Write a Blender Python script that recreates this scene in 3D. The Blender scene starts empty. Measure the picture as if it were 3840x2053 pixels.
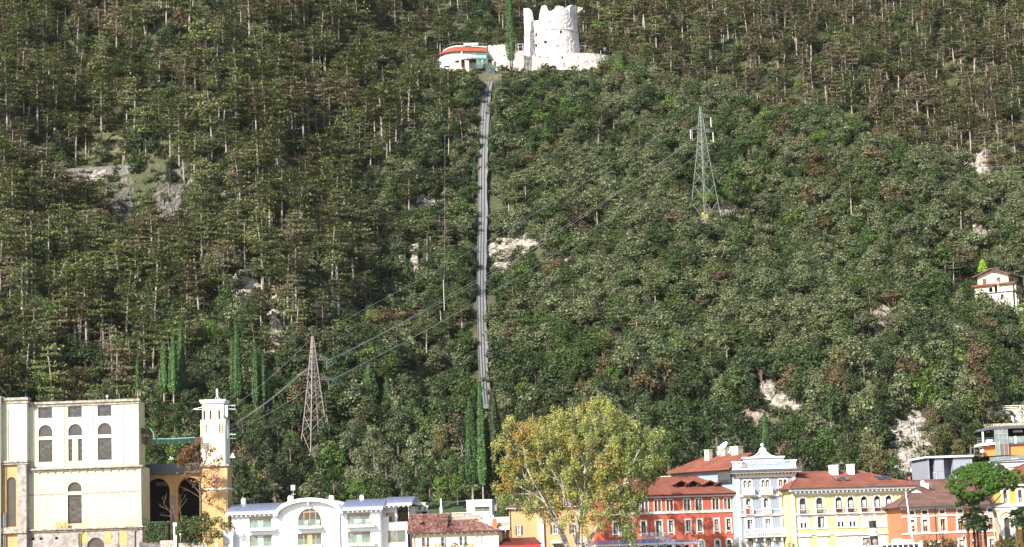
import bpy, math, random
import numpy as np
from mathutils import Vector, Matrix

SC = bpy.context.scene
COL = SC.collection
RND = random.Random(11)
NP = np.random.RandomState(5)
rad = math.radians

# ------------------------------------------------------------------ camera, sky, sun, exposure
F, W, H, CZ = 8000.0, 3840.0, 2053.0, 6.0
PITCH, ROLL = math.atan(1053 / 8000.0), 0.034
CAMP = Vector((0, 0, CZ))
FWD = Vector((0, math.cos(PITCH), math.sin(PITCH)))
_r0, _u0 = Vector((1, 0, 0)), Vector((0, -math.sin(PITCH), math.cos(PITCH)))
RGT = _r0 * math.cos(ROLL) - _u0 * math.sin(ROLL)
UPV = _u0 * math.cos(ROLL) + _r0 * math.sin(ROLL)
cam = bpy.data.cameras.new('camera')
camo = bpy.data.objects.new('camera', cam)
COL.objects.link(camo)
m = Matrix((RGT, UPV, -FWD)).transposed().to_4x4()
m.translation = CAMP
camo.matrix_world = m
cam.sensor_fit = 'HORIZONTAL'
cam.angle = 2 * math.atan(W / 2 / F)
cam.clip_start, cam.clip_end = 1.0, 6000.0
SC.camera = camo

SUN_AZ, SUN_EL = 38.0, 34.0          # sun behind the camera, to its left
world = bpy.data.worlds.new('World')
SC.world = world
world.use_nodes = True
_nt = world.node_tree
_bg = _nt.nodes['Background']
_sky = _nt.nodes.new('ShaderNodeTexSky')
_sky.sky_type = 'NISHITA'
_sky.sun_disc = False
_sky.sun_elevation = rad(SUN_EL)
_sky.sun_rotation = rad(180 + SUN_AZ)
_nt.links.new(_sky.outputs[0], _bg.inputs[0])
_bg.inputs[1].default_value = 0.105
sun = bpy.data.lights.new('sun', 'SUN')
sun.energy, sun.angle, sun.color = 4.6, rad(0.5), (1.0, 0.95, 0.87)
suno = bpy.data.objects.new('sun', sun)
COL.objects.link(suno)
_sd = Vector((-math.sin(rad(SUN_AZ)) * math.cos(rad(SUN_EL)), -math.cos(rad(SUN_AZ)) * math.cos(rad(SUN_EL)), math.sin(rad(SUN_EL))))
suno.rotation_euler = _sd.to_track_quat('Z', 'Y').to_euler()
suno.location = (-100, -100, 200)
SC.view_settings.view_transform = 'Standard'
SC.view_settings.look = 'None'
SC.view_settings.gamma = 1.0
SC.view_settings.exposure = 1.1
SC.view_settings.use_curve_mapping = False
SC.render.engine = 'CYCLES'
SC.cycles.max_bounces = 6
SC.cycles.diffuse_bounces = 3
SC.cycles.glossy_bounces = 2
SC.cycles.transmission_bounces = 4
SC.cycles.transparent_max_bounces = 8

# ------------------------------------------------------------------ picture <-> place
ZF = {0: (0, 0, 3840 / 2576.0), 1: (0, 1440, .44527), 2: (840, 1700, .31056), 3: (1500, 1640, .31056), 4: (2200, 1640, .31056),
  5: (2500, 1640, .29994), 6: (2900, 1640, .29989), 7: (3340, 1440, .44524), 8: (1600, 0, .27950), 9: (1630, 140, .13075),
  10: (3180, 1700, .25641), 11: (3540, 1740, .22727), 12: (3440, 1470, .22510), 13: (1820, 1500, .40161), 14: (3640, 960, .15974),
  15: (740, 1440, .21782), 16: (2750, 1690, .09317), 17: (520, 1880, .14752), 18: (3440, 1940, .15528), 19: (1080, 1240, .37736),
  20: (2560, 370, .36298), 21: (2260, 1940, .17081)}

def S(n, x, y):
 a, b, s = ZF[n]
 return a + x * s, b + y * s

def ray(px, py):
 return FWD * F + RGT * (px - W / 2) + UPV * (H / 2 - py)

def at_y(px, py, Y):
 d = ray(px, py)
 return CAMP + d * (Y / d.y)

def proj(x, y, z):
 """arrays or scalars -> picture coordinates"""
 dx, dy, dz = x, y, z - CZ
 w = dx * FWD.x + dy * FWD.y + dz * FWD.z
 return (W / 2 + F * (dx * RGT.x + dy * RGT.y + dz * RGT.z) / w, H / 2 - F * (dx * UPV.x + dy * UPV.y + dz * UPV.z) / w)

# ------------------------------------------------------------------ mesh builder
class MB:
 def __init__(s):
  s.v, s.f = [], []

 def poly(s, pts):
  n = len(s.v)
  s.v += [tuple(p) for p in pts]
  s.f.append(tuple(range(n, n + len(pts))))
  return s

 def box(s, x0, x1, y0, y1, z0, z1):
  n = len(s.v)
  s.v += [(x0, y0, z0), (x1, y0, z0), (x1, y1, z0), (x0, y1, z0), (x0, y0, z1), (x1, y0, z1), (x1, y1, z1), (x0, y1, z1)]
  s.f += [tuple(n + i for i in q) for q in ((0, 3, 2, 1), (4, 5, 6, 7), (0, 1, 5, 4), (1, 2, 6, 5), (2, 3, 7, 6), (3, 0, 4, 7))]
  return s

 def loft(s, rings, close=True, cap=True):
  """rings: lists of equally many 3D points"""
  k = len(rings[0])
  n = len(s.v)
  for r in rings:
   s.v += [tuple(p) for p in r]
  for i in range(len(rings) - 1):
   for j in range(k if close else k - 1):
    a, b = n + i * k + j, n + i * k + (j + 1) % k
    s.f.append((a, b, b + k, a + k))
  if cap and close:
   s.f.append(tuple(n + j for j in reversed(range(k))))
   s.f.append(tuple(n + (len(rings) - 1) * k + j for j in range(k)))
  return s

 def prism(s, pts, y0, y1):
  return s.loft([[(u, y0, z) for u, z in pts], [(u, y1, z) for u, z in pts]])

 def prism_z(s, pts, z0, z1):
  return s.loft([[(x, y, z0) for x, y in pts], [(x, y, z1) for x, y in pts]])

 def ringy(s, A, B, y0, y1, closed=True):
  """band between outline A (inner) and B (outer), from y0 (front) to y1"""
  k = len(A)
  n = len(s.v)
  for y in (y0, y1):
   s.v += [(u, y, z) for u, z in A]
   s.v += [(u, y, z) for u, z in B]
  for j in range(k if closed else k - 1):
   i = (j + 1) % k
   a0, a1, b0, b1 = n + j, n + i, n + k + j, n + k + i
   c0, c1, d0, d1 = a0 + 2 * k, a1 + 2 * k, b0 + 2 * k, b1 + 2 * k
   s.f += [(a0, a1, b1, b0), (b0, b1, d1, d0), (a1, a0, c0, c1)]
  if not closed:
   s.f += [(n, n + k, n + 3 * k, n + 2 * k), (n + k - 1, n + 3 * k - 1, n + 4 * k - 1, n + 2 * k + k - 1)]
  return s

 def tube(s, pts, r, n=6, cap=True):
  pts = [Vector(p) for p in pts]
  rs = r if isinstance(r, (list, tuple)) else [r] * len(pts)
  rings = []
  up = None
  for i, p in enumerate(pts):
   d = (pts[min(i + 1, len(pts) - 1)] - pts[max(i - 1, 0)])
   if d.length < 1e-9:
    d = Vector((0, 0, 1))
   d.normalize()
   if up is None or abs(up.dot(d)) > .95:
    up = Vector((0, 0, 1)) if abs(d.z) < .9 else Vector((0, 1, 0))
   a = d.cross(up).normalized()
   b = a.cross(d)
   up = b
   rings.append([p + (a * math.cos(t) + b * math.sin(t)) * rs[i] for t in [2 * math.pi * j / n for j in range(n)]])
  return s.loft(rings, cap=cap)

 def bar(s, p, q, w):
  return s.tube([p, q], w * .707, 4)

 def lathe(s, prof, c=(0, 0, 0), n=12):
  rings = [[(c[0] + r * math.cos(2 * math.pi * j / n), c[1] + r * math.sin(2 * math.pi * j / n), c[2] + z) for j in range(n)] for r, z in prof]
  return s.loft(rings)

 def ball(s, c, r, n=8, sq=1.0):
  k = max(4, n // 2 + 1)
  return s.lathe([(max(.001, r * math.sin(math.pi * i / k)), -r * sq * math.cos(math.pi * i / k)) for i in range(k + 1)], c, n)

 def mesh(s, name, smooth=False):
  me = bpy.data.meshes.new(name)
  me.from_pydata(s.v, [], s.f)
  if smooth:
   me.polygons.foreach_set('use_smooth', [True] * len(me.polygons))
  return me

 def build(s, name, mat, parent=None, loc=(0, 0, 0), smooth=False, kind=None):
  me = s.mesh(name, smooth)
  if mat:
   me.materials.append(mat)
  return link(name, me, parent, loc, kind)

def link(name, data, parent=None, loc=(0, 0, 0), kind=None):
 o = bpy.data.objects.new(name, data)
 COL.objects.link(o)
 o.location = loc
 if parent:
  o.parent = parent
 if kind:
  o['kind'] = kind
 return o

def tag(o, label, cat, group=None):
 o['label'], o['category'] = label, cat
 if group:
  o['group'] = group
 return o

def thing(name, label, cat, loc=(0, 0, 0), rotz=0.0, group=None):
 o = bpy.data.objects.new(name, None)
 COL.objects.link(o)
 o.location = loc
 o.rotation_euler = (0, 0, rotz)
 o.empty_display_size = .3
 return tag(o, label, cat, group)

def copy_tree(o, parent=None):
 c = o.copy()
 COL.objects.link(c)
 c.parent = parent
 for ch in o.children:
  copy_tree(ch, c)
 return c

# ------------------------------------------------------------------ materials
def _mat(name):
 mt = bpy.data.materials.new(name)
 mt.use_nodes = True
 nt = mt.node_tree
 return mt, nt, nt.nodes['Principled BSDF']

def _n(nt, typ, **kw):
 nd = nt.nodes.new(typ)
 for k, v in kw.items():
  if k.startswith('i_'):
   nd.inputs[k[2:].replace('_', ' ')].default_value = v
  else:
   setattr(nd, k, v)
 return nd

def _ramp(nt, stops):
 r = nt.nodes.new('ShaderNodeValToRGB')
 e = r.color_ramp.elements
 while len(e) > 1:
  e.remove(e[-1])
 e[0].position, e[0].color = stops[0][0], (*stops[0][1], 1)
 for p, c in stops[1:]:
  x = e.new(p)
  x.color = (*c, 1)
 return r

def sc3(c, k):
 return tuple(min(1, a * k) for a in c)

def plaster(name, col, rough=.85, var=.10, streak=.10, scale=.5, bump=.05, fine=6.0):
 """wall paint: broad tone changes, faint rain streaks, grain"""
 mt, nt, b = _mat(name)
 tc = _n(nt, 'ShaderNodeTexCoord')
 n1 = _n(nt, 'ShaderNodeTexNoise', i_Scale=scale, i_Detail=6.0)
 mp = _n(nt, 'ShaderNodeMapping')
 mp.inputs['Scale'].default_value = (3.0, 3.0, .22)
 n2 = _n(nt, 'ShaderNodeTexNoise', i_Scale=1.2, i_Detail=5.0)
 n3 = _n(nt, 'ShaderNodeTexNoise', i_Scale=fine, i_Detail=4.0)
 nt.links.new(tc.outputs['Object'], n1.inputs[0])
 nt.links.new(tc.outputs['Object'], mp.inputs[0])
 nt.links.new(mp.outputs[0], n2.inputs[0])
 nt.links.new(tc.outputs['Object'], n3.inputs[0])
 r1 = _ramp(nt, [(.3, sc3(col, 1 - var)), (.7, sc3(col, 1 + var * .6))])
 nt.links.new(n1.outputs[0], r1.inputs[0])
 r2 = _ramp(nt, [(.25, (1 - streak,) * 3), (.6, (1, 1, 1))])
 nt.links.new(n2.outputs[0], r2.inputs[0])
 mx = _n(nt, 'ShaderNodeMixRGB', blend_type='MULTIPLY')
 mx.inputs[0].default_value = 1
 nt.links.new(r1.outputs[0], mx.inputs[1])
 nt.links.new(r2.outputs[0], mx.inputs[2])
 nt.links.new(mx.outputs[0], b.inputs['Base Color'])
 b.inputs['Roughness'].default_value = rough
 bp = _n(nt, 'ShaderNodeBump', i_Strength=bump * 4, i_Distance=.05)
 nt.links.new(n3.outputs[0], bp.inputs['Height'])
 nt.links.new(bp.outputs[0], b.inputs['Normal'])
 return mt

def stone(name, cols, scale=1.2, rough=.95, bump=.6, dist=.15, stretch=(1, 1, 1)):
 mt, nt, b = _mat(name)
 tc = _n(nt, 'ShaderNodeTexCoord')
 mp = _n(nt, 'ShaderNodeMapping')
 mp.inputs['Scale'].default_value = stretch
 nt.links.new(tc.outputs['Object'], mp.inputs[0])
 n1 = _n(nt, 'ShaderNodeTexNoise', i_Scale=scale, i_Detail=9.0, i_Roughness=.65)
 v = _n(nt, 'ShaderNodeTexVoronoi', i_Scale=scale * 1.7)
 nt.links.new(mp.outputs[0], n1.inputs[0])
 nt.links.new(mp.outputs[0], v.inputs[0])
 k = len(cols)
 r1 = _ramp(nt, [(.3 + .42 * i / max(1, k - 1), c) for i, c in enumerate(cols)])
 nt.links.new(n1.outputs[0], r1.inputs[0])
 mx = _n(nt, 'ShaderNodeMixRGB', blend_type='MULTIPLY')
 mx.inputs[0].default_value = .6
 nt.links.new(r1.outputs[0], mx.inputs[1])
 bw = _n(nt, 'ShaderNodeRGBToBW')
 nt.links.new(v.outputs['Color'], bw.inputs[0])
 br = _ramp(nt, [(.1, (.45,) * 3), (.8, (1.1,) * 3)])
 nt.links.new(bw.outputs[0], br.inputs[0])
 nt.links.new(br.outputs[0], mx.inputs[2])
 nt.links.new(mx.outputs[0], b.inputs['Base Color'])
 b.inputs['Roughness'].default_value = rough
 ad = _n(nt, 'ShaderNodeMath', operation='ADD')
 nt.links.new(n1.outputs[0], ad.inputs[0])
 nt.links.new(v.outputs['Distance'], ad.inputs[1])
 bp = _n(nt, 'ShaderNodeBump', i_Strength=bump, i_Distance=dist)
 nt.links.new(ad.outputs[0], bp.inputs['Height'])
 nt.links.new(bp.outputs[0], b.inputs['Normal'])
 return mt

def paint(name, col, rough=.5, metal=0.0, var=.08, scale=3.0):
 mt, nt, b = _mat(name)
 tc = _n(nt, 'ShaderNodeTexCoord')
 n1 = _n(nt, 'ShaderNodeTexNoise', i_Scale=scale, i_Detail=5.0)
 nt.links.new(tc.outputs['Object'], n1.inputs[0])
 r1 = _ramp(nt, [(.3, sc3(col, 1 - var)), (.7, sc3(col, 1 + var))])
 nt.links.new(n1.outputs[0], r1.inputs[0])
 nt.links.new(r1.outputs[0], b.inputs['Base Color'])
 b.inputs['Roughness'].default_value = rough
 b.inputs['Metallic'].default_value = metal
 return mt

def roof_mat(name, c0, c1, c2, row=.32):
 """clay tiles seen from afar: courses as fine relief, weathered tone"""
 mt, nt, b = _mat(name)
 tc = _n(nt, 'ShaderNodeTexCoord')
 n1 = _n(nt, 'ShaderNodeTexNoise', i_Scale=.45, i_Detail=7.0, i_Roughness=.7)
 n2 = _n(nt, 'ShaderNodeTexNoise', i_Scale=7.0, i_Detail=3.0)
 nt.links.new(tc.outputs['Object'], n1.inputs[0])
 nt.links.new(tc.outputs['Object'], n2.inputs[0])
 r1 = _ramp(nt, [(.32, c0), (.5, c1), (.68, c2)])
 nt.links.new(n1.outputs[0], r1.inputs[0])
 r2 = _ramp(nt, [(.35, (.62,) * 3), (.65, (1.12,) * 3)])
 nt.links.new(n2.outputs[0], r2.inputs[0])
 mx = _n(nt, 'ShaderNodeMixRGB', blend_type='MULTIPLY')
 mx.inputs[0].default_value = 1
 nt.links.new(r1.outputs[0], mx.inputs[1])
 nt.links.new(r2.outputs[0], mx.inputs[2])
 nt.links.new(mx.outputs[0], b.inputs['Base Color'])
 b.inputs['Roughness'].default_value = .9
 wv = _n(nt, 'ShaderNodeTexWave', i_Scale=.5 / row * .63)
 wv.bands_direction = 'X'
 nt.links.new(tc.outputs['Object'], wv.inputs[0])
 bp = _n(nt, 'ShaderNodeBump', i_Strength=.5, i_Distance=.06)
 nt.links.new(wv.outputs[0], bp.inputs['Height'])
 nt.links.new(bp.outputs[0], b.inputs['Normal'])
 return mt

def glass_mat(name, tint=(.02, .025, .03), rough=.04):
 """old window glass: dark inside, reflecting the sky unevenly"""
 mt, nt, b = _mat(name)
 tc = _n(nt, 'ShaderNodeTexCoord')
 n1 = _n(nt, 'ShaderNodeTexNoise', i_Scale=.9, i_Detail=2.0)
 nt.links.new(tc.outputs['Object'], n1.inputs[0])
 ge = _n(nt, 'ShaderNodeNewGeometry')
 add = _n(nt, 'ShaderNodeMath', operation='MULTIPLY')
 nt.links.new(n1.outputs[0], add.inputs[0])
 nt.links.new(ge.outputs['Random Per Island'], add.inputs[1])
 r = _ramp(nt, [(.05, sc3(tint, .5)), (.5, sc3(tint, 2.5))])
 nt.links.new(add.outputs[0], r.inputs[0])
 nt.links.new(r.outputs[0], b.inputs['Base Color'])
 b.inputs['Roughness'].default_value = rough
 b.inputs['Specular IOR Level'].default_value = .8
 bp = _n(nt, 'ShaderNodeBump', i_Strength=.15, i_Distance=.05)
 nt.links.new(n1.outputs[0], bp.inputs['Height'])
 nt.links.new(bp.outputs[0], b.inputs['Normal'])
 return mt

def clear_glass(name, tint=(.75, .9, .86), refl=.12, milk=.25):
 """pane one can look through: tinted see-through mixed with a mirror share"""
 mt, nt, b = _mat(name)
 nt.nodes.remove(b)
 tr = _n(nt, 'ShaderNodeBsdfTransparent')
 tr.inputs[0].default_value = (*tint, 1)
 gl = _n(nt, 'ShaderNodeBsdfGlossy')
 gl.inputs['Roughness'].default_value = .03
 df = _n(nt, 'ShaderNodeBsdfDiffuse')
 df.inputs[0].default_value = (*sc3(tint, .8), 1)
 m1 = _n(nt, 'ShaderNodeMixShader')
 m1.inputs[0].default_value = refl
 m2 = _n(nt, 'ShaderNodeMixShader')
 m2.inputs[0].default_value = milk
 nt.links.new(tr.outputs[0], m1.inputs[1])
 nt.links.new(gl.outputs[0], m1.inputs[2])
 nt.links.new(m1.outputs[0], m2.inputs[1])
 nt.links.new(df.outputs[0], m2.inputs[2])
 nt.links.new(m2.outputs[0], nt.nodes['Material Output'].inputs[0])
 return mt

def leaf_mat(name, stops, tree_var=.35, trans=.3, gloss=.25, patch=None, patch_scale=.25):
 """leaves: every leaf cluster its own tone, every tree its own cast; light passes through"""
 mt, nt, b = _mat(name)
 ge = _n(nt, 'ShaderNodeNewGeometry')
 oi = _n(nt, 'ShaderNodeObjectInfo')
 r1 = _ramp(nt, stops)
 nt.links.new(ge.outputs['Random Per Island'], r1.inputs[0])
 col = r1.outputs[0]
 if patch:
  tc = _n(nt, 'ShaderNodeTexCoord')
  n1 = _n(nt, 'ShaderNodeTexNoise', i_Scale=patch_scale, i_Detail=3.0)
  nt.links.new(tc.outputs['Object'], n1.inputs[0])
  r3 = _ramp(nt, [(.5, (0, 0, 0)), (.62, (1, 1, 1))])
  nt.links.new(n1.outputs[0], r3.inputs[0])
  r4 = _ramp(nt, patch)
  nt.links.new(ge.outputs['Random Per Island'], r4.inputs[0])
  mp = _n(nt, 'ShaderNodeMixRGB')
  nt.links.new(r3.outputs[0], mp.inputs[0])
  nt.links.new(col, mp.inputs[1])
  nt.links.new(r4.outputs[0], mp.inputs[2])
  col = mp.outputs[0]
 hs = _n(nt, 'ShaderNodeHueSaturation')
 ma = _n(nt, 'ShaderNodeMapRange')
 ma.inputs['To Min'].default_value, ma.inputs['To Max'].default_value = 1 - tree_var, 1 + tree_var
 nt.links.new(oi.outputs['Random'], ma.inputs['Value'])
 mh = _n(nt, 'ShaderNodeMath', operation='MULTIPLY_ADD')
 wn = _n(nt, 'ShaderNodeTexWhiteNoise', noise_dimensions='1D')
 nt.links.new(oi.outputs['Random'], wn.inputs['W'])
 nt.links.new(wn.outputs[0], mh.inputs[0])
 mh.inputs[1].default_value, mh.inputs[2].default_value = .022 * (1 if tree_var else 0), .489 if tree_var else .5
 nt.links.new(mh.outputs[0], hs.inputs['Hue'])
 nt.links.new(ma.outputs[0], hs.inputs['Value'])
 nt.links.new(col, hs.inputs['Color'])
 nt.links.new(hs.outputs[0], b.inputs['Base Color'])
 b.inputs['Roughness'].default_value = .55
 b.inputs['Specular IOR Level'].default_value = gloss
 tl = _n(nt, 'ShaderNodeBsdfTranslucent')
 nt.links.new(hs.outputs[0], tl.inputs[0])
 mx = _n(nt, 'ShaderNodeMixShader')
 mx.inputs[0].default_value = trans
 nt.links.new(b.outputs[0], mx.inputs[1])
 nt.links.new(tl.outputs[0], mx.inputs[2])
 nt.links.new(mx.outputs[0], nt.nodes['Material Output'].inputs[0])
 return mt

# ------------------------------------------------------------------ leaves
def leaf_mesh(name, c, nrm, size, mat, aspect=1.6, bend=.25, extra=None):
 """N leaf sprays (bent quads, two faces each) at c facing nrm"""
 c = np.asarray(c, float)
 n = np.asarray(nrm, float)
 n /= np.linalg.norm(n, axis=1, keepdims=True) + 1e-9
 N = len(c)
 a = NP.normal(size=(N, 3))
 t = np.cross(n, a)
 t /= np.linalg.norm(t, axis=1, keepdims=True) + 1e-9
 bt = np.cross(n, t)
 s = np.broadcast_to(np.asarray(size, float), (N,))[:, None] * .5
 L, Wd = s * math.sqrt(aspect), s / math.sqrt(aspect)
 j = 1 + NP.uniform(-.3, .3, (N, 6, 1))
 k = n * s * bend
 P = np.stack([c - t * L - k, c - bt * Wd * j[:, 1], c + bt * Wd * j[:, 2], c + t * L - k], 1)
 me = bpy.data.meshes.new(name)
 me.vertices.add(N * 4)
 me.vertices.foreach_set('co', P.reshape(-1))
 me.loops.add(N * 6)
 base = (np.arange(N) * 4)[:, None]
 idx = (base + np.array([0, 1, 2, 1, 3, 2])[None]).reshape(-1)
 me.loops.foreach_set('vertex_index', idx.astype(np.int32))
 me.polygons.add(N * 2)
 me.polygons.foreach_set('loop_start', (np.arange(N * 2) * 3).astype(np.int32))
 me.polygons.foreach_set('loop_total', np.full(N * 2, 3, np.int32))
 me.update(calc_edges=True)
 if mat:
  me.materials.append(mat)
 return me

def blob_points(lobes, per, shell=.35, flat=1.0, up=.25, jit=.5):
 """points on the shells of lobes [(centre, radius)], with outward normals"""
 C, Nn = [], []
 for (c, r) in lobes:
  k = max(6, int(per * r * r))
  d = NP.normal(size=(k, 3))
  d /= np.linalg.norm(d, axis=1, keepdims=True)
  q = r * (1 - shell * NP.random_sample((k, 1)) ** 2)
  C.append(np.array(c) + d * q * np.array([1, 1, flat]))
  Nn.append(d + NP.normal(size=(k, 3)) * jit + np.array([0, 0, up]))
 return np.concatenate(C), np.concatenate(Nn)

def arc_outline(u0, u1, z0, z1, arch, n=10):
 if not arch:
  return [(u0, z0), (u1, z0), (u1, z1), (u0, z1)]
 r = (u1 - u0) / 2
 zs = z1 - r * arch
 uc = (u0 + u1) / 2
 return [(u0, z0), (u1, z0)] + [(uc + r * math.cos(t), zs + r * arch * math.sin(t)) for t in [math.pi * i / n for i in range(n + 1)]]
# ------------------------------------------------------------------ the palette
class M:
 pass

M.white = plaster('white_render', (.8, .8, .8), var=.04, streak=.05)
M.cream = plaster('cream_render', (.66, .59, .43), var=.06)
M.trim = plaster('cream_stone_trim', (.74, .66, .55), var=.08, streak=.12, scale=1.5)
M.white_trim = plaster('white_trim', (.8, .78, .72), var=.05)
M.station_up = plaster('pale_yellow_render', (.72, .66, .47), var=.10, streak=.16)
M.station_low = plaster('yellow_render', (.62, .57, .36), var=.10, streak=.16)
M.ochre = plaster('ochre_render', (.56, .34, .14), var=.14, streak=.2)
M.orange = plaster('orange_render', (.46, .172, .08), var=.10, streak=.14)
M.peach = plaster('peach_render', (.54, .32, .155), var=.10, streak=.15)
M.red = plaster('red_render', (.48, .098, .058), var=.12, streak=.14)
M.blue = plaster('pale_blue_render', (.255, .29, .365), var=.09, streak=.12)
M.lightblue = plaster('ice_blue_render', (.25, .32, .35), var=.06)
M.gable = plaster('gable_blue_render', (.33, .37, .45), var=.05)
M.yellow = plaster('lemon_render', (.62, .57, .26), var=.09, streak=.12)
M.gold = plaster('golden_render', (.43, .31, .06), var=.09, streak=.12)
M.grey_stone = stone('weathered_ashlar', [(.22, .19, .17), (.36, .31, .28), (.48, .42, .38)], 1.0, bump=.3, dist=.06)
M.old_cornice = stone('weathered_cornice', [(.16, .14, .11), (.38, .33, .27), (.62, .56, .47)], 1.6, bump=.3, dist=.05)
M.rubble = stone('rubble_wall', [(.30, .24, .18), (.48, .41, .33), (.62, .55, .46)], 2.2, bump=.9, dist=.15)
M.limestone = stone('pale_limestone', [(.09, .08, .04), (.28, .245, .20), (.43, .39, .34), (.54, .51, .47)], .55, bump=1.0, dist=.5, stretch=(.8, .8, 2.0))
M.limewall = stone('pale_wall_stone', [(.50, .46, .41), (.66, .62, .57), (.76, .73, .69)], 1.8, bump=.5, dist=.1)
M.greyrock = stone('grey_cliff_rock', [(.035, .04, .02), (.13, .118, .10), (.23, .21, .185)], .45, bump=.9, dist=.6, stretch=(1.6, 1.6, .8))
M.pinkrock = stone('pinkish_rock', [(.09, .07, .035), (.27, .20, .15), (.40, .32, .26), (.50, .44, .39)], .55, bump=1.0, dist=.6)
M.ruin = stone('whitewashed_ruin_stone', [(.44, .38, .34), (.68, .63, .60), (.80, .77, .75)], 1.5, bump=.25, dist=.06)
M.ruin_low = stone('ruin_stone_terrace', [(.30, .235, .19), (.58, .51, .45), (.74, .69, .65)], 1.1, bump=.5, dist=.12)
M.concrete = plaster('grey_concrete', (.30, .31, .36), var=.07, streak=.12)
M.concrete_lt = plaster('light_concrete', (.52, .52, .52), var=.08, streak=.1)
M.zinc = paint('dark_zinc', (.10, .105, .115), .45, .3)
M.dark = paint('painted_opening_shade', (.007, .007, .008), .9)  # near-black colour stands in for the shade inside openings and recesses
M.black = paint('black_paint', (.012, .012, .013), .3)
M.brownwood = paint('brown_wood', (.11, .036, .025), .6, var=.2)
M.orangewood = paint('pine_wood', (.52, .26, .10), .5, var=.12)
M.darkwood = paint('dark_window_wood', (.045, .025, .022), .5, var=.2)
M.rust = paint('rusty_bars', (.13, .075, .06), .8, var=.3)
M.whitepaint = paint('white_paint', (.8, .8, .79), .4, var=.03)
M.greypaint = paint('grey_paint', (.33, .33, .34), .5)
M.steel = paint('galvanised_steel', (.42, .42, .42), .4, .5, var=.15)
M.brownsteel = paint('brownish_lattice_steel', (.20, .168, .152), .6, .1, var=.2)
M.greensteel = paint('green_lattice_steel', (.155, .19, .15), .6, .1, var=.15)
M.greenpipe = paint('green_pipe_paint', (.13, .28, .21), .45, var=.2)
M.wire = paint('weathered_cable', (.30, .30, .29), .6, .1)
M.teal = paint('teal_insulator_glass', (.03, .20, .22), .2)
M.whiteins = paint('pale_insulator_glass', (.68, .74, .72), .25)
M.cable = paint('pale_cable', (.50, .48, .44), .5)
M.curtain = paint('white_curtain', (.62, .62, .60), .9, var=.12, scale=6)
M.greycurtain = paint('grey_curtain', (.30, .31, .32), .9, var=.15, scale=5)
M.glass = glass_mat('window_glass')
M.glass_grey = glass_mat('grey_window_glass', (.022, .024, .030), .05)
M.glass_teal = clear_glass('teal_balustrade_glass', (.80, .95, .92), .06, .05)
M.glass_cab = clear_glass('green_cabin_glass', (.62, .86, .76), .07, .09)
M.glass_door = glass_mat('patio_door_glass', (.07, .10, .10), .05)
M.facade_glass = glass_mat('smoked_facade_glass', (.10, .12, .12), .12)
M.brownglass = paint('bronze_facade_panel', (.14, .10, .085), .25, var=.1)
M.roof = roof_mat('red_clay_roof', (.15, .045, .026), (.228, .068, .037), (.30, .10, .057))
M.roof_old = roof_mat('old_brown_roof', (.10, .05, .038), (.165, .08, .06), (.24, .13, .10))
M.roof_bright = roof_mat('bright_red_roof', (.27, .055, .03), (.34, .075, .04), (.40, .10, .055))
M.roof_dark = roof_mat('dark_red_roof', (.14, .03, .02), (.20, .045, .03), (.26, .07, .045))
M.solar = paint('solar_panel_glass', (.17, .19, .28), .25, .1, var=.15, scale=1.5)
M.seam = paint('pale_roof_seam', (.42, .44, .52), .4, .3)
M.blueglass = paint('blue_awning_glass', (.16, .29, .48), .25, var=.2)
M.orangecor = paint('corten_orange_panel', (.62, .20, .04), .6, var=.15)
M.bark_pale = stone('pale_poplar_bark', [(.20, .17, .12), (.40, .36, .29), (.56, .52, .45)], 1.4, bump=.4, dist=.03, stretch=(1, 1, 2))
M.bark_pine = stone('pinkish_pine_bark', [(.22, .16, .13), (.36, .28, .24), (.46, .38, .34)], 1.0, bump=.5, dist=.05)
M.bark_pine_pale = stone('pale_pine_trunk_bark', [(.24, .19, .165), (.36, .30, .265), (.46, .40, .36)], 1.0, bump=.3, dist=.05)
M.bark = stone('brown_bark', [(.09, .065, .05), (.15, .11, .085), (.22, .17, .13)], 1.6, bump=.6, dist=.04)
M.bark_palm = stone('shaggy_palm_bark', [(.05, .03, .025), (.11, .06, .05), (.19, .12, .10)], 3.0, bump=.9, dist=.08)
M.twig = paint('grey_brown_twigs', (.15, .11, .09), .9, var=.25)
M.red_cloth = paint('red_cloth', (.55, .02, .02), .8)
M.darkcloth = paint('dark_trousers', (.03, .03, .035), .9)
M.skin = paint('skin', (.55, .33, .24), .6, var=.03)
M.hair = paint('dark_hair', (.03, .02, .015), .7)
M.purple = paint('sign_violet', (.17, .05, .33), .4)
M.signorange = paint('sign_orange', (.75, .22, .04), .4)
M.hivis = paint('yellow_plate', (.75, .75, .02), .5)
M.track = plaster('grey_track_concrete', (.16, .158, .158), var=.16, streak=.05, scale=.6)
M.rail = paint('dark_rail_steel', (.07, .055, .065), .6, .3)
M.brick = paint('terracotta_brick', (.45, .16, .07), .9, var=.2)
M.hangar = paint('fresco_pink', (.62, .30, .20), .9, var=.2)
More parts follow.
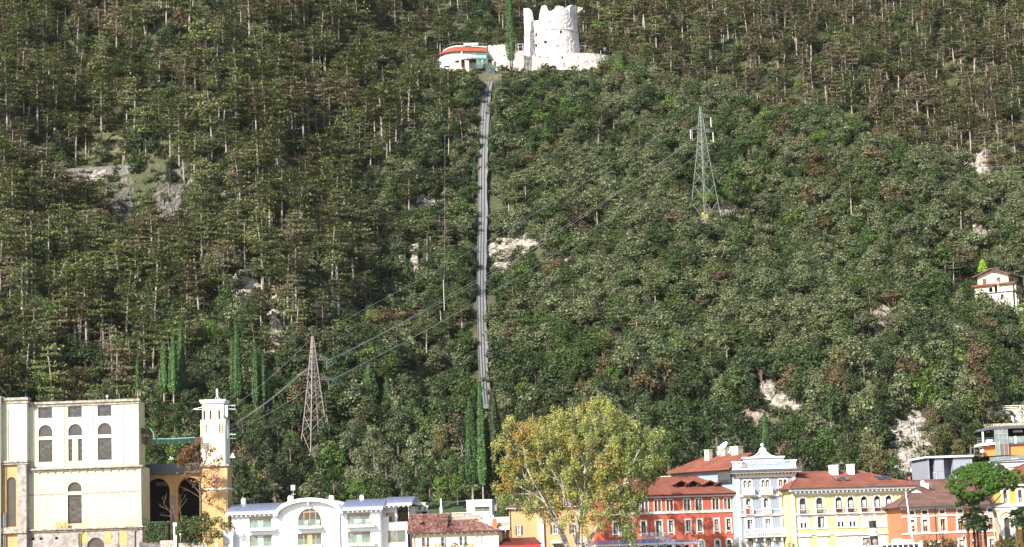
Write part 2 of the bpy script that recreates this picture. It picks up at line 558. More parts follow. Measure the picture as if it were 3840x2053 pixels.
# leaves
L = {}
L['grey'] = leaf_mat('grey_green_leaves', [(0, (.068, .088, .034)), (.5, (.112, .137, .055)), (.8, (.172, .19, .094)), (1, (.29, .30, .185))], .25, .25, .25)
L['dark'] = leaf_mat('dark_green_leaves', [(0, (.022, .038, .013)), (.6, (.044, .070, .023)), (1, (.088, .112, .045))], .28, .25, .25)
L['green'] = leaf_mat('mid_green_leaves', [(0, (.034, .060, .014)), (.6, (.066, .108, .026)), (1, (.12, .165, .05))], .3, .3, .25)
L['bright'] = leaf_mat('fresh_green_leaves', [(0, (.055, .10, .018)), (.6, (.125, .20, .038)), (1, (.22, .31, .085))], .2, .35, .25)
L['olive'] = leaf_mat('olive_yellow_leaves', [(0, (.080, .080, .028)), (.6, (.135, .130, .048)), (1, (.21, .19, .085))], .25, .3, .2)
L['russet'] = leaf_mat('russet_leaves', [(0, (.085, .068, .034)), (.6, (.145, .112, .058)), (1, (.22, .165, .09))], .2, .3, .2)
L['pine'] = leaf_mat('pine_needles', [(0, (.055, .076, .021)), (.5, (.102, .126, .036)), (.85, (.155, .168, .054)), (1, (.22, .21, .083))], .25, .2, .2)
L['pine_brown'] = leaf_mat('browning_pine_needles', [(0, (.090, .080, .038)), (.5, (.155, .135, .066)), (1, (.24, .195, .115))], .22, .2, .2)
L['cypress'] = leaf_mat('cypress_sprays', [(0, (.020, .045, .014)), (.6, (.045, .095, .028)), (1, (.08, .15, .05))], .15, .12, .2)
L['cypress_far'] = leaf_mat('light_cypress_sprays', [(0, (.035, .075, .022)), (.6, (.07, .14, .04)), (1, (.11, .20, .06))], .15, .12, .2)
L['spruce'] = leaf_mat('drooping_spruce_sprays', [(0, (.022, .032, .012)), (.6, (.05, .066, .026)), (1, (.09, .10, .045))], .1, .12, .2)
L['poplar'] = leaf_mat('turning_poplar_leaves', [(0, (.15, .17, .03)), (.5, (.28, .30, .06)), (.85, (.42, .41, .12)), (1, (.58, .55, .26))], 0, .35, .4,
      patch=[(0, (.20, .14, .025)), (.6, (.34, .23, .045)), (1, (.48, .34, .10))], patch_scale=.17)
L['poplar_green'] = leaf_mat('green_poplar_leaves', [(0, (.085, .12, .02)), (.6, (.19, .24, .05)), (1, (.40, .43, .17))], 0, .35, .4)
L['brown'] = leaf_mat('dry_brown_leaves', [(0, (.09, .048, .02)), (.6, (.19, .10, .042)), (1, (.30, .17, .08))], 0, .3, .2)
L['stonepine'] = leaf_mat('stone_pine_needles', [(0, (.03, .07, .010)), (.55, (.075, .16, .022)), (1, (.15, .26, .05))], 0, .2, .25,
       patch=[(0, (.05, .055, .015)), (1, (.13, .12, .04))], patch_scale=.3)
L['palm'] = leaf_mat('palm_fronds', [(0, (.012, .030, .010)), (.6, (.03, .07, .02)), (1, (.07, .12, .04))], .2, .2, .4)
L['hedge'] = leaf_mat('laurel_hedge_leaves', [(0, (.012, .035, .010)), (.6, (.035, .085, .020)), (1, (.10, .18, .05))], 0, .25, .45)
L['ivy'] = leaf_mat('ivy_leaves', [(0, (.03, .055, .014)), (.6, (.075, .125, .030)), (1, (.16, .20, .06))], 0, .25, .35,
     patch=[(0, (.05, .035, .015)), (1, (.16, .11, .05))], patch_scale=.5)
L['lime'] = leaf_mat('lime_green_sprays', [(0, (.12, .22, .02)), (1, (.28, .42, .05))], 0, .3, .2)
L['undergrowth'] = leaf_mat('undergrowth_leaves', [(0, (.028, .042, .014)), (.5, (.070, .078, .026)), (1, (.15, .14, .06))], .4, .25, .2)
L['flower'] = leaf_mat('red_geraniums', [(0, (.30, .02, .04)), (1, (.6, .10, .14))], 0, .3, .2)

def ground_mat():
 mt, nt, b = _mat('forest_floor')
 tc = _n(nt, 'ShaderNodeTexCoord')
 n1 = _n(nt, 'ShaderNodeTexNoise', i_Scale=.035, i_Detail=8.0, i_Roughness=.65)
 n2 = _n(nt, 'ShaderNodeTexNoise', i_Scale=.9, i_Detail=8.0, i_Roughness=.7)
 for n in (n1, n2):
  nt.links.new(tc.outputs['Object'], n.inputs[0])
 ad = _n(nt, 'ShaderNodeMath', operation='MULTIPLY_ADD')
 nt.links.new(n2.outputs[0], ad.inputs[0])
 ad.inputs[1].default_value = .8
 nt.links.new(n1.outputs[0], ad.inputs[2])
 r = _ramp(nt, [(.6, (.022, .032, .012)), (.82, (.050, .058, .022)), (.95, (.085, .080, .036)), (1.2, (.14, .115, .07))])
 r.color_ramp.elements[-1].position = 1.0
 sc = _n(nt, 'ShaderNodeMath', operation='MULTIPLY')
 sc.inputs[1].default_value = .92
 nt.links.new(ad.outputs[0], sc.inputs[0])
 nt.links.new(sc.outputs[0], r.inputs[0])
 nt.links.new(r.outputs[0], b.inputs['Base Color'])
 b.inputs['Roughness'].default_value = 1.0
 bp = _n(nt, 'ShaderNodeBump', i_Strength=.8, i_Distance=.5)
 nt.links.new(n2.outputs[0], bp.inputs['Height'])
 nt.links.new(bp.outputs[0], b.inputs['Normal'])
 return mt

M.ground = ground_mat()
M.lawn = stone('short_grass', [(.016, .036, .009), (.034, .065, .015), (.06, .085, .028)], .8, bump=.6, dist=.1)
M.asphalt = stone('street_paving', [(.10, .095, .09), (.17, .16, .15), (.24, .23, .21)], .6, bump=.2, dist=.02)

def water_mat():
 mt, nt, b = _mat('lake_water')
 b.inputs['Base Color'].default_value = (.015, .05, .055, 1)
 b.inputs['Roughness'].default_value = .08
 tc = _n(nt, 'ShaderNodeTexCoord')
 n1 = _n(nt, 'ShaderNodeTexNoise', i_Scale=.35, i_Detail=5.0)
 nt.links.new(tc.outputs['Object'], n1.inputs[0])
 bp = _n(nt, 'ShaderNodeBump', i_Strength=.5, i_Distance=.3)
 nt.links.new(n1.outputs[0], bp.inputs['Height'])
 nt.links.new(bp.outputs[0], b.inputs['Normal'])
 return mt

M.water = water_mat()
# ------------------------------------------------------------------ the mountain
def _hash(ix, iy, seed):
 h = (ix.astype(np.int64) * 374761393 + iy.astype(np.int64) * 668265263 + seed * 1442695041) & 0x7fffffff
 h = ((h ^ (h >> 13)) * 1274126177) & 0x7fffffff
 return ((h ^ (h >> 16)) & 0xffff) / 65535.0

def vnoise(x, y, seed=1):
 x, y = np.asarray(x, float), np.asarray(y, float)
 ix, iy = np.floor(x), np.floor(y)
 fx, fy = x - ix, y - iy
 fx, fy = fx * fx * (3 - 2 * fx), fy * fy * (3 - 2 * fy)
 a, b = _hash(ix, iy, seed), _hash(ix + 1, iy, seed)
 c, d = _hash(ix, iy + 1, seed), _hash(ix + 1, iy + 1, seed)
 return (a * (1 - fx) + b * fx) * (1 - fy) + (c * (1 - fx) + d * fx) * fy

def sstep(a, b, x):
 t = np.clip((x - a) / (b - a), 0, 1)
 return t * t * (3 - 2 * t)

def terrain(x, y):
 x, y = np.asarray(x, float), np.asarray(y, float)
 base = np.where(y > 405, 4 + .62 * (y - 405), 2.0 + 2.0 * sstep(395, 405, y))
 yr = np.where(x < 45, 645.0, 640 - (x - 45) * 1.22)
 yr = np.maximum(yr, 470)
 zr = 4 + .62 * (yr - 405)
 flat = (x < 45)
 spur = np.where(y < yr, base, np.where(flat, zr, zr - .28 * (y - yr)))
 back = 122 + 1.0 * (y - 660) + np.where(x < 45, -8.0, 0)
 right = np.maximum(spur, back)
 left = np.where(y < 552, base, 4 + .62 * 147 + 1.0 * (y - 552))
 w = sstep(-105, -30, x)
 z = left * (1 - w) + right * w
 amp = sstep(415, 470, y) * (1 - .85 * sstep(610, 650, y) * sstep(-60, -30, x) * (1 - sstep(70, 100, x)) * (1 - sstep(690, 715, y)))
 g = (vnoise((x + .25 * y) / 34, y / 110, 3) - .5) * (22 + 12 * (1 - w)) + (vnoise((x - .1 * y) / 15, y / 34, 4) - .5) * 7 + (vnoise(x / 6, y / 7, 5) - .5) * 2.2
 return z + g * amp

_YS = np.arange(396, 860, .5)

def hit(px, py):
 """first point of the mountain along the line of sight"""
 d = ray(px, py)
 t = _YS / d.y
 zx, zz = d.x * t, CZ + d.z * t
 k = np.nonzero(terrain(zx, _YS) >= zz)[0]
 i = int(k[0]) if len(k) else len(_YS) - 1
 return Vector((zx[i], _YS[i], float(terrain(zx[i], _YS[i]))))

def build_land():
 xs, ys = np.arange(-330, 331, 4.0), np.concatenate([np.arange(384, 470, 3.0), np.arange(470, 905, 4.5)])
 X, Y = np.meshgrid(xs, ys)
 Z = terrain(X, Y)
 nx, ny = len(xs), len(ys)
 me = bpy.data.meshes.new('mountain')
 v = np.stack([X, Y, Z], -1).reshape(-1, 3)
 f = [(j * nx + i, j * nx + i + 1, (j + 1) * nx + i + 1, (j + 1) * nx + i) for j in range(ny - 1) for i in range(nx - 1)]
 me.from_pydata(v.tolist(), [], f)
 me.materials.append(M.ground)
 me.polygons.foreach_set('use_smooth', [True] * len(me.polygons))
 link('mountain', me, kind='structure')
 MB().box(-900, 900, 338, 960, -3, 1.5).build('ground', M.asphalt, kind='structure')
 MB().box(-900, 900, 334, 338, -3, 1.62).build('quay', M.grey_stone, kind='structure')
 MB().poly([(-900, -900, 0), (900, -900, 0), (900, 334, 0), (-900, 334, 0)]).build('water', M.water, kind='structure')

build_land()

# places kept free of trees: ellipses in the picture (full-view zoom) seen through to bare rock, walls and buildings
CLEAR = [(1070, 500, 30, 20), (1043, 640, 14, 34), (1300, 622, 68, 26), (1432, 640, 24, 10), (1262, 676, 24, 12), (620, 722, 36, 34), (690, 735, 12, 28),
   (690, 832, 20, 16), (425, 505, 45, 62), (300, 510, 28, 52), (570, 492, 26, 20), (285, 437, 128, 26), (1800, 530, 52, 26), (2440, 422, 54, 18),
   (2222, 792, 20, 38), (1935, 965, 26, 40), (1985, 1015, 50, 22), (2060, 1032, 30, 16), (1890, 1050, 38, 22), (2285, 1125, 56, 85),
   (2300, 1010, 34, 20), (2468, 563, 16, 12), (1075, 930, 34, 26), (1080, 860, 18, 14), (800, 665, 22, 16),
   (2530, 710, 60, 46), (2520, 1045, 75, 32), (2520, 1100, 75, 45), (2400, 1185, 65, 60),
   (1160, 150, 62, 42), (1400, 100, 140, 82), (1250, 182, 40, 14), (1370, 180, 150, 10), (1238, 172, 26, 26), (1265, 165, 24, 16), (785, 1000, 24, 160), (1772, 420, 20, 150),]
_C = np.array(CLEAR, float) * (3840 / 2576.0)
_FIX = {(2530, 710): 508, (2520, 1045): 446, (2520, 1100): 430, (2400, 1185): 424, (1160, 150): 664, (1400, 100): 676, (1250, 182): 662, (1370, 180): 662, (1238, 172): 660, (1265, 165): 660, (785, 1000): 441, (1772, 420): 548}
_CY = np.array([_FIX[(a, b)] if (a, b) in _FIX else hit(a * 1.4907, (b + d * .3) * 1.4907).y + 4 for a, b, c, d in CLEAR])
_C[:, 2:] *= np.array([1.0 if (a, b) in _FIX else (.6 if (a, b) in ((425, 505), (300, 510), (570, 492)) else 1.05) for a, b, c, d in CLEAR])[:, None]
_CM = np.array([.38 if (a, b) in _FIX else .5 for a, b, c, d in CLEAR])
TRACK = [(1226, 1062), (1220, 1000), (1216, 950), (1214, 860), (1212, 800), (1212, 700), (1214, 600), (1215, 500), (1215, 400), (1219, 320), (1222, 260), (1231, 196)]
TRK = np.array(TRACK, float) * (3840 / 2576.0)

def blocked(px, py, r, y=0.0):
 """does a crown of picture radius r at px,py cover a clear place or the lift track"""
 b = ((((px - _C[:, 0]) / (_C[:, 2] + r * _CM)) ** 2 + ((py - _C[:, 1]) / (_C[:, 3] + r * _CM)) ** 2 < 1) & (y < _CY)).any()
 if not b and 270 < py < 1600:
  tx = np.interp(py, TRK[::-1, 1], TRK[::-1, 0])
  b = abs(px - tx) < 17 + r * .8
 return bool(b)

# ------------------------------------------------------------------ tree kinds
def broadleaf_proto(k, kind='round'):
 r = random.Random(100 + k)
 lobes = []
 n = r.randint(18, 24)
 for i in range(n):
  a = 2 * math.pi * i / n + r.uniform(-.5, .5)
  h = r.uniform(0, 1)
  q = math.sqrt(max(.05, 1 - (h - .2) ** 2)) * r.uniform(.8, 2.2)
  lobes.append(((q * math.cos(a), q * math.sin(a), 1.5 + h * 3.2), r.uniform(.5, 1.15)))
 lobes.append(((r.uniform(-.4, .4), r.uniform(-.4, .4), 5.6), 1.1))
 lobes.append(((0, 0, 4.0), 1.3))
 C, N = blob_points(lobes, 84, .35, .9, .4, .38)
 crown = leaf_mesh('crown', C, N, NP.uniform(.20, .44, len(C)), None, 1.6, .3)
 t = MB().tube([(0, 0, -1.2), (.05, 0, 1.2), (r.uniform(-.2, .2), r.uniform(-.2, .2), 3.6)], [.2, .16, .07], 5)
 for i in range(5):
  a, b = r.uniform(0, 6.28), r.uniform(1.2, 2.4)
  t.tube([(.03, 0, b), (.8 * math.cos(a), .8 * math.sin(a), b + 1.2), (1.5 * math.cos(a), 1.5 * math.sin(a), b + 2.0)], [.09, .06, .02], 4)
 return t.mesh('trunk'), crown

def pine_proto(k):
 r = random.Random(300 + k)
 Ht = r.uniform(11.5, 14.5)
 bare = r.uniform(.40, .60)
 lean = (r.uniform(-1.1, 1.1), r.uniform(-.8, .8))
 ax = lambda z: Vector((lean[0] * (z / Ht) ** 2, lean[1] * (z / Ht) ** 2, z))
 t = MB().tube([ax(-1.5), ax(Ht * .3), ax(Ht * .65), ax(Ht * .97)], [.20, .17, .12, .03], 6)
 C, N, Sz = [], [], []
 z = Ht * bare
 while z < Ht * .99:
  f = (z - Ht * bare) / (Ht * (1 - bare))
  R = (2.7 * math.sqrt(max(0, 1 - f ** 1.9)) * (.55 + .9 * min(1, f * 2.5)) * .74 + .3) * r.uniform(.75, 1.2)
  nb = r.randint(6, 8) if f < .85 else 5
  for i in range(nb):
   if r.random() < .26:
    continue
   a = r.uniform(0, 6.28)
   L_ = R * r.uniform(.65, 1.1)
   o = ax(z)
   e = o + Vector((math.cos(a) * L_, math.sin(a) * L_, L_ * r.uniform(.0, .22)))
   t.tube([o, e], [.045, .012], 3, cap=False)
   for s in (.4, .7, 1.0):
    c = o.lerp(e, s)
    m_ = r.randint(9, 14)
    d = NP.normal(size=(m_, 3)) * np.array([.40, .40, .085]) * (1.0 + .2 * L_)
    C.append(np.array(c) + d)
    N.append(NP.normal(size=(m_, 3)) * .42 + np.array([-.1, -.35, .9]))
    Sz.append(NP.uniform(.22, .52, m_))
  z += r.uniform(.8, 1.35)
 for i in range(r.randint(3, 7)):
  zz = Ht * r.uniform(.2, bare)
  a = r.uniform(0, 6.28)
  o = ax(zz)
  t.tube([o, o + Vector((math.cos(a), math.sin(a), -.15)) * r.uniform(.6, 1.4)], [.03, .01], 3, cap=False)
 C, N, Sz = np.concatenate(C), np.concatenate(N), np.concatenate(Sz)
 return t.mesh('trunk'), leaf_mesh('crown', C, N, Sz, None, 1.7, .3)

def shrub_proto(k):
 r = random.Random(500 + k)
 lobes = [((r.uniform(-.9, .9), r.uniform(-.9, .9), r.uniform(.2, .9)), r.uniform(.5, .9)) for i in range(6)]
 C, N = blob_points(lobes, 45, .5, .8, .4)
 return leaf_mesh('shrub_leaves', C, N, NP.uniform(.25, .5, len(C)), None, 1.6, .3)

def cypress_mesh(Ht, R, seed, mat, n=None, droop=False):
 r = np.random.RandomState(seed)
 n = n or int(1500 + 55 * Ht * R * 6)
 f = r.uniform(0, 1, n) ** .9
 prof = np.where(f < .12, .55 + f / .12 * .45, np.clip(1 - (f - .12) / .9, 0, 1) ** .62)
 a = r.uniform(0, 2 * np.pi, n)
 rib = 1 + .16 * np.sin(a * 5 + seed) + .10 * np.sin(a * 9 + f * 14)
 q = R * prof * rib * (1 - .3 * r.random_sample(n) ** 2)
 z = Ht * (.06 + .94 * f)
 C = np.stack([q * np.cos(a), q * np.sin(a), z], 1)
 N = np.stack([np.cos(a), np.sin(a), np.full(n, .35)], 1) + r.normal(size=(n, 3)) * .45
 me = leaf_mesh('crown', C, N, r.uniform(.22, .5, n), mat, 2.0, .25)
 return me

BL = [broadleaf_proto(k) for k in range(6)]
PI = [pine_proto(k) for k in range(11)]
SH = [shrub_proto(k) for k in range(4)]
BCOL = ['grey', 'dark', 'green', 'bright', 'olive', 'russet']
BWORD = {'grey': 'grey-green', 'dark': 'dark green', 'green': 'mid-green', 'bright': 'fresh green', 'olive': 'yellowish olive', 'russet': 'russet brown'}

# ------------------------------------------------------------------ where trees stand
def zone(px, py, y, x):
 """chance of pine, weights of broadleaf colours, size; px,py in full-view zoom"""
 b = np.interp(py, [-100, 0, 180, 300, 480, 560, 640, 760, 860, 1000], [1210, 1180, 1030, 990, 960, 930, 960, 930, 640, 300])
 n = (float(vnoise(x / 22, y / 30, 21)) - .5) * 160
 yr = 650 if x < 45 else 640 - (x - 45) * 1.22
 if y > yr + 14 and px > 1240:
  return .9, (.06, .40, .36, .03, .15, .0), 'back'
 if px < b + n:
  p = .78 if py < 760 else .50
  return p, (.20, .48, .25, .02, .05, .0), 'left'
 if py > 900:
  return .04, (.18, .46, .28, .04, .035, .005), 'low'
 if px < 1215:
  return .14, (.38, .29, .23, .04, .055, .005), 'mid'
 return .03, (.50, .17, .20, .07, .055, .005), 'spur'

def sow():
 out = []
 r = random.Random(77)
 y = 408.0
 while y < 800:
  hw = y * .275
  x = -hw
  while x < hw:
   xx, yy = x + r.uniform(-1.6, 1.6), y + r.uniform(-1.7, 1.7)
   x += 3.55 if yy < 640 else 3.9
   z = float(terrain(xx, yy))
   px, py = proj(xx, yy, z + 4)
   if px < -150 or px > W + 150 or py < -230 or py > H + 60:
    continue
   q = 3840 / 2576.0
   pp, cw, zn = zone(px / q, py / q, yy, xx)
   ppm = F / yy
   pn = ((.28 + .5 * float(vnoise(xx / 17, yy / 20, 51))) if zn == 'left' else .72) * pp if zn in ('left', 'back') else pp
   u = r.random()
   if u < pn:
    pxc, pyc = proj(xx, yy, z + 9)
    s = r.uniform(.75, 1.2)
    if zn == 'left':
     s *= r.uniform(.8, 1.38)
    if zn in ('mid', 'spur', 'low'):
     s *= .75
     pxc, pyc = proj(xx, yy, z + 7)
    if blocked(pxc, pyc, 2.0 * ppm, yy) or blocked(*proj(xx, yy, z + 3), .3 * ppm, yy):
     continue
    col = 'pine_brown' if r.random() < (.5 if zn == 'back' else .24) * (.5 + float(vnoise(xx / 25, yy / 25, 31))) else 'pine'
    out.append(('pine', r.randrange(len(PI)), col, xx, yy, z, s, pxc, pyc, s * 12 * ppm, zn))
   elif u < pn + (1 - pp) * (1.0 if zn not in ('left', 'back') else 1.1):
    s = r.uniform(.6, 1.3) * (1.0 if zn in ('spur', 'mid') else 1.1)
    if zn == 'low':
     s *= 1.05
    v = float(vnoise(xx / 13, yy / 17, 41))
    cc = r.random() * .75 + v * .25
    k, acc = 0, 0.0
    cc = r.random()
    for k, wgt in enumerate(cw):
     acc += wgt * (1.5 if (k == 0 and v > .5) or (k in (1, 2) and v < .4) else .8)
     if cc < acc:
      break
    pxc, pyc = proj(xx, yy, z + 4.2 * s)
    if blocked(pxc, pyc, 2.2 * s * ppm, yy):
     continue
    out.append(('broad', r.randrange(len(BL)), BCOL[k], xx, yy, z, s, pxc, pyc, s * 5.6 * ppm, zn))
  y += 3.5 if y < 640 else 4.0
 return out

def skyline(px):
 return np.interp(px, [0, 520, 540, 860, 880, 1550, 1560, 1850, 1900, 2450, 2500, 2760, 3000, 3400, 3470, 3480, 3840],
      [1500, 1500, 1720, 1720, 1880, 1880, 1860, 1860, 1620, 1640, 1790, 1740, 1760, 1800, 1800, 1600, 1560])

TREES = sow()
MARKS = [('the brown pylon', 790, 1000), ('the green pylon', 1772, 420), ('the fort', 1390, 130), ('the villa', 2520, 720), ('the blue hotel', 1900, 1150), ('the white hotel', 800, 1260),
   ('the power station', 200, 1010), ('the antenna tower', 545, 1040), ('the round rock', 620, 722), ('the old grey wall', 300, 435), ('the rock scar', 1960, 1010), ('the grey house', 2390, 1180),
   ('the restaurant', 1160, 150), ('the rock band', 1300, 622), ('the white rocks', 2440, 422), ('the narrow scar', 2222, 790), ('the grey cliff', 430, 505), ('the cypress pair', 1200, 1100),
   ('the cypress trio', 437, 920), ('the slim cypresses', 620, 920), ('the big poplar', 1440, 1100), ('the lift track', 1216, 450), ('the lift track', 1212, 800)]

def place(px, py):
 q = 3840 / 2576.0
 px, py = px / q, py / q
 ds = sorted((math.hypot(px - a, py - b), n, a, b) for n, a, b in MARKS)
 out = []
 for d, n, a, b in ds:
  if out and n in out[0]:
   continue
  if abs(px - a) > abs(py - b):
   rel = 'left of' if px < a else 'right of'
  else:
   rel = 'above' if py < b else 'below'
  far = 'just ' if d < 55 else ('' if d < 150 else ('well ' if d < 320 else 'far '))
  out.append(f'{far}{rel} {n}')
  if len(out) == 2:
   break
 return out

def fit(a, w):
 s = a + ', '.join(w)
 return s if len(s.split()) <= 13 else a + w[0]

def plant():
 ok = [t for t in TREES if -40 < t[7] < W + 40 and t[8] > -60 and t[8] < skyline(min(max(t[7], 0), W)) + 10]
 chosen = set()
 single = []
 for kind in ('broad', 'pine'):
  c = sorted((t for t in ok if t[0] == kind), key=lambda t: -t[9])[:300]
  single += c
  chosen |= {id(t) for t in c}
 r = random.Random(4)
 made = []
 for t in single:
  kind, k, col, x, y, z, s, px, py, big, zn = t
  if kind == 'broad':
   wd = 'low' if s < .75 else ('broad' if s > 1.05 else 'rounded')
   e = thing('broadleaf_tree', fit(f'{wd} {BWORD[col]} broadleaf tree ', place(px, py)), 'broadleaf tree', (x, y, z), r.uniform(0, 6.28), 'broadleaf trees on the mountainside')
   tm, cm, bark = BL[k][0], BL[k][1], M.bark
  else:
   wd = 'short' if s < .8 else ('tall' if s > 1.05 else 'slender')
   wd += {0: '', 1: ' long-trunked', 2: ' full-crowned'}[k % 3]
   e = thing('pine_tree', fit(f'{wd} {"browning" if col == "pine_brown" else "green"} pine tree ', place(px, py)), 'pine tree', (x, y, z), r.uniform(0, 6.28), 'pine trees on the mountainside')
   tm, cm, bark = PI[k][0], PI[k][1], M.bark_pine_pale
  made.append(e)
  k_ = 1.18 if zn in ('spur', 'mid') and kind == 'broad' else 1.0
  e.scale = (s * k_ * r.uniform(.9, 1.12), s * k_ * r.uniform(.9, 1.12), s * (.92 if k_ > 1 else 1))
  for nm, me, mt in (('trunk', tm, bark), ('crown', cm, L[col])):
   if not me.materials:
    me.materials.append(mt)
   o = link(nm, me, e)
   o.material_slots[0].link = 'OBJECT'
   o.material_slots[0].material = mt
 by = {}
 for t, e in zip(single, made):
  by.setdefault(e['label'], []).append((t[7], e))
 nth = ['second', 'third', 'fourth', 'fifth', 'sixth', 'seventh', 'eighth', 'ninth', 'tenth', 'eleventh', 'twelfth']
 for lb, v in by.items():
  v.sort(key=lambda q: q[0])
  n = len(v)
  for i, (x_, e) in enumerate(v):
   if n == 2:
    e['label'] = lb + (', left one', ', right one')[i]
   elif n > 2:
    e['label'] = lb + (', leftmost' if i == 0 else ', rightmost' if i == n - 1 else f', {nth[min(i - 1, 10)]} from left')
 rest = [t for t in TREES if id(t) not in chosen]
 scatter('broadleaf_forest', [t for t in rest if t[0] == 'broad'], BL, BCOL, M.bark)
 scatter('pine_forest', [t for t in rest if t[0] == 'pine'], PI, ['pine', 'pine_brown'], M.bark_pine_pale)
 print('TREES', len(TREES), 'single', len(single), 'rest', len(rest))

def joined(tm, cm, m0, m1, name):
 nt_, nc = len(tm.polygons) if tm else 0, len(cm.polygons)
 v, f = [], []
 if tm:
  v = [tuple(q.co) for q in tm.vertices]
  f = [tuple(p.vertices) for p in tm.polygons]
 n = len(v)
 v += [tuple(q.co) for q in cm.vertices]
 f += [tuple(n + i for i in p.vertices) for p in cm.polygons]
 me = bpy.data.meshes.new(name)
 me.from_pydata(v, [], f)
 me.materials.append(m0)
 me.materials.append(m1)
 me.polygons.foreach_set('material_index', [0] * nt_ + [1] * nc)
 return bpy.data.objects.new(name, me)

def scatter(name, items, protos, cols, bark, seed=3):
 """one object of kind stuff: points that carry copies of the tree kinds"""
 if not items:
  return
 c = bpy.data.collections.new(name + '_kinds')
 order = {}
 for ci, col in enumerate(cols):
  for k in range(len(protos)):
   p = protos[k]
   tm, cm = p if isinstance(p, tuple) else (None, p)
   o = joined(tm, cm, bark, L[col], f'{name}_kind_{len(order):03d}')
   c.objects.link(o)
   order[(col, k)] = len(order)
 r = random.Random(seed)
 n = len(items)
 me = bpy.data.meshes.new(name)
 me.from_pydata([(t[3], t[4], t[5]) for t in items], [], [])
 a = me.attributes.new('pid', 'INT', 'POINT')
 a.data.foreach_set('value', np.array([order[(t[2], t[1])] for t in items], np.int32))
 a = me.attributes.new('rot', 'FLOAT_VECTOR', 'POINT')
 a.data.foreach_set('vector', np.array([(r.uniform(-.06, .06), r.uniform(-.06, .06), r.uniform(0, 6.28)) for t in items], np.float32).reshape(-1))
 a = me.attributes.new('scl', 'FLOAT_VECTOR', 'POINT')
 a.data.foreach_set('vector', np.array([(t[6] * w_ * r.uniform(.9, 1.12), t[6] * w_ * r.uniform(.9, 1.12), t[6] * (.92 if w_ > 1 else 1)) for t in items for w_ in (1.18 if t[0] == 'broad' and t[-1] in ('spur', 'mid') else 1.0,)], np.float32).reshape(-1))
 o = link(name, me, kind='stuff')
 g = bpy.data.node_groups.new(name + '_nodes', 'GeometryNodeTree')
 g.interface.new_socket('Geometry', in_out='INPUT', socket_type='NodeSocketGeometry')
 g.interface.new_socket('Geometry', in_out='OUTPUT', socket_type='NodeSocketGeometry')
 gi, go = g.nodes.new('NodeGroupInput'), g.nodes.new('NodeGroupOutput')
 ip = g.nodes.new('GeometryNodeInstanceOnPoints')
 ci = g.nodes.new('GeometryNodeCollectionInfo')
 ci.inputs['Collection'].default_value = c
 ci.inputs['Separate Children'].default_value = True
 ci.inputs['Reset Children'].default_value = True
 ip.inputs['Pick Instance'].default_value = True

 def attr(nm, typ):
  q = g.nodes.new('GeometryNodeInputNamedAttribute')
  q.data_type = typ
  q.inputs['Name'].default_value = nm
  return q.outputs['Attribute']
 lk = g.links.new
 lk(gi.outputs[0], ip.inputs['Points'])
 lk(ci.outputs[0], ip.inputs['Instance'])
 lk(attr('pid', 'INT'), ip.inputs['Instance Index'])
 e2r = g.nodes.new('FunctionNodeEulerToRotation')
 lk(attr('rot', 'FLOAT_VECTOR'), e2r.inputs[0])
 lk(e2r.outputs[0], ip.inputs['Rotation'])
 lk(attr('scl', 'FLOAT_VECTOR'), ip.inputs['Scale'])
 lk(ip.outputs[0], go.inputs[0])
 md = o.modifiers.new('scatter', 'NODES')
 md.node_group = g
 return o

plant()

def haze(density):
 mt, nt, p = _mat('thin_valley_haze')
 nt.nodes.remove(p)
 v = _n(nt, 'ShaderNodeVolumePrincipled')
 v.inputs['Color'].default_value = (.90, .90, .88, 1)
 v.inputs['Density'].default_value = density
 nt.links.new(v.outputs[0], nt.nodes['Material Output'].inputs['Volume'])
 MB().box(-950, 950, -950, 1010, -4.5, 480).build('haze', mt, kind='stuff')

def undergrowth():
 r = random.Random(9)
 items = []
 y = 408.0
 while y < 790:
  hw = y * .27
  x = -hw
  while x < hw:
   xx, yy = x + r.uniform(-1.5, 1.5), y + r.uniform(-1.5, 1.5)
   x += 2.6
   z = float(terrain(xx, yy))
   px, py = proj(xx, yy, z)
   if not (-100 < px < W + 100 and -60 < py < H):
    continue
   s = r.uniform(.6, 1.7)
   if blocked(px, py, -8, yy) and r.random() < .5:
    continue
   t2 = np.interp(py, TRK[::-1, 1], TRK[::-1, 0])
   if 270 < py < 1620 and abs(px - t2) < 36:
    continue
   col = r.choice(['undergrowth'] * 5 + ['dark', 'grey', 'green'])
   items.append((0, r.randrange(len(SH)), col, xx, yy, z, s))
  y += 2.7
 scatter('undergrowth', items, SH, ['undergrowth', 'dark', 'grey', 'green'], M.bark, 8)
 print('SHRUBS', len(items))

undergrowth()
haze(.00002)

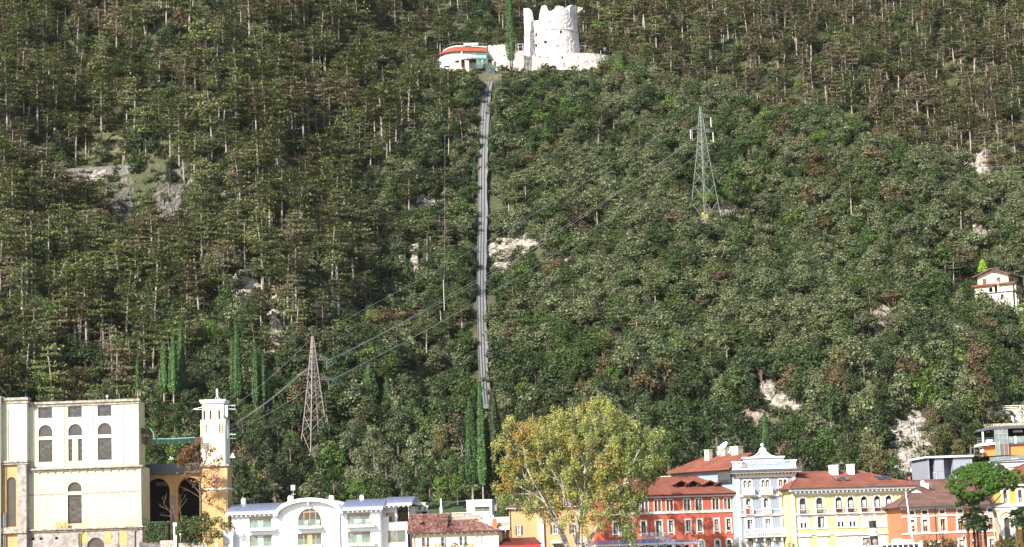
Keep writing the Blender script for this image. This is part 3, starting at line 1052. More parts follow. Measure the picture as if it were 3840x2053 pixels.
# ------------------------------------------------------------------ bare rock
def rock(name, label, cat, cx, cy, w, h, mat, seed, group=None):
 """bare rock lying in the slope: stepped ledges that dip under the soil at a ragged edge; cx,cy,w,h in full-view zoom"""
 q = 3840 / 2576.0
 p, y0, y1 = hit(cx * q, cy * q), hit(cx * q, (cy + h) * q).y, hit(cx * q, (cy - h) * q).y
 if y1 - y0 < 4 or y1 - y0 > 70:
  y0, y1 = p.y - 6, p.y + 6
 rx = w * q * p.y / F * 1.15
 y0, y1 = y0 - (y1 - y0) * .08, y1 + (y1 - y0) * .08
 nu, nv = 40, 44
 U, V = np.meshgrid(np.linspace(-1.15, 1.15, nu), np.linspace(-1.15, 1.15, nv))
 Y = (y0 + y1) / 2 + V * (y1 - y0) / 2
 X = p.x * Y / p.y + U * rx
 rr = np.random.RandomState(seed)
 n1, n2, n3 = vnoise(X / 3.2, Y / 3.6, seed), vnoise(X / 1.1, Y / 1.3, seed + 1), vnoise(X / .5, Y / .6, seed + 2)
 edge = np.sqrt(U ** 2 + V ** 2) + (n1 - .5) * .75 + (n2 - .5) * .35
 t = Y * .55 + X * .12 + n1 * 2.2
 step = np.floor(t) - t + .5
 hgt = .55 + step * (1.3 if h > 20 else .8) + (n1 - .4) * 1.6 + (n2 - .5) * .8 + (n3 - .5) * .45
 Z = terrain(X, Y) + np.where(edge < 1, hgt * np.clip((1 - edge) * 4, 0, 1) + .25, -1.2)
 P = np.stack([X - p.x, Y - p.y, Z - p.z], -1)
 f = [(j * nu + i, j * nu + i + 1, (j + 1) * nu + i + 1, (j + 1) * nu + i) for j in range(nv - 1) for i in range(nu - 1) if edge[j, i] < 1.12 and edge[j + 1, i + 1] < 1.12]
 me = bpy.data.meshes.new(name)
 me.from_pydata(P.reshape(-1, 3).tolist(), [], f)
 me.materials.append(mat)
 return tag(link(name, me, None, p), label, cat, group)

for i, (lb, cx, cy, w, h, mt) in enumerate([
  ('small white rock outcrop among bushes left of the upper lift track', 1070, 500, 28, 19, M.limestone),
  ('narrow whitish rock streak left of the lift track at mid slope', 1043, 640, 12, 36, M.limestone),
  ('broad pale rock band just right of the lift track', 1300, 622, 70, 24, M.limestone),
  ('small white ledge right of the broad pale rock band', 1435, 640, 26, 9, M.limestone),
  ('low whitish ledge under the broad pale rock band', 1262, 676, 26, 11, M.limestone),
  ('round pale bare rock in the trees left of centre', 620, 722, 37, 36, M.limestone),
  ('thin pinkish rock strip right of the round pale rock', 692, 738, 11, 30, M.pinkrock),
  ('reddish bare earth patch below the round pale rock', 690, 832, 18, 14, M.pinkrock),
  ('grey cliff face between pine trunks, largest on the left slope', 425, 508, 44, 64, M.greyrock),
  ('grey brown cliff left of the largest grey cliff', 305, 515, 28, 50, M.greyrock),
  ('grey rock face right of the largest grey cliff', 570, 492, 28, 20, M.greyrock),
  ('grey boulder ledge left of the lift track with dark cracks', 800, 665, 24, 16, M.greyrock),
  ('pale rock at the right foot of the green pylon', 1828, 525, 34, 16, M.limestone),
  ('pale ledge at the left foot of the green pylon', 1755, 548, 30, 12, M.pinkrock),
  ('white rocks on the far slope under the right pines', 2415, 428, 30, 11, M.limestone),
  ('white ledge on the far slope, right of similar rocks', 2475, 420, 28, 9, M.limestone),
  ('narrow pinkish rock scar on the slope below the villa', 2222, 792, 20, 40, M.pinkrock),
  ('pale rock scar running down above the blue hotel', 1932, 962, 18, 42, M.limestone),
  ('broad pale rock step above the yellow hotel roof', 1990, 1015, 46, 22, M.limestone),
  ('small pinkish rock right of the broad pale step', 2060, 1032, 28, 15, M.pinkrock),
  ('pinkish rock left of the broad pale step', 1888, 1050, 36, 20, M.pinkrock),
  ('tall whitish cliff left of the grey modern house', 2288, 1128, 54, 80, M.limestone),
  ('pale rock ledge above the tall whitish cliff', 2300, 1008, 34, 22, M.limestone), ('whitish rock shoulder at the upper left of the tall cliff', 2248, 1088, 30, 26, M.limestone),
  ('pale stones on the far right slope with railing', 2466, 566, 14, 9, M.limestone),
  ('grey bare rock behind the white hotel under the pylon', 790, 1185, 30, 26, M.greyrock)]):
 rock('rock_outcrop', lb, 'rock', cx, cy, w, h, mt, 60 + i, group='bare rocks on the mountainside')
# ------------------------------------------------------------------ buildings: a facade is an Empty whose x runs along the wall, y into the house, z up
class Fac:
 def __init__(s, name, label, cat, ref, Y, yaw=0.0, zb=1.5, group=None):
  p = at_y(ref[0], ref[1], Y)
  s.o = Vector((p.x, Y, zb))
  s.yaw = rad(yaw)
  s.du = Vector((math.cos(s.yaw), math.sin(s.yaw), 0))
  s.ly = Vector((-math.sin(s.yaw), math.cos(s.yaw), 0))
  s.e = thing(name, label, cat, s.o, s.yaw, group)
  s.holes = []

 def uz(s, px, py, d=0.0):
  r = ray(px, py)
  t = ((s.o - CAMP).dot(s.ly) - d) / r.dot(s.ly)
  p = CAMP + r * t
  return (p - s.o).dot(s.du), p.z - s.o.z

 def q(s, n, x, y, d=0.0):
  return s.uz(*S(n, x, y), d)

 def r(s, n, x0, y0, x1, y1, d=0.0):
  xm, ym = (x0 + x1) / 2, (y0 + y1) / 2
  return [s.q(n, x0, ym, d)[0], s.q(n, x1, ym, d)[0], s.q(n, xm, y1, d)[1], s.q(n, xm, y0, d)[1]]

 def world(s, u, y, z):
  return s.o + s.du * u + s.ly * y + Vector((0, 0, z))

 def box(s, name, mat, x0, x1, y0, y1, z0, z1, parent=None):
  return MB().box(x0, x1, y0, y1, z0, z1).build(name, mat, parent or s.e)

def even(rects, dw=None):
 """windows of one row share their height and sit on one line"""
 z0 = sum(r[2] for r in rects) / len(rects)
 z1 = sum(r[3] for r in rects) / len(rects)
 w = dw or sum(r[1] - r[0] for r in rects) / len(rects)
 return [[(r[0] + r[1]) / 2 - w / 2, (r[0] + r[1]) / 2 + w / 2, z0, z1] for r in rects]

def wall(name, mat, u0, u1, z0, z1, holes, parent, y=0.0, deep=.28, back=True):
 """a wall with real openings; holes: (u0,u1,z0,z1,arch)"""
 b = MB()
 us, zs = sorted({u0, u1} | {h[0] for h in holes} | {h[1] for h in holes}), sorted({z0, z1} | {h[2] for h in holes} | {h[3] for h in holes})
 us, zs = [u for u in us if u0 <= u <= u1], [z for z in zs if z0 <= z <= z1]
 for i in range(len(us) - 1):
  a, c = us[i], us[i + 1]
  um = (a + c) / 2
  j = 0
  while j < len(zs) - 1:
   zm = (zs[j] + zs[j + 1]) / 2
   if any(h[0] < um < h[1] and h[2] < zm < h[3] for h in holes):
    j += 1
    continue
   k = j
   while k + 1 < len(zs) - 1 and not any(h[0] < um < h[1] and h[2] < (zs[k + 1] + zs[k + 2]) / 2 < h[3] for h in holes):
    k += 1
   b.poly([(a, y, zs[j]), (c, y, zs[j]), (c, y, zs[k + 1]), (a, y, zs[k + 1])])
   j = k + 1
 for h in holes:
  o = arc_outline(*h)
  n = len(o)
  for i in range(n):
   p, q_ = o[i], o[(i + 1) % n]
   b.poly([(p[0], y, p[1]), (p[0], y + deep, p[1]), (q_[0], y + deep, q_[1]), (q_[0], y, q_[1])])
  if h[4]:
   arc = o[2:]
   mid = len(arc) // 2
   for cu, seg in ((h[1], arc[:mid + 1]), (h[0], arc[mid:])):
    for p, q_ in zip(seg, seg[1:]):
     b.poly([(cu, y, h[3]), (q_[0], y, q_[1]), (p[0], y, p[1])])
 return b.build(name, mat, parent)

def window(par, r, arch=0, y=.2, frame=None, nx=2, ny=3, bar=.07, glass=None, curtain=None, cur=(0, 1, 0, 1), surround=None, sw=.16, proud=.06, sill=True, name='window', depth=.06,
   shade=True, panes=True):
 """window > pane, curtain, surround, sill (the mesh of the window itself is its frame and bars)"""
 u0, u1, z0, z1 = r
 frame = frame or M.darkwood
 uc, zc = (u0 + u1) / 2, z0
 a = arc_outline(u0 - uc, u1 - uc, 0, z1 - z0, arch)
 hw, hh = (u1 - u0) / 2, z1 - z0
 ins = arc_outline(-hw + bar, hw - bar, bar, hh - bar, arch)
 b = MB().ringy(ins, a, 0, depth)
 rr = hw * arch
 zs = hh - rr

 def top(u):
  return zs + rr * math.sqrt(max(0, 1 - (u / hw) ** 2)) if arch else hh
 for i in range(1, nx):
  u = -hw + 2 * hw * i / nx
  b.box(u - bar * .4, u + bar * .4, .005, depth - .005, bar * .5, top(u) - bar * .5)
 for j in range(1, ny):
  z = hh * j / ny
  w = hw if z < zs else hw * math.sqrt(max(0, 1 - ((z - zs) / rr) ** 2)) if rr else hw
  b.box(-w + bar * .5, w - bar * .5, .008, depth - .008, z - bar * .4, z + bar * .4)
 o = b.build(name, frame, par, (uc, y, zc))
 if panes:
  p = MB()
  if arch or nx * ny > 24 and False:
   p.poly([(u, depth * .6, z) for u, z in a])
  else:
   for i in range(nx):
    for j in range(ny):
     x0, x1 = -hw + 2 * hw * i / nx, -hw + 2 * hw * (i + 1) / nx
     za, zb_ = hh * j / ny, hh * (j + 1) / ny
     t1, t2 = RND.uniform(-.005, .005), RND.uniform(-.005, .005)
     p.poly([(x0, depth * .6 + t1, za), (x1, depth * .6 + t2, za), (x1, depth * .6 - t1, zb_), (x0, depth * .6 - t2, zb_)])
  p.build('pane', glass or M.glass, o)
 if curtain:
  c0, c1, d0, d1 = cur
  c = MB()
  x0, x1 = -hw + bar + (2 * hw - 2 * bar) * c0, -hw + bar + (2 * hw - 2 * bar) * c1
  k = 6
  zz0, zz1 = bar + (hh - 2 * bar) * d0, min(bar + (hh - 2 * bar) * d1, (zs if arch else hh))
  for i in range(k):
   a0, a1 = x0 + (x1 - x0) * i / k, x0 + (x1 - x0) * (i + 1) / k
   dy = .012 if i % 2 else 0
   c.poly([(a0, depth * .45 + .002, zz0), (a1, depth * .45 + .002 + dy * .0, zz0), (a1, depth * .45 + .002, zz1), (a0, depth * .45 + .002, zz1)])
  c.build('curtain', curtain, o)
 if surround:
  oo = arc_outline(-hw - sw, hw + sw, -sw * .3, hh + sw, arch)
  MB().ringy(a, oo, -y - proud, -y + .03).build('surround', surround, o)
 if sill:
  MB().box(-hw - sw * 1.2, hw + sw * 1.2, -y - .14, -y + .02, -.12 - sw * .3, -.001 - sw * .3).build('sill', surround or M.trim, o)
 return o

def hip_roof(name, mat, par, u0, u1, y0, y1, z, h, over=.7, ri=None, rj=None, th=.18, ym=None):
 """hipped roof over a rectangle; ri/rj: how far the ridge ends stand in from the eaves (0 = gable)"""
 a0, a1, b0, b1 = u0 - over, u1 + over, y0 - over, y1 + over
 half = (b1 - b0) / 2
 ri = half if ri is None else ri
 rj = half if rj is None else rj
 ym = (b0 + b1) / 2 if ym is None else ym
 E = [(a0, b0, z), (a1, b0, z), (a1, b1, z), (a0, b1, z)]
 R = [(a0 + ri, ym, z + h), (a1 - rj, ym, z + h)]
 b = MB()
 b.poly([E[0], E[1], R[1], R[0]]).poly([E[2], E[3], R[0], R[1]]).poly([E[1], E[2], R[1]]).poly([E[3], E[0], R[0]])
 D = [(x, y, zz - th) for x, y, zz in E]
 for i in range(4):
  j = (i + 1) % 4
  b.poly([D[i], D[j], E[j], E[i]])
 b.poly(D[::-1])
 o = b.build(name, mat, par)
 cap = MB().tube([R[0], R[1]], .14, 6)
 for e, rr in ((E[0], R[0]), (E[3], R[0]), (E[1], R[1]), (E[2], R[1])):
  cap.tube([e, rr], .12, 6)
 cap.build('ridge_tiles', mat, o)
 return o

def dentils(par, mat, u0, u1, z0, z1, step=.6, w=.22, deep=.35, y=0.0, name='eave_bracket'):
 """brackets under an eave: one mesh shared, each its own part when there is room to see it"""
 me = MB().box(-w / 2, w / 2, -deep, 0, 0, z1 - z0).mesh(name)
 me.materials.append(mat)
 n = max(2, int(round((u1 - u0) / step)))
 for i in range(n + 1):
  link(name, me, par, (u0 + (u1 - u0) * i / n, y, z0))

def railing(par, mat, pts, h=1.0, step=.16, r=.018, name='railing', rails=2):
 b = MB()
 for p, q_ in zip(pts, pts[1:]):
  p, q_ = Vector(p), Vector(q_)
  L_ = (q_ - p).length
  for i in range(max(1, int(L_ / step)) + 1):
   c = p.lerp(q_, i / max(1, int(L_ / step)))
   b.bar(c, c + Vector((0, 0, h)), r * 1.6)
  for k in range(rails):
   zz = h * (1 - k * .85 / max(1, rails - 1)) if rails > 1 else h
   b.bar(p + Vector((0, 0, zz)), q_ + Vector((0, 0, zz)), r * 2.6)
 return b.build(name, mat, par)

def body(par, mat, u0, u1, y0, y1, z0, z1, name='body', front=False):
 """side, back and top walls of a block whose front is a wall() of its own"""
 b = MB()
 b.poly([(u0, y0, z0), (u0, y0, z1), (u0, y1, z1), (u0, y1, z0)])
 b.poly([(u1, y0, z0), (u1, y1, z0), (u1, y1, z1), (u1, y0, z1)])
 b.poly([(u0, y1, z0), (u0, y1, z1), (u1, y1, z1), (u1, y1, z0)])
 b.poly([(u0, y0, z1), (u1, y0, z1), (u1, y1, z1), (u0, y1, z1)])
 if front:
  b.poly([(u0, y0, z0), (u1, y0, z0), (u1, y0, z1), (u0, y0, z1)])
 return b.build(name, mat, par)

def chimney(par, u, y, z, w, h, mat, cap=True, name='chimney'):
 b = MB().box(u - w / 2, u + w / 2, y - w / 2, y + w / 2, z - 1.2, z + h)
 o = b.build(name, mat, par)
 if cap:
  MB().box(u - w / 2 - .08, u + w / 2 + .08, y - w / 2 - .08, y + w / 2 + .08, z + h, z + h + .12).build('chimney_cap', mat, o)
 return o

def tv_aerial(par, u, y, z, h):
 b = MB().tube([(u, y, z), (u, y, z + h)], .03, 5)
 for k, w in ((.98, .8), (.8, .55), (.62, .45)):
  b.bar((u - w, y, z + h * k), (u + w, y, z + h * k), .03)
  for i in range(-3, 4):
   b.bar((u + w * i / 3.2, y - .25, z + h * k), (u + w * i / 3.2, y + .25, z + h * k), .018)
 return b.build('aerial', M.steel, par)

def leafy(name, label, cat, lobes, mat, per=40, size=(.25, .5), group=None, trunk=None, shell=.45, up=.3, flat=.9, part='foliage', loc=(0, 0, 0), parent=None, bend=.3):
 C, N = blob_points(lobes, per, shell, flat, up)
 me = leaf_mesh(part, C, N, NP.uniform(size[0], size[1], len(C)), mat, 1.5, bend)
 if parent is not None:
  return link(part, me, parent)
 e = thing(name, label, cat, loc, 0, group)
 link(part, me, e)
 if trunk:
  trunk.build('trunk', M.bark, e)
 return e

def text(par, s, size, mat, loc, name='lettering', depth=.04, w=None, fit=None):
 cu = bpy.data.curves.new(name, 'FONT')
 cu.body = s
 cu.size = size
 cu.extrude = depth
 cu.align_x = 'CENTER'
 cu.resolution_u = 2
 cu.materials.append(mat)
 tmp = bpy.data.objects.new('tmp', cu)
 me = bpy.data.meshes.new_from_object(tmp)
 bpy.data.objects.remove(tmp)
 bpy.data.curves.remove(cu)
 if fit:
  xs = [v.co.x for v in me.vertices]
  w = fit / (max(xs) - min(xs))
 o = link(name, me, par, loc)
 o.rotation_euler = (math.pi / 2, 0, 0)
 if w:
  o.scale = (w, 1, 1)
 return o

def strip_wall(name, mat, par, y, us, top, holes, deep=.3, n=28):
 """a wall with a shaped top; holes: (u0, u1, bottom z, function u -> top z)"""
 b = MB()
 U = sorted({us[0], us[1]} | {h[0] for h in holes} | {h[1] for h in holes} | {us[0] + (us[1] - us[0]) * i / n for i in range(n + 1)})
 for a, c in zip(U, U[1:]):
  m_ = (a + c) / 2
  hs = sorted((h for h in holes if h[0] < m_ < h[1]), key=lambda h: h[2])
  lo = [(0.0, 0.0)]
  hi = []
  for h in hs:
   hi.append((h[2], h[2]))
   lo.append((h[3](a), h[3](c)))
  hi.append((top(a), top(c)))
  for (l0, l1), (h0, h1) in zip(lo, hi):
   b.poly([(a, y, l0), (c, y, l1), (c, y, h1), (a, y, h0)])
  for h in hs:
   b.poly([(a, y, h[3](a)), (a, y + deep, h[3](a)), (c, y + deep, h[3](c)), (c, y, h[3](c))])
   b.poly([(a, y, h[2]), (c, y, h[2]), (c, y + deep, h[2]), (a, y + deep, h[2])])
 for h in holes:
  for u in (h[0], h[1]):
   b.poly([(u, y, h[2]), (u, y + deep, h[2]), (u, y + deep, h[3](u)), (u, y, h[3](u))])
 return b.build(name, mat, par)
# ================================================================== the yellow power station, far left
def power_station():
 f = Fac('power_station', 'long pale yellow industrial building with tall arched grid windows on grey stone base', 'power station', S(1, 240, 700), 375, -2)
 e = f.e
 uR = f.q(1, 1168, 450)[0]
 ztop = (f.q(1, 300, 170)[1] + f.q(1, 1160, 150)[1]) / 2
 zc = (f.q(1, 300, 735)[1] + f.q(1, 1180, 695)[1]) / 2
 zb = (f.q(1, 300, 1245)[1] + f.q(1, 1150, 1205)[1]) / 2
 up = even([f.r(1, 322, 198, 438, 290), f.r(1, 571, 190, 690, 280), f.r(1, 821, 183, 938, 273)])
 ar = even([f.r(1, 325, 345, 440, 443), f.r(1, 575, 338, 691, 437), f.r(1, 823, 330, 940, 430)], up[0][1] - up[0][0])
 lo = even([f.r(1, 325, 466, 442, 657), f.r(1, 575, 458, 692, 650), f.r(1, 823, 450, 942, 640)], up[0][1] - up[0][0])
 wn = (lo[1][1] - lo[1][0]) * .30
 slits = [[lo[1][0], lo[1][0] + wn, lo[1][2], lo[1][3]], [lo[1][1] - wn, lo[1][1], lo[1][2], lo[1][3]]]
 H_ = [(*r, 0) for r in up] + [(*r, 1) for r in ar] + [(*lo[0], 0), (*lo[2], 0)] + [(*r, 0) for r in slits]
 wall('upper_wall', M.station_up, 0, uR, zc + .15, ztop, H_, e, 0, .4)
 for r in up:
  window(e, r, 0, .3, M.rust, 5, 4, .035, M.glass_grey, sill=False)
 for r in ar:
  window(e, r, 1, .3, M.rust, 5, 3, .035, M.glass_grey, sill=False)
  MB().box(r[0] - .1, r[1] + .1, -.05, .2, r[2] - .55, r[2] - .02).build('window_band', M.white_trim, e)
 for r in (lo[0], lo[2]):
  window(e, r, 0, .3, M.rust, 5, 8, .035, M.glass_grey, sill=False)
 for r in slits:
  window(e, r, 0, .3, M.rust, 2, 8, .035, M.glass_grey, sill=False)
 la = f.r(1, 577, 828, 696, 908)
 ll = f.r(1, 579, 936, 697, 1178)
 ll[0], ll[1] = la[0], la[1]
 wall('lower_wall', M.station_low, 0, uR + .6, zb + .1, zc, [(*la, 1), (*ll, 0)], e, -.7, .5)
 window(e, la, 1, -.3, M.rust, 5, 3, .035, M.glass_grey, sill=False)
 window(e, ll, 0, -.3, M.rust, 5, 9, .035, M.glass_grey, sill=False)
 zband = f.q(1, 700, 922)[1]
 for a, b in ((0, la[0] - .02), (la[1] + .02, uR + .6)):
  MB().box(a, b, -.76, -.6, zband - .13, zband + .13).build('stone_band', M.old_cornice, e)
 po = f.r(1, 735, 1296, 880, 1500, .9)
 po[2] = 0.1
 zp = f.q(1, 800, 1295, .9)[1]
 po[3] = zp
 vents = even([f.r(1, 268, 1297, 291, 1318, .9), f.r(1, 331, 1294, 362, 1316, .9), f.r(1, 460, 1288, 495, 1308, .9)])
 wall('base_wall', M.grey_stone, -.2, uR + .6, 0, zb, [(*po, 1)] + [(*v, 1) for v in vents], e, -1.0, .6)
 for v in vents:
  MB().prism(arc_outline(*v, 1), -.5, -.45).build('vent', M.dark, e)
 window(e, po, 1, -.6, M.rust, 7, 6, .08, M.glass_grey, surround=M.old_cornice, sw=.45, proud=.1, sill=False, name='portal')
 for x0, y0, x1, y1 in ((672, 1235, 735, 1345), (880, 1232, 935, 1345), (1003, 1230, 1068, 1360)):
  r = f.r(1, x0, y0, x1, y1, 1.0)
  MB().box(r[0], r[1], -1.03, -.99, r[2], r[3]).build('ochre_panel', M.ochre, e)
 for a, b in ((f.q(1, 560, 0)[0], f.q(1, 665, 0)[0]), (f.q(1, 945, 0)[0], f.q(1, 998, 0)[0]), (f.q(1, 1078, 0)[0], uR + .7)):
  MB().box(a, b, -1.16, -.98, 0, zb - .6).build('pilaster', M.grey_stone, e)
 for nm, z, y0, x1, hh in (('roof_cornice', ztop, -.45, uR + .3, .42), ('roof_cornice', ztop - .45, -.2, uR + .12, .3), ('middle_cornice', zc, -1.25, uR + .95, .3), ('middle_cornice', zc - .3, -.95, uR + .75, .28),
        ('base_cornice', zb, -1.55, uR + .95, .3), ('base_cornice', zb - .3, -1.25, uR + .8, .25)):
  MB().box(-.1, x1, y0, .5, z - hh * .0, z + hh - .02).build(nm, M.old_cornice, e)
 for s in range(14):
  u = uR * (s + .5) / 14
  MB().box(u - .1, u + .1, -.9, -.68, zc - .62, zc - .3).build('cornice_bracket', M.old_cornice, e)
 body(e, M.station_low, 0, uR, .02, 5.2, 0, ztop - .02)
 MB().box(uR - .02, uR + .6, -.69, 6, 0, zc - .02).build('side_ledge_wall', M.station_low, e)
 for x in (287, 540, 786, 1037):
  u = f.q(1, x, 400)[0]
  MB().tube([(u, -.10, ztop - .2), (u, -.10, zc + .5)], .05, 6).build('rain_pipe', M.trim, e)
 u = f.q(1, 675, 1300, 1.2)[0]
 MB().tube([(u + .6, -1.3, zb - .2), (u, -1.3, zb - .7), (u, -1.3, 0)], .09, 6).build('rain_pipe', M.zinc, e)
 u = f.q(1, 1137, 1290, 1.2)[0]
 MB().tube([(u + .5, -1.3, zb - .2), (u, -1.3, zb - .7), (u, -1.3, 0)], .09, 6).build('rain_pipe', M.zinc, e)
 MB().tube([(uR + .45, -.8, zc - .2), (uR + .45, -.8, zb)], .08, 6).build('rain_pipe', M.trim, e)
 railing(e, M.rust, [(.2, -1.1, zc + .3), (uR + .8, -1.1, zc + .3), (uR + .8, 3, zc + .3)], 1.1, 1.1, .016)
 railing(e, M.rust, [(.2, -1.4, zb + .3), (uR + .9, -1.4, zb + .3), (uR + .9, 3, zb + .3)], 1.2, .95, .016)
 for x in (468, 492, 527, 545):
  u = f.q(1, x, 1200, 1.4)[0]
  MB().box(u, u + .55, -1.44, -1.40, zb + .3, zb + 1.35).build('shutter', M.ochre, e)
 u, z = f.q(1, 900, 150)
 t = MB().tube([(u, .3, ztop), (u, .3, ztop + .9)], .05, 6).ball((u, .3, ztop + 1.0), .25, 8)
 t.build('roof_lamp', M.whitepaint, e)
 uP = f.q(1, 226, 400, 1.4)[0]
 zt2 = f.q(1, 130, 140, 1.4)[1]
 zm = f.q(1, 130, 665, 1.4)[1]
 p0 = f.q(1, 18, 400, 1.4)[0]
 wall('pavilion_upper_wall', M.station_up, p0, uP, zm, zt2, [], e, -1.4)
 aw = f.r(1, 57, 785, 133, 1205, 1.9)
 wall('pavilion_lower_wall', M.ochre, p0, uP, 0, zm, [(*aw, 1)], e, -1.7, .5)
 window(e, aw, 1, -1.4, M.rust, 4, 14, .035, M.glass_grey, sill=False)
 MB().box(uP - .02, uP, -1.4, .0, zm, zt2).build('pavilion_side', M.station_up, e)
 MB().box(uP - 1.55, uP + .05, -2.1, .0, 0, zm).build('pavilion_pilaster', M.grey_stone, e)
 MB().box(p0 - .1, p0 + .75, -2.1, -1.5, 0, zm * .63).build('pavilion_pilaster', M.grey_stone, e)
 for z, y0, hh in ((zt2, -1.85, .5), (zt2 - .5, -1.6, .35), (zm, -2.4, .35), (zm - .35, -2.2, .3)):
  MB().box(p0 - .3, uP + .3, y0, .3, z, z + hh - .02).build('pavilion_cornice', M.old_cornice, e)
 zq = f.q(1, 130, 1210, 2)[1]
 MB().box(p0, uP + .1, -2.4, -1.75, zq - 1.0, zq).build('pavilion_cornice', M.old_cornice, e)
 body(e, M.station_up, p0 - 14, p0, -2.6, 20, 0, zt2 + .8, name='end_wing', front=True)
 MB().tube([(p0 + .1, -2.75, zt2 - .5), (p0 + .1, -2.75, 0)], .1, 6).build('rain_pipe', M.zinc, e)
 u = uR
 zz = f.q(1, 1195, 385)[1]
 MB().prism([(u, zz - .5), (u + 1.4, zz - .9), (u + 1.3, zz + .1), (u, zz + .45)], 2.0, 4.5).build('side_canopy', M.brownwood, e)
 q_ = [f.q(1, 1205, 368), f.q(1, 1245, 372), f.q(1, 1270, 405), f.q(1, 1275, 455)]
 MB().tube([(a, 2.2, b) for a, b in q_], .12, 6).build('goose_neck_pipe', M.greenpipe, e)
 return f, uR

ST, ST_UR = power_station()

def pipe_bridge():
 f = ST
 e = thing('pipe_bridge', 'green pipes spanning from power station to antenna tower', 'pipe bridge', f.o)
 u0, u1 = f.q(1, 1255, 465)[0], f.q(1, 1622, 465)[0]
 for k, y in enumerate((450, 461, 473, 489)):
  za, zb = f.q(1, 1255, y)[1], f.q(1, 1622, y + (2 if k < 3 else -4))[1]
  za = zb = (za + zb) / 2
  MB().tube([(u0, 2 + k * .3, za), ((u0 + u1) / 2, 2 + k * .3, za - .12), (u1, 2 + k * .3, zb)], .11, 8).build('pipe', M.greenpipe, e)
 for x0, x1 in ((1168, 1262), (1615, 1690)):
  a, z1 = f.q(1, x0, 446)
  b, z0 = f.q(1, x1, 492)
  m_ = MB()
  n = 7
  for i in range(n):
   s0, s1 = a + (b - a) * i / n, a + (b - a) * (i + 1) / n
   m_.bar((s0, 1.8, z0), (s1, 1.8, z1), .06).bar((s0, 1.8, z1), (s1, 1.8, z0), .06).bar((s0, 1.8, z0), (s0, 1.8, z1), .05)
  for z in (z0, z1):
   m_.bar((a, 1.8, z), (b, 1.8, z), .09).bar((a, 3.2, z), (b, 3.2, z), .09)
  m_.build('end_lattice', M.rust, e)
 for i in range(4):
  u = u0 + (u1 - u0) * (i + .5) / 4
  MB().bar((u, 2.4, f.q(1, 1400, 446)[1]), (u, 2.4, f.q(1, 1400, 496)[1]), .09).build('pipe_hanger', M.greenpipe, e)

pipe_bridge()

def arcade():
 f = Fac('arcade', 'ochre gallery with two wide round arches and dark roof between station and tower', 'arcade', S(1, 1195, 900), 384, -2)
 e = f.e
 u1 = f.q(1, 1705, 900)[0]
 z1 = f.q(1, 1450, 758)[1]
 zr = f.q(1, 1450, 672)[1]
 A = [f.r(1, 1222, 795, 1432, 1300), f.r(1, 1494, 786, 1702, 1300)]
 for a in A:
  a[2] = .5
 z3 = (A[0][3] + A[1][3]) / 2
 for a in A:
  a[3] = z3
 wall('wall', M.ochre, -1.0, u1, 0, z1, [(*a, 1) for a in A], e, 0, 1.2)
 for a in A:
  MB().ringy(arc_outline(*a, 1), arc_outline(a[0] - .35, a[1] + .35, a[2], a[3] + .35, 1), -.08, .05).build('arch_moulding', M.ochre, e)
 MB().box(A[0][1] + .4, A[1][0] - .4, -.15, .1, 0, f.q(1, 1460, 940)[1]).build('pier_base', M.grey_stone, e)
 MB().box(-1.2, u1 + .1, -.9, 8, z1 + .01, z1 + .3).build('eave_slab', M.zinc, e)
 MB().prism([(-1.2, z1 + .3), (u1, z1 + .3), (u1, zr), (-1.2, zr)], -.55, 8).build('roof_parapet', M.zinc, e)
 for i in range(12):
  u = (u1) * i / 12
  MB().box(u, u + .08, -.62, -.5, z1 + .3, zr - .1).build('roof_seam', M.zinc, e)
 MB().box(-1.0, u1, 7.6, 8, 0, z1).build('back_wall', M.dark, e)  # back wall coloured near black in place of the gallery's shade
 MB().box(u1 - .05, u1, .1, 7.5, 0, z1).build('side_wall', M.ochre, e)
 r = f.r(1, 1245, 815, 1410, 850)
 MB().box(r[0], r[1], 7.3, 7.5, r[2], r[3]).build('inner_window', M.greycurtain, e)
 for s in (.33, .66):
  u = r[0] + (r[1] - r[0]) * s
  MB().box(u - .05, u + .05, 7.2, 7.3, r[2], r[3]).build('window_bar', M.zinc, e)

arcade()

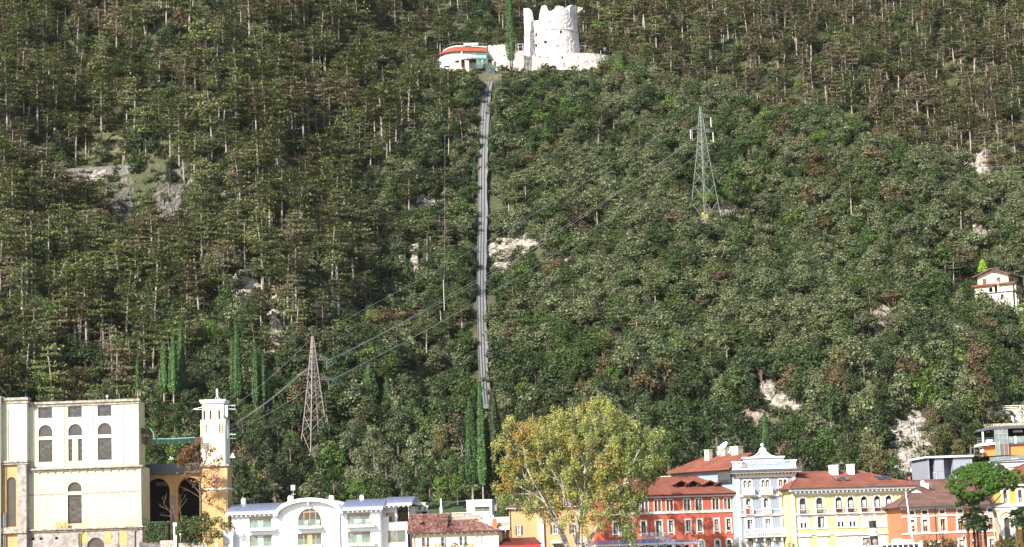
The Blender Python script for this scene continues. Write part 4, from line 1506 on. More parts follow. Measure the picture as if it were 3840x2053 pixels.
def antenna_tower():
 f = Fac('antenna_tower', 'pale yellow square tower with white antennas on its flanks and top', 'tower', S(1, 1690, 500), 378, -2)
 e = f.e
 W1 = f.q(1, 1900, 500)[0]
 W2a, W2b = f.q(1, 1712, 900)[0] - .1, f.q(1, 1918, 900)[0]
 ztop = f.q(1, 1790, 133)[1]
 zs = f.q(1, 1790, 300)[1]
 zl = f.q(1, 1800, 690)[1]
 D = W1
 sl = even([f.r(1, 1709, 225, 1727, 320), f.r(1, 1763, 225, 1779, 320), f.r(1, 1838, 222, 1850, 318)])
 wall('shaft_wall', M.station_up, .3, W1 - .3, zs, ztop - .3, [(*s, 0) for s in sl], e, .2, .4)
 for s in sl:
  MB().box(s[0], s[1], .55, .6, s[2], s[3]).build('slit_louvre', M.brownwood if s is sl[1] else M.dark, e)
 body(e, M.station_up, .3, W1 - .3, .2, D - .3, zs, ztop - .3, name='shaft_body')
 MB().box(0, W1, 0, D, zl, zs).build('middle_shaft', M.station_up, e)
 MB().box(W2a, W2b, -.15, D + .2, 0, zl).build('lower_shaft', M.ochre, e)
 MB().box(-.1, W1 + .1, -.25, D + .1, ztop - .35, ztop).build('cornice', M.white_trim, e)
 MB().box(.05, W1 - .05, -.05, D, ztop - .62, ztop - .35).build('cornice', M.white_trim, e)
 MB().box(W2a - .35, W2b + .35, -.55, D + .5, zl - .15, zl + .2).build('ledge', M.old_cornice, e)
 zb = f.q(1, 1830, 885)[1]
 MB().box(W2a - .12, W2b + .1, -.28, D + .3, zb - .15, zb + .15).build('stone_band', M.white_trim, e)
 r = f.r(1, 1772, 752, 1848, 868)
 MB().box(r[0], r[1], -.19, -.14, r[2], r[3]).build('faded_fresco', M.hangar, e)
 u, z = f.q(1, 1738, 375)
 MB().bar((u, -.06, z - .8), (u, -.06, z + .6), .08).bar((u - .3, -.06, z + .3), (u, -.06, z + .6), .07).build('iron_bracket', M.zinc, e)
 u = f.q(1, 1765, 380)[0]
 MB().tube([(u, -.03, zs - .1), (u, -.03, zl + .3)], .035, 5).build('cable_run', M.trim, e)
 r = f.r(1, 1848, 340, 1874, 415)
 b = MB()
 for i in range(5):
  zz = r[2] + (r[3] - r[2]) * i / 4
  b.bar((r[0], -.1, zz), (r[1], -.1, zz + .12), .06)
 b.bar((r[0], -.1, r[2]), (r[0], -.1, r[3]), .07).bar((r[1], -.1, r[2]), (r[1], -.1, r[3]), .05).build('ladder_bracket', M.zinc, e)
 u, z = f.q(1, 1818, 130)
 z2 = f.q(1, 1818, 38)[1]
 a = MB().tube([(u - .5, 1.5, ztop), (u, 1.5, ztop + 1.0), (u + .5, 1.5, ztop)], .05, 5).tube([(u, 1.5, ztop), (u, 1.5, z2)], .05, 6)
 a.tube([(u, 1.4, ztop + .9), (u, 1.4, z2)], [.19, .19], 8)
 a.build('top_antenna', M.whitepaint, e)
 for (x0, y0), (x1, y1), yy in (((1697, 192), (1612, 211), 1), ((1697, 211), (1612, 212), 2)):
  a, b = f.q(1, x0, y0), f.q(1, x1, y1)
  MB().bar((a[0], yy, a[1]), (b[0], 1.5, b[1]), .09).build('left_arm', M.whitepaint, e)
 for y0 in (178, 208, 422, 455):
  a, b = f.q(1, 1888, y0), f.q(1, 1975, y0 + 5)
  mm = MB()
  for dy in (.6, 1.6):
   mm.bar((a[0], dy, a[1]), (b[0], 1.1, b[1]), .09)
  for i in range(4):
   t = (i + .5) / 4
   mm.bar((a[0] + (b[0] - a[0]) * t, .6 + .5 * t, a[1] + .02), (a[0] + (b[0] - a[0]) * (t + .12), 1.6 - .5 * t, a[1] + .02), .05)
  mm.build('right_arm', M.whitepaint if y0 < 300 or y0 == 422 else M.greypaint, e)
 for x, y0, y1, w in ((1892, 178, 300, .13), (1905, 182, 275, .15), (1898, 340, 460, .13), (1908, 348, 462, .16)):
  a, b = f.q(1, x, y0), f.q(1, x, y1)
  MB().box(a[0] - w, a[0] + w, .5, .9, b[1], a[1]).build('panel_antenna', M.whitepaint, e)
 a = f.q(1, 1885, 290)
 MB().box(a[0] - .15, a[0] + .15, .2, .5, a[1] - .8, a[1] + .6).build('equipment_box', M.zinc, e)
 u = f.q(1, 1893, 560)[0]
 MB().tube([(u, -.1, zs - 1), (u, -.1, 6)], .06, 6).build('rain_pipe', M.trim, e)
 r = f.r(1, 1846, 592, 1866, 620)
 MB().box(r[0], r[1], -.25, 0, r[2], r[3]).build('small_box', M.whitepaint, e)
 for x, y in ((1905, 360), (1905, 380), (1905, 402)):
  TOWER_WIRE.append(f.world(*(lambda a: (a[0], .8, a[1]))(f.q(1, x, y))))
 TOWER_WIRE.append(f.world(*(lambda a: (a[0], .8, a[1]))(f.q(1, 1970, 180))))

TOWER_WIRE = []
antenna_tower()

def left_garden():
 p = at_y(*S(1, 1690, 1040), 371)
 e = thing('autumn_tree', 'dry brown-leaved tree in front of the antenna tower', 'tree', p)
 P = lambda x, y, d=0: (at_y(*S(1, x, y), 371 + d) - p)
 t = MB().tube([P(1690, 1200), P(1690, 1000), P(1683, 850), P(1700, 720), P(1735, 640), P(1742, 560), P(1765, 460)], [.22, .2, .17, .13, .1, .06, .02], 6)
 r = random.Random(5)
 tips = []
 for (x, y), (x2, y2) in (((1683, 850), (1610, 640)), ((1683, 850), (1560, 700)), ((1690, 780), (1500, 590)), ((1690, 780), (1640, 520)), ((1700, 720), (1580, 560)), ((1735, 640), (1820, 520)), ((1735, 640), (1700, 480)), ((1740, 590), (1790, 490)),
        ((1690, 900), (1840, 760)), ((1690, 930), (1560, 800)), ((1690, 1000), (1860, 850)), ((1690, 960), (1500, 860)), ((1610, 700), (1540, 640)), ((1720, 700), (1870, 640))):
  a, b = P(x, y), P(x2, y2, r.uniform(-1.5, 1.5))
  c = a.lerp(b, .5) + Vector((r.uniform(-.2, .2), r.uniform(-.3, .3), .25))
  t.tube([a, c, b], [.07, .045, .012], 4)
  tips += [(c, .5), (b, 1), (a.lerp(b, .75), .8)]
  for i in range(4):
   s = r.uniform(.4, 1)
   q_ = a.lerp(b, s)
   t.tube([q_, q_ + Vector((r.uniform(-.8, .8), r.uniform(-.6, .6), r.uniform(-.1, .9)))], [.022, .008], 3)
 t.build('trunk', M.bark, e)
 C, N = blob_points([(tuple(P(x, y, r.uniform(-.8, .8))), rr) for x, y, rr in ((1560, 560, .9), (1620, 560, 1.0), (1510, 640, .8), (1600, 560, 1.25), (1540, 610, 1.0), (1650, 600, 1.2), (1580, 650, 1.2), (1640, 520, .9), (1660, 690, 1.1), (1530, 690, .8), (1600, 720, 1.0), (1700, 650, .8), (1480, 570, .5), (1500, 760, .5))], 230, .9, .85, .1)
 k = NP.random_sample(len(C)) < .7
 C2, N2 = blob_points([(tuple(P(x, y, r.uniform(-.6, .6))), rr) for x, y, rr in ((1780, 560, 1.3), (1800, 700, 1.4), (1840, 640, 1.0), (1720, 780, 1.3), (1800, 830, 1.4), (1720, 900, 1.2), (1640, 830, 1.0), (1760, 980, 1.1), (1560, 780, .8))], 100, .95, .9, .1)
 C, N = np.concatenate([C[k], C2]), np.concatenate([N[k], N2])
 link('crown', leaf_mesh('crown', C, N, NP.uniform(.16, .32, len(C)), L['brown'], 1.5, .3), e)
 p = at_y(*S(17, 1080, 560), 368)
 e = thing('bare_tree', 'leafless pale-branched tree rising from the ivy bank beside the hedge', 'tree', p)
 P = lambda x, y, d=0: at_y(*S(17, x, y), 368 + d) - p
 t = MB()
 for pts, w in (([(1085, 520), (1078, 380), (1050, 240), (1045, 100), (1060, -40), (1040, -160)], .07), ([(950, 400), (860, 320), (740, 220), (640, 60), (600, -120)], .06), ([(920, 330), (880, 180), (820, 60), (760, -80)], .055),
     ([(1050, 240), (980, 130), (900, 20), (860, -140)], .05), ([(740, 220), (660, 180), (560, 140), (520, 80)], .035), ([(840, 390), (700, 370), (600, 370), (550, 320)], .04), ([(940, 560), (950, 450), (920, 330)], .08),
     ([(1045, 100), (1110, -20), (1180, -120)], .035), ([(1050, 200), (1150, 60), (1240, -60)], .035), ([(640, 60), (690, -60), (700, -180)], .03)):
  q_ = [P(x, y, r.uniform(-.3, .3)) for x, y in pts]
  t.tube(q_, [w * (1 - .85 * i / (len(q_) - 1)) for i in range(len(q_))], 5)
  for a, b in zip(q_, q_[1:]):
   for i in range(3):
    c = a.lerp(b, r.random())
    t.tube([c, c + Vector((r.uniform(-.5, .5), r.uniform(-.4, .4), r.uniform(.1, .8)))], [.018, .006], 3)
 t.build('trunk', M.twig, e)
 p = at_y(*S(17, 460, 780), 372)
 e = thing('clipped_hedge', 'clipped dark green laurel hedge block beside the station', 'hedge', p)
 a, b = at_y(*S(17, 165, 560), 372) - p, at_y(*S(17, 750, 1000), 372) - p
 n = 2600
 C = np.stack([NP.uniform(a.x, b.x, n), NP.uniform(-.2, 2.2, n), NP.uniform(b.z, a.z, n)], 1)
 s = NP.randint(0, 3, n)
 C[s == 0, 1] = NP.uniform(-.25, 0, (s == 0).sum())
 C[s == 1, 2] = a.z + NP.uniform(-.12, .16, (s == 1).sum())
 N = NP.normal(size=(n, 3)) * .5 + np.array([0, -.6, .6])
 link('foliage', leaf_mesh('foliage', C, N, NP.uniform(.16, .32, n), L['hedge'], 1.6, .3), e)
 MB().box(a.x + .15, b.x - .15, .1, 2.0, b.z - 3, a.z - .15).build('stem_mass', M.bark, e)
 q_ = [at_y(*S(17, x, y), 376) for x, y in ((255, 560), (255, 548), (690, 540), (725, 600))]
 tag(MB().tube(q_, .04, 6).build('handrail', M.whitepaint), 'thin white tube handrail behind the clipped hedge', 'handrail')
 p = at_y(*S(17, 1400, 900), 369)
 P = lambda x, y, d=0: tuple(at_y(*S(17, x, y), 369 + d) - p)
 lob = [(P(x, y, d), rr) for x, y, rr, d in ((1050, 640, 1.1, 0), (1250, 560, 1.2, 1), (1450, 520, 1.2, 1.5), (1700, 420, .9, 2.0), (1680, 340, .7, 2.2), (1600, 650, 1.3, .8), (1350, 750, 1.4, 0), (1100, 820, 1.2, -.2), (950, 760, .9, -.2), (1550, 850, 1.4, .3),
             (1250, 950, 1.2, 0), (1750, 600, 1.0, 1), (1900, 520, .9, 1.6), (2050, 480, .7, 1.8), (2150, 620, .8, 1), (1900, 800, 1.1, .4), (2050, 850, .8, .4), (1800, 1000, .9, .2), (1150, 460, .8, 1.5), (2300, 600, .7, .2), (2400, 680, .55, -.2), (1500, 1020, .8, -.1))]
 leafy('ivy_bank', 'bushy ivy and creeper bank over the wall under the tower', 'ivy', lob, L['ivy'], 260, (.14, .32), loc=p)
 for nm, lb, cat, x0, y0, x1, y1, Y, mt, dp in (
   ('retaining_wall', 'low rubble wall below the ivy bank', 'wall', 1010, 1070, 1750, 1400, 369, M.rubble, .8),
   ('plastered_wall', 'grey plastered garden wall strip beside the white hotel', 'wall', 2140, 720, 2290, 1400, 371, M.concrete_lt, 1.5),
   ('gate_pier', 'white gate pier below the ivy bank', 'pier', 1945, 1065, 2010, 1400, 367, M.white, .6),
   ('brick_pier', 'narrow pinkish brick pier at the corner of the white hotel', 'pier', 2280, 735, 2400, 1400, 370.5, M.trim, .6),
   ('ramp_wall', 'low pale wall edging the ramp below the hedge', 'wall', 540, 1005, 880, 1400, 370, M.rubble, .5)):
  a, b = at_y(*S(17, x0, y0), Y), at_y(*S(17, x1, y1), Y)
  o = MB().box(0, b.x - a.x, 0, dp, 0, a.z - 1.5).build(nm, mt, loc=(a.x, Y, 1.5))
  tag(o, lb, cat)
 a = at_y(*S(17, 920, 640), 366)
 e = thing('white_post', 'tall white post with a small lamp head before the ivy bank', 'post', (a.x, 366, 1.5))
 MB().box(-.22, .0, -.1, .1, 0, a.z - 1.5).box(.07, .26, -.1, .1, 0, a.z - 3.0).build('shaft', M.whitepaint, e)
 MB().box(-.3, .3, -.2, .2, a.z - 1.5, a.z - .9).build('head', M.whitepaint, e)
 a = at_y(*S(17, 1060, 850), 365)
 e = thing('globe_lamp', 'thin garden lamp with a white globe before the ivy bank', 'lamp', (a.x, 365, 1.5))
 MB().tube([(0, 0, 0), (0, 0, a.z - 1.6)], .045, 6).build('pole', M.steel, e)
 MB().ball((0, 0, a.z - 1.5), .17, 12).build('globe', M.whitepaint, e, smooth=True)
 a, b = at_y(*S(17, 0, 1100), 370), at_y(*S(17, 800, 1170), 370)
 MB().prism([(a.x, 1.5), (b.x, 1.5), (b.x, a.z - .6), (a.x, a.z + .4)], 370.5, 384).build('ramp', M.asphalt, kind='structure')
 for x, y, w in ((1441, 622, 'left of the antenna tower'), (1958, 605, 'right of the antenna tower')):
  a = at_y(*S(1, x, y), 402)
  e = thing('warning_sign', f'small white triangular road sign {w}', 'sign', (a.x, 402, a.z - 2.0), 0, 'triangular road signs')
  MB().tube([(0, .04, -2), (0, .04, 2.2)], .04, 6).build('pole', M.steel, e)
  MB().prism([(-.55, 1.6), (.55, 1.6), (0, 2.6)], -.02, .02).build('plate', M.white_trim, e)

left_garden()

# ================================================================== the white hotel with the vaulted solar roof
def white_hotel():
 f = Fac('white_hotel', 'white three-storey hotel with arched gable and curved solar-panel roof', 'hotel', S(2, 90, 800), 372, -6)
 e = f.e
 q = f.q
 uC0, uC1 = q(2, 672, 800)[0], q(2, 1400, 800)[0]     # middle bay under the arch
 uR = q(2, 1890, 800)[0]
 uE = q(2, 2225, 800)[0]
 zeL = (q(2, 100, 745)[1] + q(2, 640, 720)[1]) / 2
 zeR = (q(2, 1440, 690)[1] + q(2, 1890, 672)[1]) / 2
 ze = (zeL + zeR) / 2
 dl = even([f.r(2, 303, 768, 580, 908), f.r(2, 305, 990, 582, 1137)][:1])[0]
 row1 = [dl, f.r(2, 1492, 716, 1760, 865)]
 row2 = [f.r(2, 305, 992, 583, 1135), f.r(2, 1500, 940, 1768, 1085)]
 row1, row2 = even(row1), even(row2)
 mid2 = f.r(2, 893, 962, 1183, 1107)
 mid2[2], mid2[3] = row2[0][2], row2[0][3]
 arch = f.r(2, 895, 668, 1180, 880)
 holes = [(*r, 0) for r in row1 + row2] + [(*mid2, 0), (*arch, .97)]
 z3 = row2[0][2] - (row1[0][2] - row2[0][2])
 row3 = [[r[0], r[1], z3, z3 + r[3] - r[2]] for r in row2]
 holes += [(*r, 0) for r in row3]
 wall('front_wall', M.white, 0, uC0, 0, ze + .1, [h for h in holes if h[1] < uC0], e, 0, .35)
 wall('front_wall', M.white, uC1, uR, 0, ze + .1, [h for h in holes if h[0] > uC1], e, 0, .35)
 zt = q(2, 1040, 520)[1]
 zA = q(2, 1040, 590)[1]
 body(e, M.white, 0, uR, .02, 15, 0, ze, name='body')
 n = 24
 um, hw = (uC0 + uC1) / 2, (uC1 - uC0) / 2
 zsp = ze - .3
 rise = zA - zsp
 arc = [(um + hw * 1.0 * math.cos(math.pi * i / n), zsp + rise * math.sin(math.pi * i / n)) for i in range(n + 1)]
 ra = (arch[1] - arch[0]) / 2
 ua, zsa = (arch[0] + arch[1]) / 2, arch[3] - ra * .97
 topf = lambda u: zsp + rise * math.sqrt(max(0, 1 - ((u - um) / hw) ** 2))
 archf = lambda u: zsa + ra * .97 * math.sqrt(max(0, 1 - ((u - ua) / ra) ** 2))
 md3 = holes[-2][:]
 strip_wall('gable_wall', M.white, e, -.35, (uC0, uC1), topf, [(arch[0], arch[1], arch[2], archf), (mid2[0], mid2[1], mid2[2], lambda u: mid2[3])], .35)
 for s in ((uC0, 1), (uC1, -1)):
  MB().box(min(s[0], s[0] + .01 * s[1]), max(s[0], s[0] + .01 * s[1]), -.35, .02, 0, ze).build('bay_flank', M.white, e)
 o1 = [(um + (hw + .75) * math.cos(math.pi * i / n), zsp + (zt - zsp) * math.sin(math.pi * i / n) - .3) for i in range(n + 1)]
 o2 = [(um + (hw + .15) * math.cos(math.pi * i / n), zsp + (zt - zsp - .62) * math.sin(math.pi * i / n) - .3) for i in range(n + 1)]
 MB().ringy(o2, o1, -1.5, 13, closed=False).build('arched_roof', M.white, e)
 MB().box(um - .12, um + .12, -1.35, -.35, zA - .55, zA - .05).build('ridge_beam', M.white_trim, e)
 def barrel(a, b, z, name, y0=-.9, y1=14.5, hgt=None, ends=True):
  k = 9
  hgt = hgt or (q(2, 1300, 560)[1] - ze) * .98
  pr = [(y0 + (y1 - y0) * i / (2 * k), z + hgt * math.sin(math.pi * min(1, (.06 + i) / (2 * k)))**.8) for i in range(2 * k + 1)]
  r = MB()
  for (ya, za), (yb, zb) in zip(pr, pr[1:]):
   r.poly([(a, ya, za), (b, ya, za), (b, yb, zb), (a, yb, zb)])
   r.poly([(a, ya, za - .2), (a, yb, zb - .2), (b, yb, zb - .2), (b, ya, za - .2)])
  r.poly([(a, y, z_) for y, z_ in pr]).poly([(b, y, z_) for y, z_ in pr[::-1]])
  r.poly([(a, y0, z - .2), (b, y0, z - .2), (b, y0, z + .06), (a, y0, z + .06)])
  ro = r.build(name, M.seam, e)
  nc = max(2, int(round((b - a) / 1.0)))
  for i in range(nc):
   for j in range(1, k - 1):
    (ya, za), (yb, zb) = pr[j], pr[j + 1]
    x0, x1 = a + (b - a) * i / nc + .05, a + (b - a) * (i + 1) / nc - .05
    d = Vector((0, -(zb - za), yb - ya)).normalized() * .05
    A_ = [Vector((x0, ya + .05 * (yb - ya), za + .05 * (zb - za))), Vector((x1, ya + .05 * (yb - ya), za + .05 * (zb - za))), Vector((x1, yb - .05 * (yb - ya), zb - .05 * (zb - za))), Vector((x0, yb - .05 * (yb - ya), zb - .05 * (zb - za)))]
    MB().loft([A_, [p + d for p in A_]]).build('solar_panel', M.solar, ro)
  MB().tube([(a, y0 - .08, z - .05), (b, y0 - .08, z - .05)], .09, 6).build('gutter', M.white_trim, ro)
  nr = int((b - a) / .75)
  me = MB().box(-.09, .09, y0 + .05, .0, -.42, -.21).mesh('rafter_end')
  me.materials.append(M.white_trim)
  for i in range(nr):
   link('rafter_end', me, ro, (a + (b - a) * (i + .5) / nr, 0, z))
  return ro
 barrel(-.9, uC0 - .5, zeL, 'left_roof')
 barrel(uC1 + .4, uR + .6, zeR, 'right_roof')
 y2 = 3.2
 r1 = f.r(2, 1955, 718, 2058, 832, -y2)
 r2 = f.r(2, 1995, 932, 2212, 1082, -y2)
 uR2, uE2 = q(2, 1886, 800, -y2)[0] - .8, q(2, 2228, 850, -y2)[0]
 ze2 = q(2, 2080, 640, -y2)[1]
 wall('wing_wall', M.white, uR2, q(2, 2090, 700, -y2)[0], 0, ze2, [(*r1, 0)], e, y2, .3)
 zpar = q(2, 2150, 832, -y2)[1]
 uw = q(2, 2090, 700, -y2)[0]
 wall('wing_wall', M.white, uR2, uE2, 0, zpar, [(*r2, 0)], e, y2 - 1.4, .3)
 MB().box(uR2, uE2, y2 - 1.39, y2 - .02, zpar - .2, zpar - .02).build('terrace_slab', M.white, e)
 MB().box(q(2, 1910, 0, -y2)[0], q(2, 1985, 0, -y2)[0], y2 - 1.38, y2 - 1.2, zpar, zpar + 1.0).build('terrace_parapet', M.white, e)
 barrel(uR + .2, q(2, 2285, 620, -y2)[0], q(2, 2085, 628, -y2)[1], 'wing_roof', y2 - 1.6, 13, 1.5)
 window(e, r1, 0, y2 + .2, M.orangewood, 2, 1, .1, M.glass_door, sill=False)
 window(e, r2, 0, y2 - 1.2, M.orangewood, 2, 1, .1, M.glass_door, sill=False)
 MB().tube([(q(2, 2240, 680, -y2)[0], y2 - 1, zpar - 1), (q(2, 2240, 680, -y2)[0], y2 - 1, ze2)], .07, 6).build('wing_post', M.white_trim, e)
 body(e, M.white, uw + 1.5, uE2, y2 + 4, 14, 0, ze2, name='wing_body', front=True)
 def balcony(r, side=.5, y=0.0, glassy=True, w0=.1, w1=.9):
  a, b = r[0] - w0, r[1] + w1
  o = MB().box(a, b, y - 1.35, y, r[2] - .42, r[2] - .06).build('balcony', M.white, e)
  MB().box(a + .03, b - .03, y - 1.33, y - 1.29, r[2] - .05, r[2] + .95).build('glass_balustrade', M.glass_teal, o)
  MB().box(b - .07, b - .03, y - 1.28, y - .02, r[2] - .05, r[2] + .95).build('glass_balustrade', M.glass_teal, o)
  for s in (.2, .35, .65, .8):
   u = a + (b - a) * s
   MB().tube([(u, y - 1.36, r[2] - .05), (u, y - 1.36, r[2] + .35)], .045, 6).build('balustrade_clamp', M.steel, o)
  return o
 for k, r in enumerate(row1 + row2 + row3):
  window(e, r, 0, .25, M.orangewood, 2, 1, .13, M.glass_door, sill=False, curtain=[M.greycurtain, None, M.curtain, M.greycurtain, None, None][k % 6], cur=(.35, .6, .0, 1))
  balcony(r)
 b = window(e, arch, .97, -.1, M.orangewood, 4, 1, .13, M.glass, sill=False, panes=True)
 hz = arch[2] + (arch[3] - arch[2]) * .80
 MB().box(arch[0] + .35, arch[1] - .35, -.12, -.03, hz - .07, hz + .07).build('transom', M.orangewood, e)
 window(e, mid2, 0, -.1, M.orangewood, 4, 1, .13, M.glass, sill=False)
 MB().box((mid2[0] + mid2[1]) / 2 - .42, (mid2[0] + mid2[1]) / 2 + .42, -.13, -.02, mid2[2], mid2[3]).build('door_leaf', M.orangewood, e)
 for r in (arch, mid2):
  o = MB().box(r[0] - .05, r[1] + .15, -1.6, -.36, r[2] - .42, r[2] - .05).build('balcony', M.white, e)
  bb = MB()
  for i in range(5):
   u = r[0] + (r[1] - r[0]) * i / 4
   bb.bar((u, -1.5, r[2] - .05), (u, -1.5, r[2] + 1.0), .05)
  bb.bar((r[0], -1.5, r[2] + 1.0), (r[1], -1.5, r[2] + 1.0), .06)
  bb.build('balustrade_rail', M.steel, o)
  MB().box(r[0] + .05, r[1] - .05, -1.48, -1.45, r[2], r[2] + .95).build('glass_balustrade', M.glass_teal, o)
 for u, z in ((uC1 + .12, ze), (uR - .05, ze - .2)):
  MB().tube([(u + .4, -.7, z - .1), (u, -.1, z - .7), (u, -.1, 0)], .07, 6).build('rain_pipe', M.greypaint, e)
 for x, y, w, h in ((238, 610, .75, 1.4), (805, 560, .85, .9), (1298, 560, .75, 1.0), (1665, 550, .65, .9)):
  u, z = q(2, x, y, -6)
  MB().box(u - w / 2, u + w / 2, 6 - w / 2, 6 + w / 2, z - 1.0, z + h * .55).tube([(u, 6, z + h * .5), (u, 6, z + h * .72)], [w * .4, w * .55], 8).build('chimney', M.white, e)
 u, z = q(2, 838, 540, -5)
 zt_ = q(2, 838, 385, -5)[1]
 mm = MB().tube([(u, 5, z - 1.5), (u, 5, zt_ - .3)], .06, 6).box(u - .4, u + .4, 4.9, 5.1, q(2, 838, 497, -5)[1] - .04, q(2, 838, 497, -5)[1] + .04)
 mo = mm.build('roof_mast', M.steel, e)
 MB().box(u - .38, u + .38, 4.7, 5.1, zt_ - .95, zt_).build('floodlight_box', M.greypaint, mo)
 def chair(u, y, z, lb):
  c = thing('terrace_chair', lb, 'chair', f.world(u, y, z), f.yaw, 'white terrace chairs')
  b = MB()
  for a in (-.2, .2):
   for d in (-.2, .2):
    b.tube([(a, d, 0), (a, d, .45)], .025, 5)
  b.build('leg_frame', M.whitepaint, c)
  MB().box(-.25, .25, -.25, .25, .43, .48).build('seat', M.whitepaint, c)
  MB().box(-.25, .25, .2, .25, .48, .95).build('backrest', M.whitepaint, c)
 chair(arch[0] + 1.6, -1.0, arch[2] - .05, 'white chair behind the rail of the arched balcony door, left one')
 chair(arch[1] - .5, -1.0, arch[2] - .05, 'white chair behind the rail of the arched balcony door, right one')
 for i, s in enumerate((.4, .58, .92)):
  chair(row1[1][0] + (row1[1][1] - row1[1][0]) * s, -.8, row1[1][2] - .05, ['first white chair on the upper right balcony of the white hotel', 'second white chair on the upper right balcony of the white hotel', 'third white chair, nearest the downpipe on the upper right balcony'][i])

white_hotel()
# ================================================================== houses in the middle
def tile_roof(name, mat, par, A, B, C_, D, pitch=.23, r=.085):
 """half-round clay tiles in columns from eave A-B up to ridge D-C; real relief, joined because each tile is only a few pixels"""
 A, B, C_, D = map(Vector, (A, B, C_, D))
 nrm = (B - A).cross(D - A).normalized()
 if nrm.z < 0:
  nrm.negate()
 b = MB()
 n = max(3, int((B - A).length / pitch))
 rows = max(2, int(((D - A).length + (C_ - B).length) / 2 / .45))
 du = (B - A).normalized()
 for i in range(n):
  s = (i + .5) / n
  p, q_ = A.lerp(B, s), D.lerp(C_, s)
  if (q_ - p).length < .2:
   continue
  rw = max(1, int((q_ - p).length / .45))
  for j in range(rw):
   p0, p1 = p.lerp(q_, j / rw), p.lerp(q_, min(1, (j + 1.12) / rw))
   k = RND.uniform(-.012, .012)
   w0, w1 = r * 1.12, r * .9
   R0 = [p0 + du * (k + w0 * math.cos(t)) + nrm * (w0 * math.sin(t) * 1.1 + .035) for t in (math.pi, math.pi * .65, math.pi * .35, 0)]
   R1 = [p1 + du * (k + w1 * math.cos(t)) + nrm * (w1 * math.sin(t) * 1.1) for t in (math.pi, math.pi * .65, math.pi * .35, 0)]
   m_ = len(b.v)
   b.v += [tuple(x) for x in R0 + R1]
   for a in range(3):
    b.f.append((m_ + a, m_ + a + 1, m_ + 5 + a, m_ + 4 + a))
 o = b.build(name, mat, par)
 o['kind'] = 'stuff'
 return o

def tile_mat():
 mt, nt, b = _mat('single_clay_tiles')
 ge = _n(nt, 'ShaderNodeNewGeometry')
 tc = _n(nt, 'ShaderNodeTexCoord')
 n1 = _n(nt, 'ShaderNodeTexNoise', i_Scale=.8, i_Detail=4.0)
 nt.links.new(tc.outputs['Object'], n1.inputs[0])
 ad = _n(nt, 'ShaderNodeMath', operation='MULTIPLY_ADD')
 nt.links.new(ge.outputs['Random Per Island'], ad.inputs[0])
 ad.inputs[1].default_value = .6
 nt.links.new(n1.outputs[0], ad.inputs[2])
 r = _ramp(nt, [(.3, (.07, .022, .018)), (.6, (.135, .045, .034)), (.85, (.20, .08, .06)), (1.0, (.33, .20, .16))])
 nt.links.new(ad.outputs[0], r.inputs[0])
 nt.links.new(r.outputs[0], b.inputs['Base Color'])
 b.inputs['Roughness'].default_value = .9
 return mt

M.tiles = tile_mat()

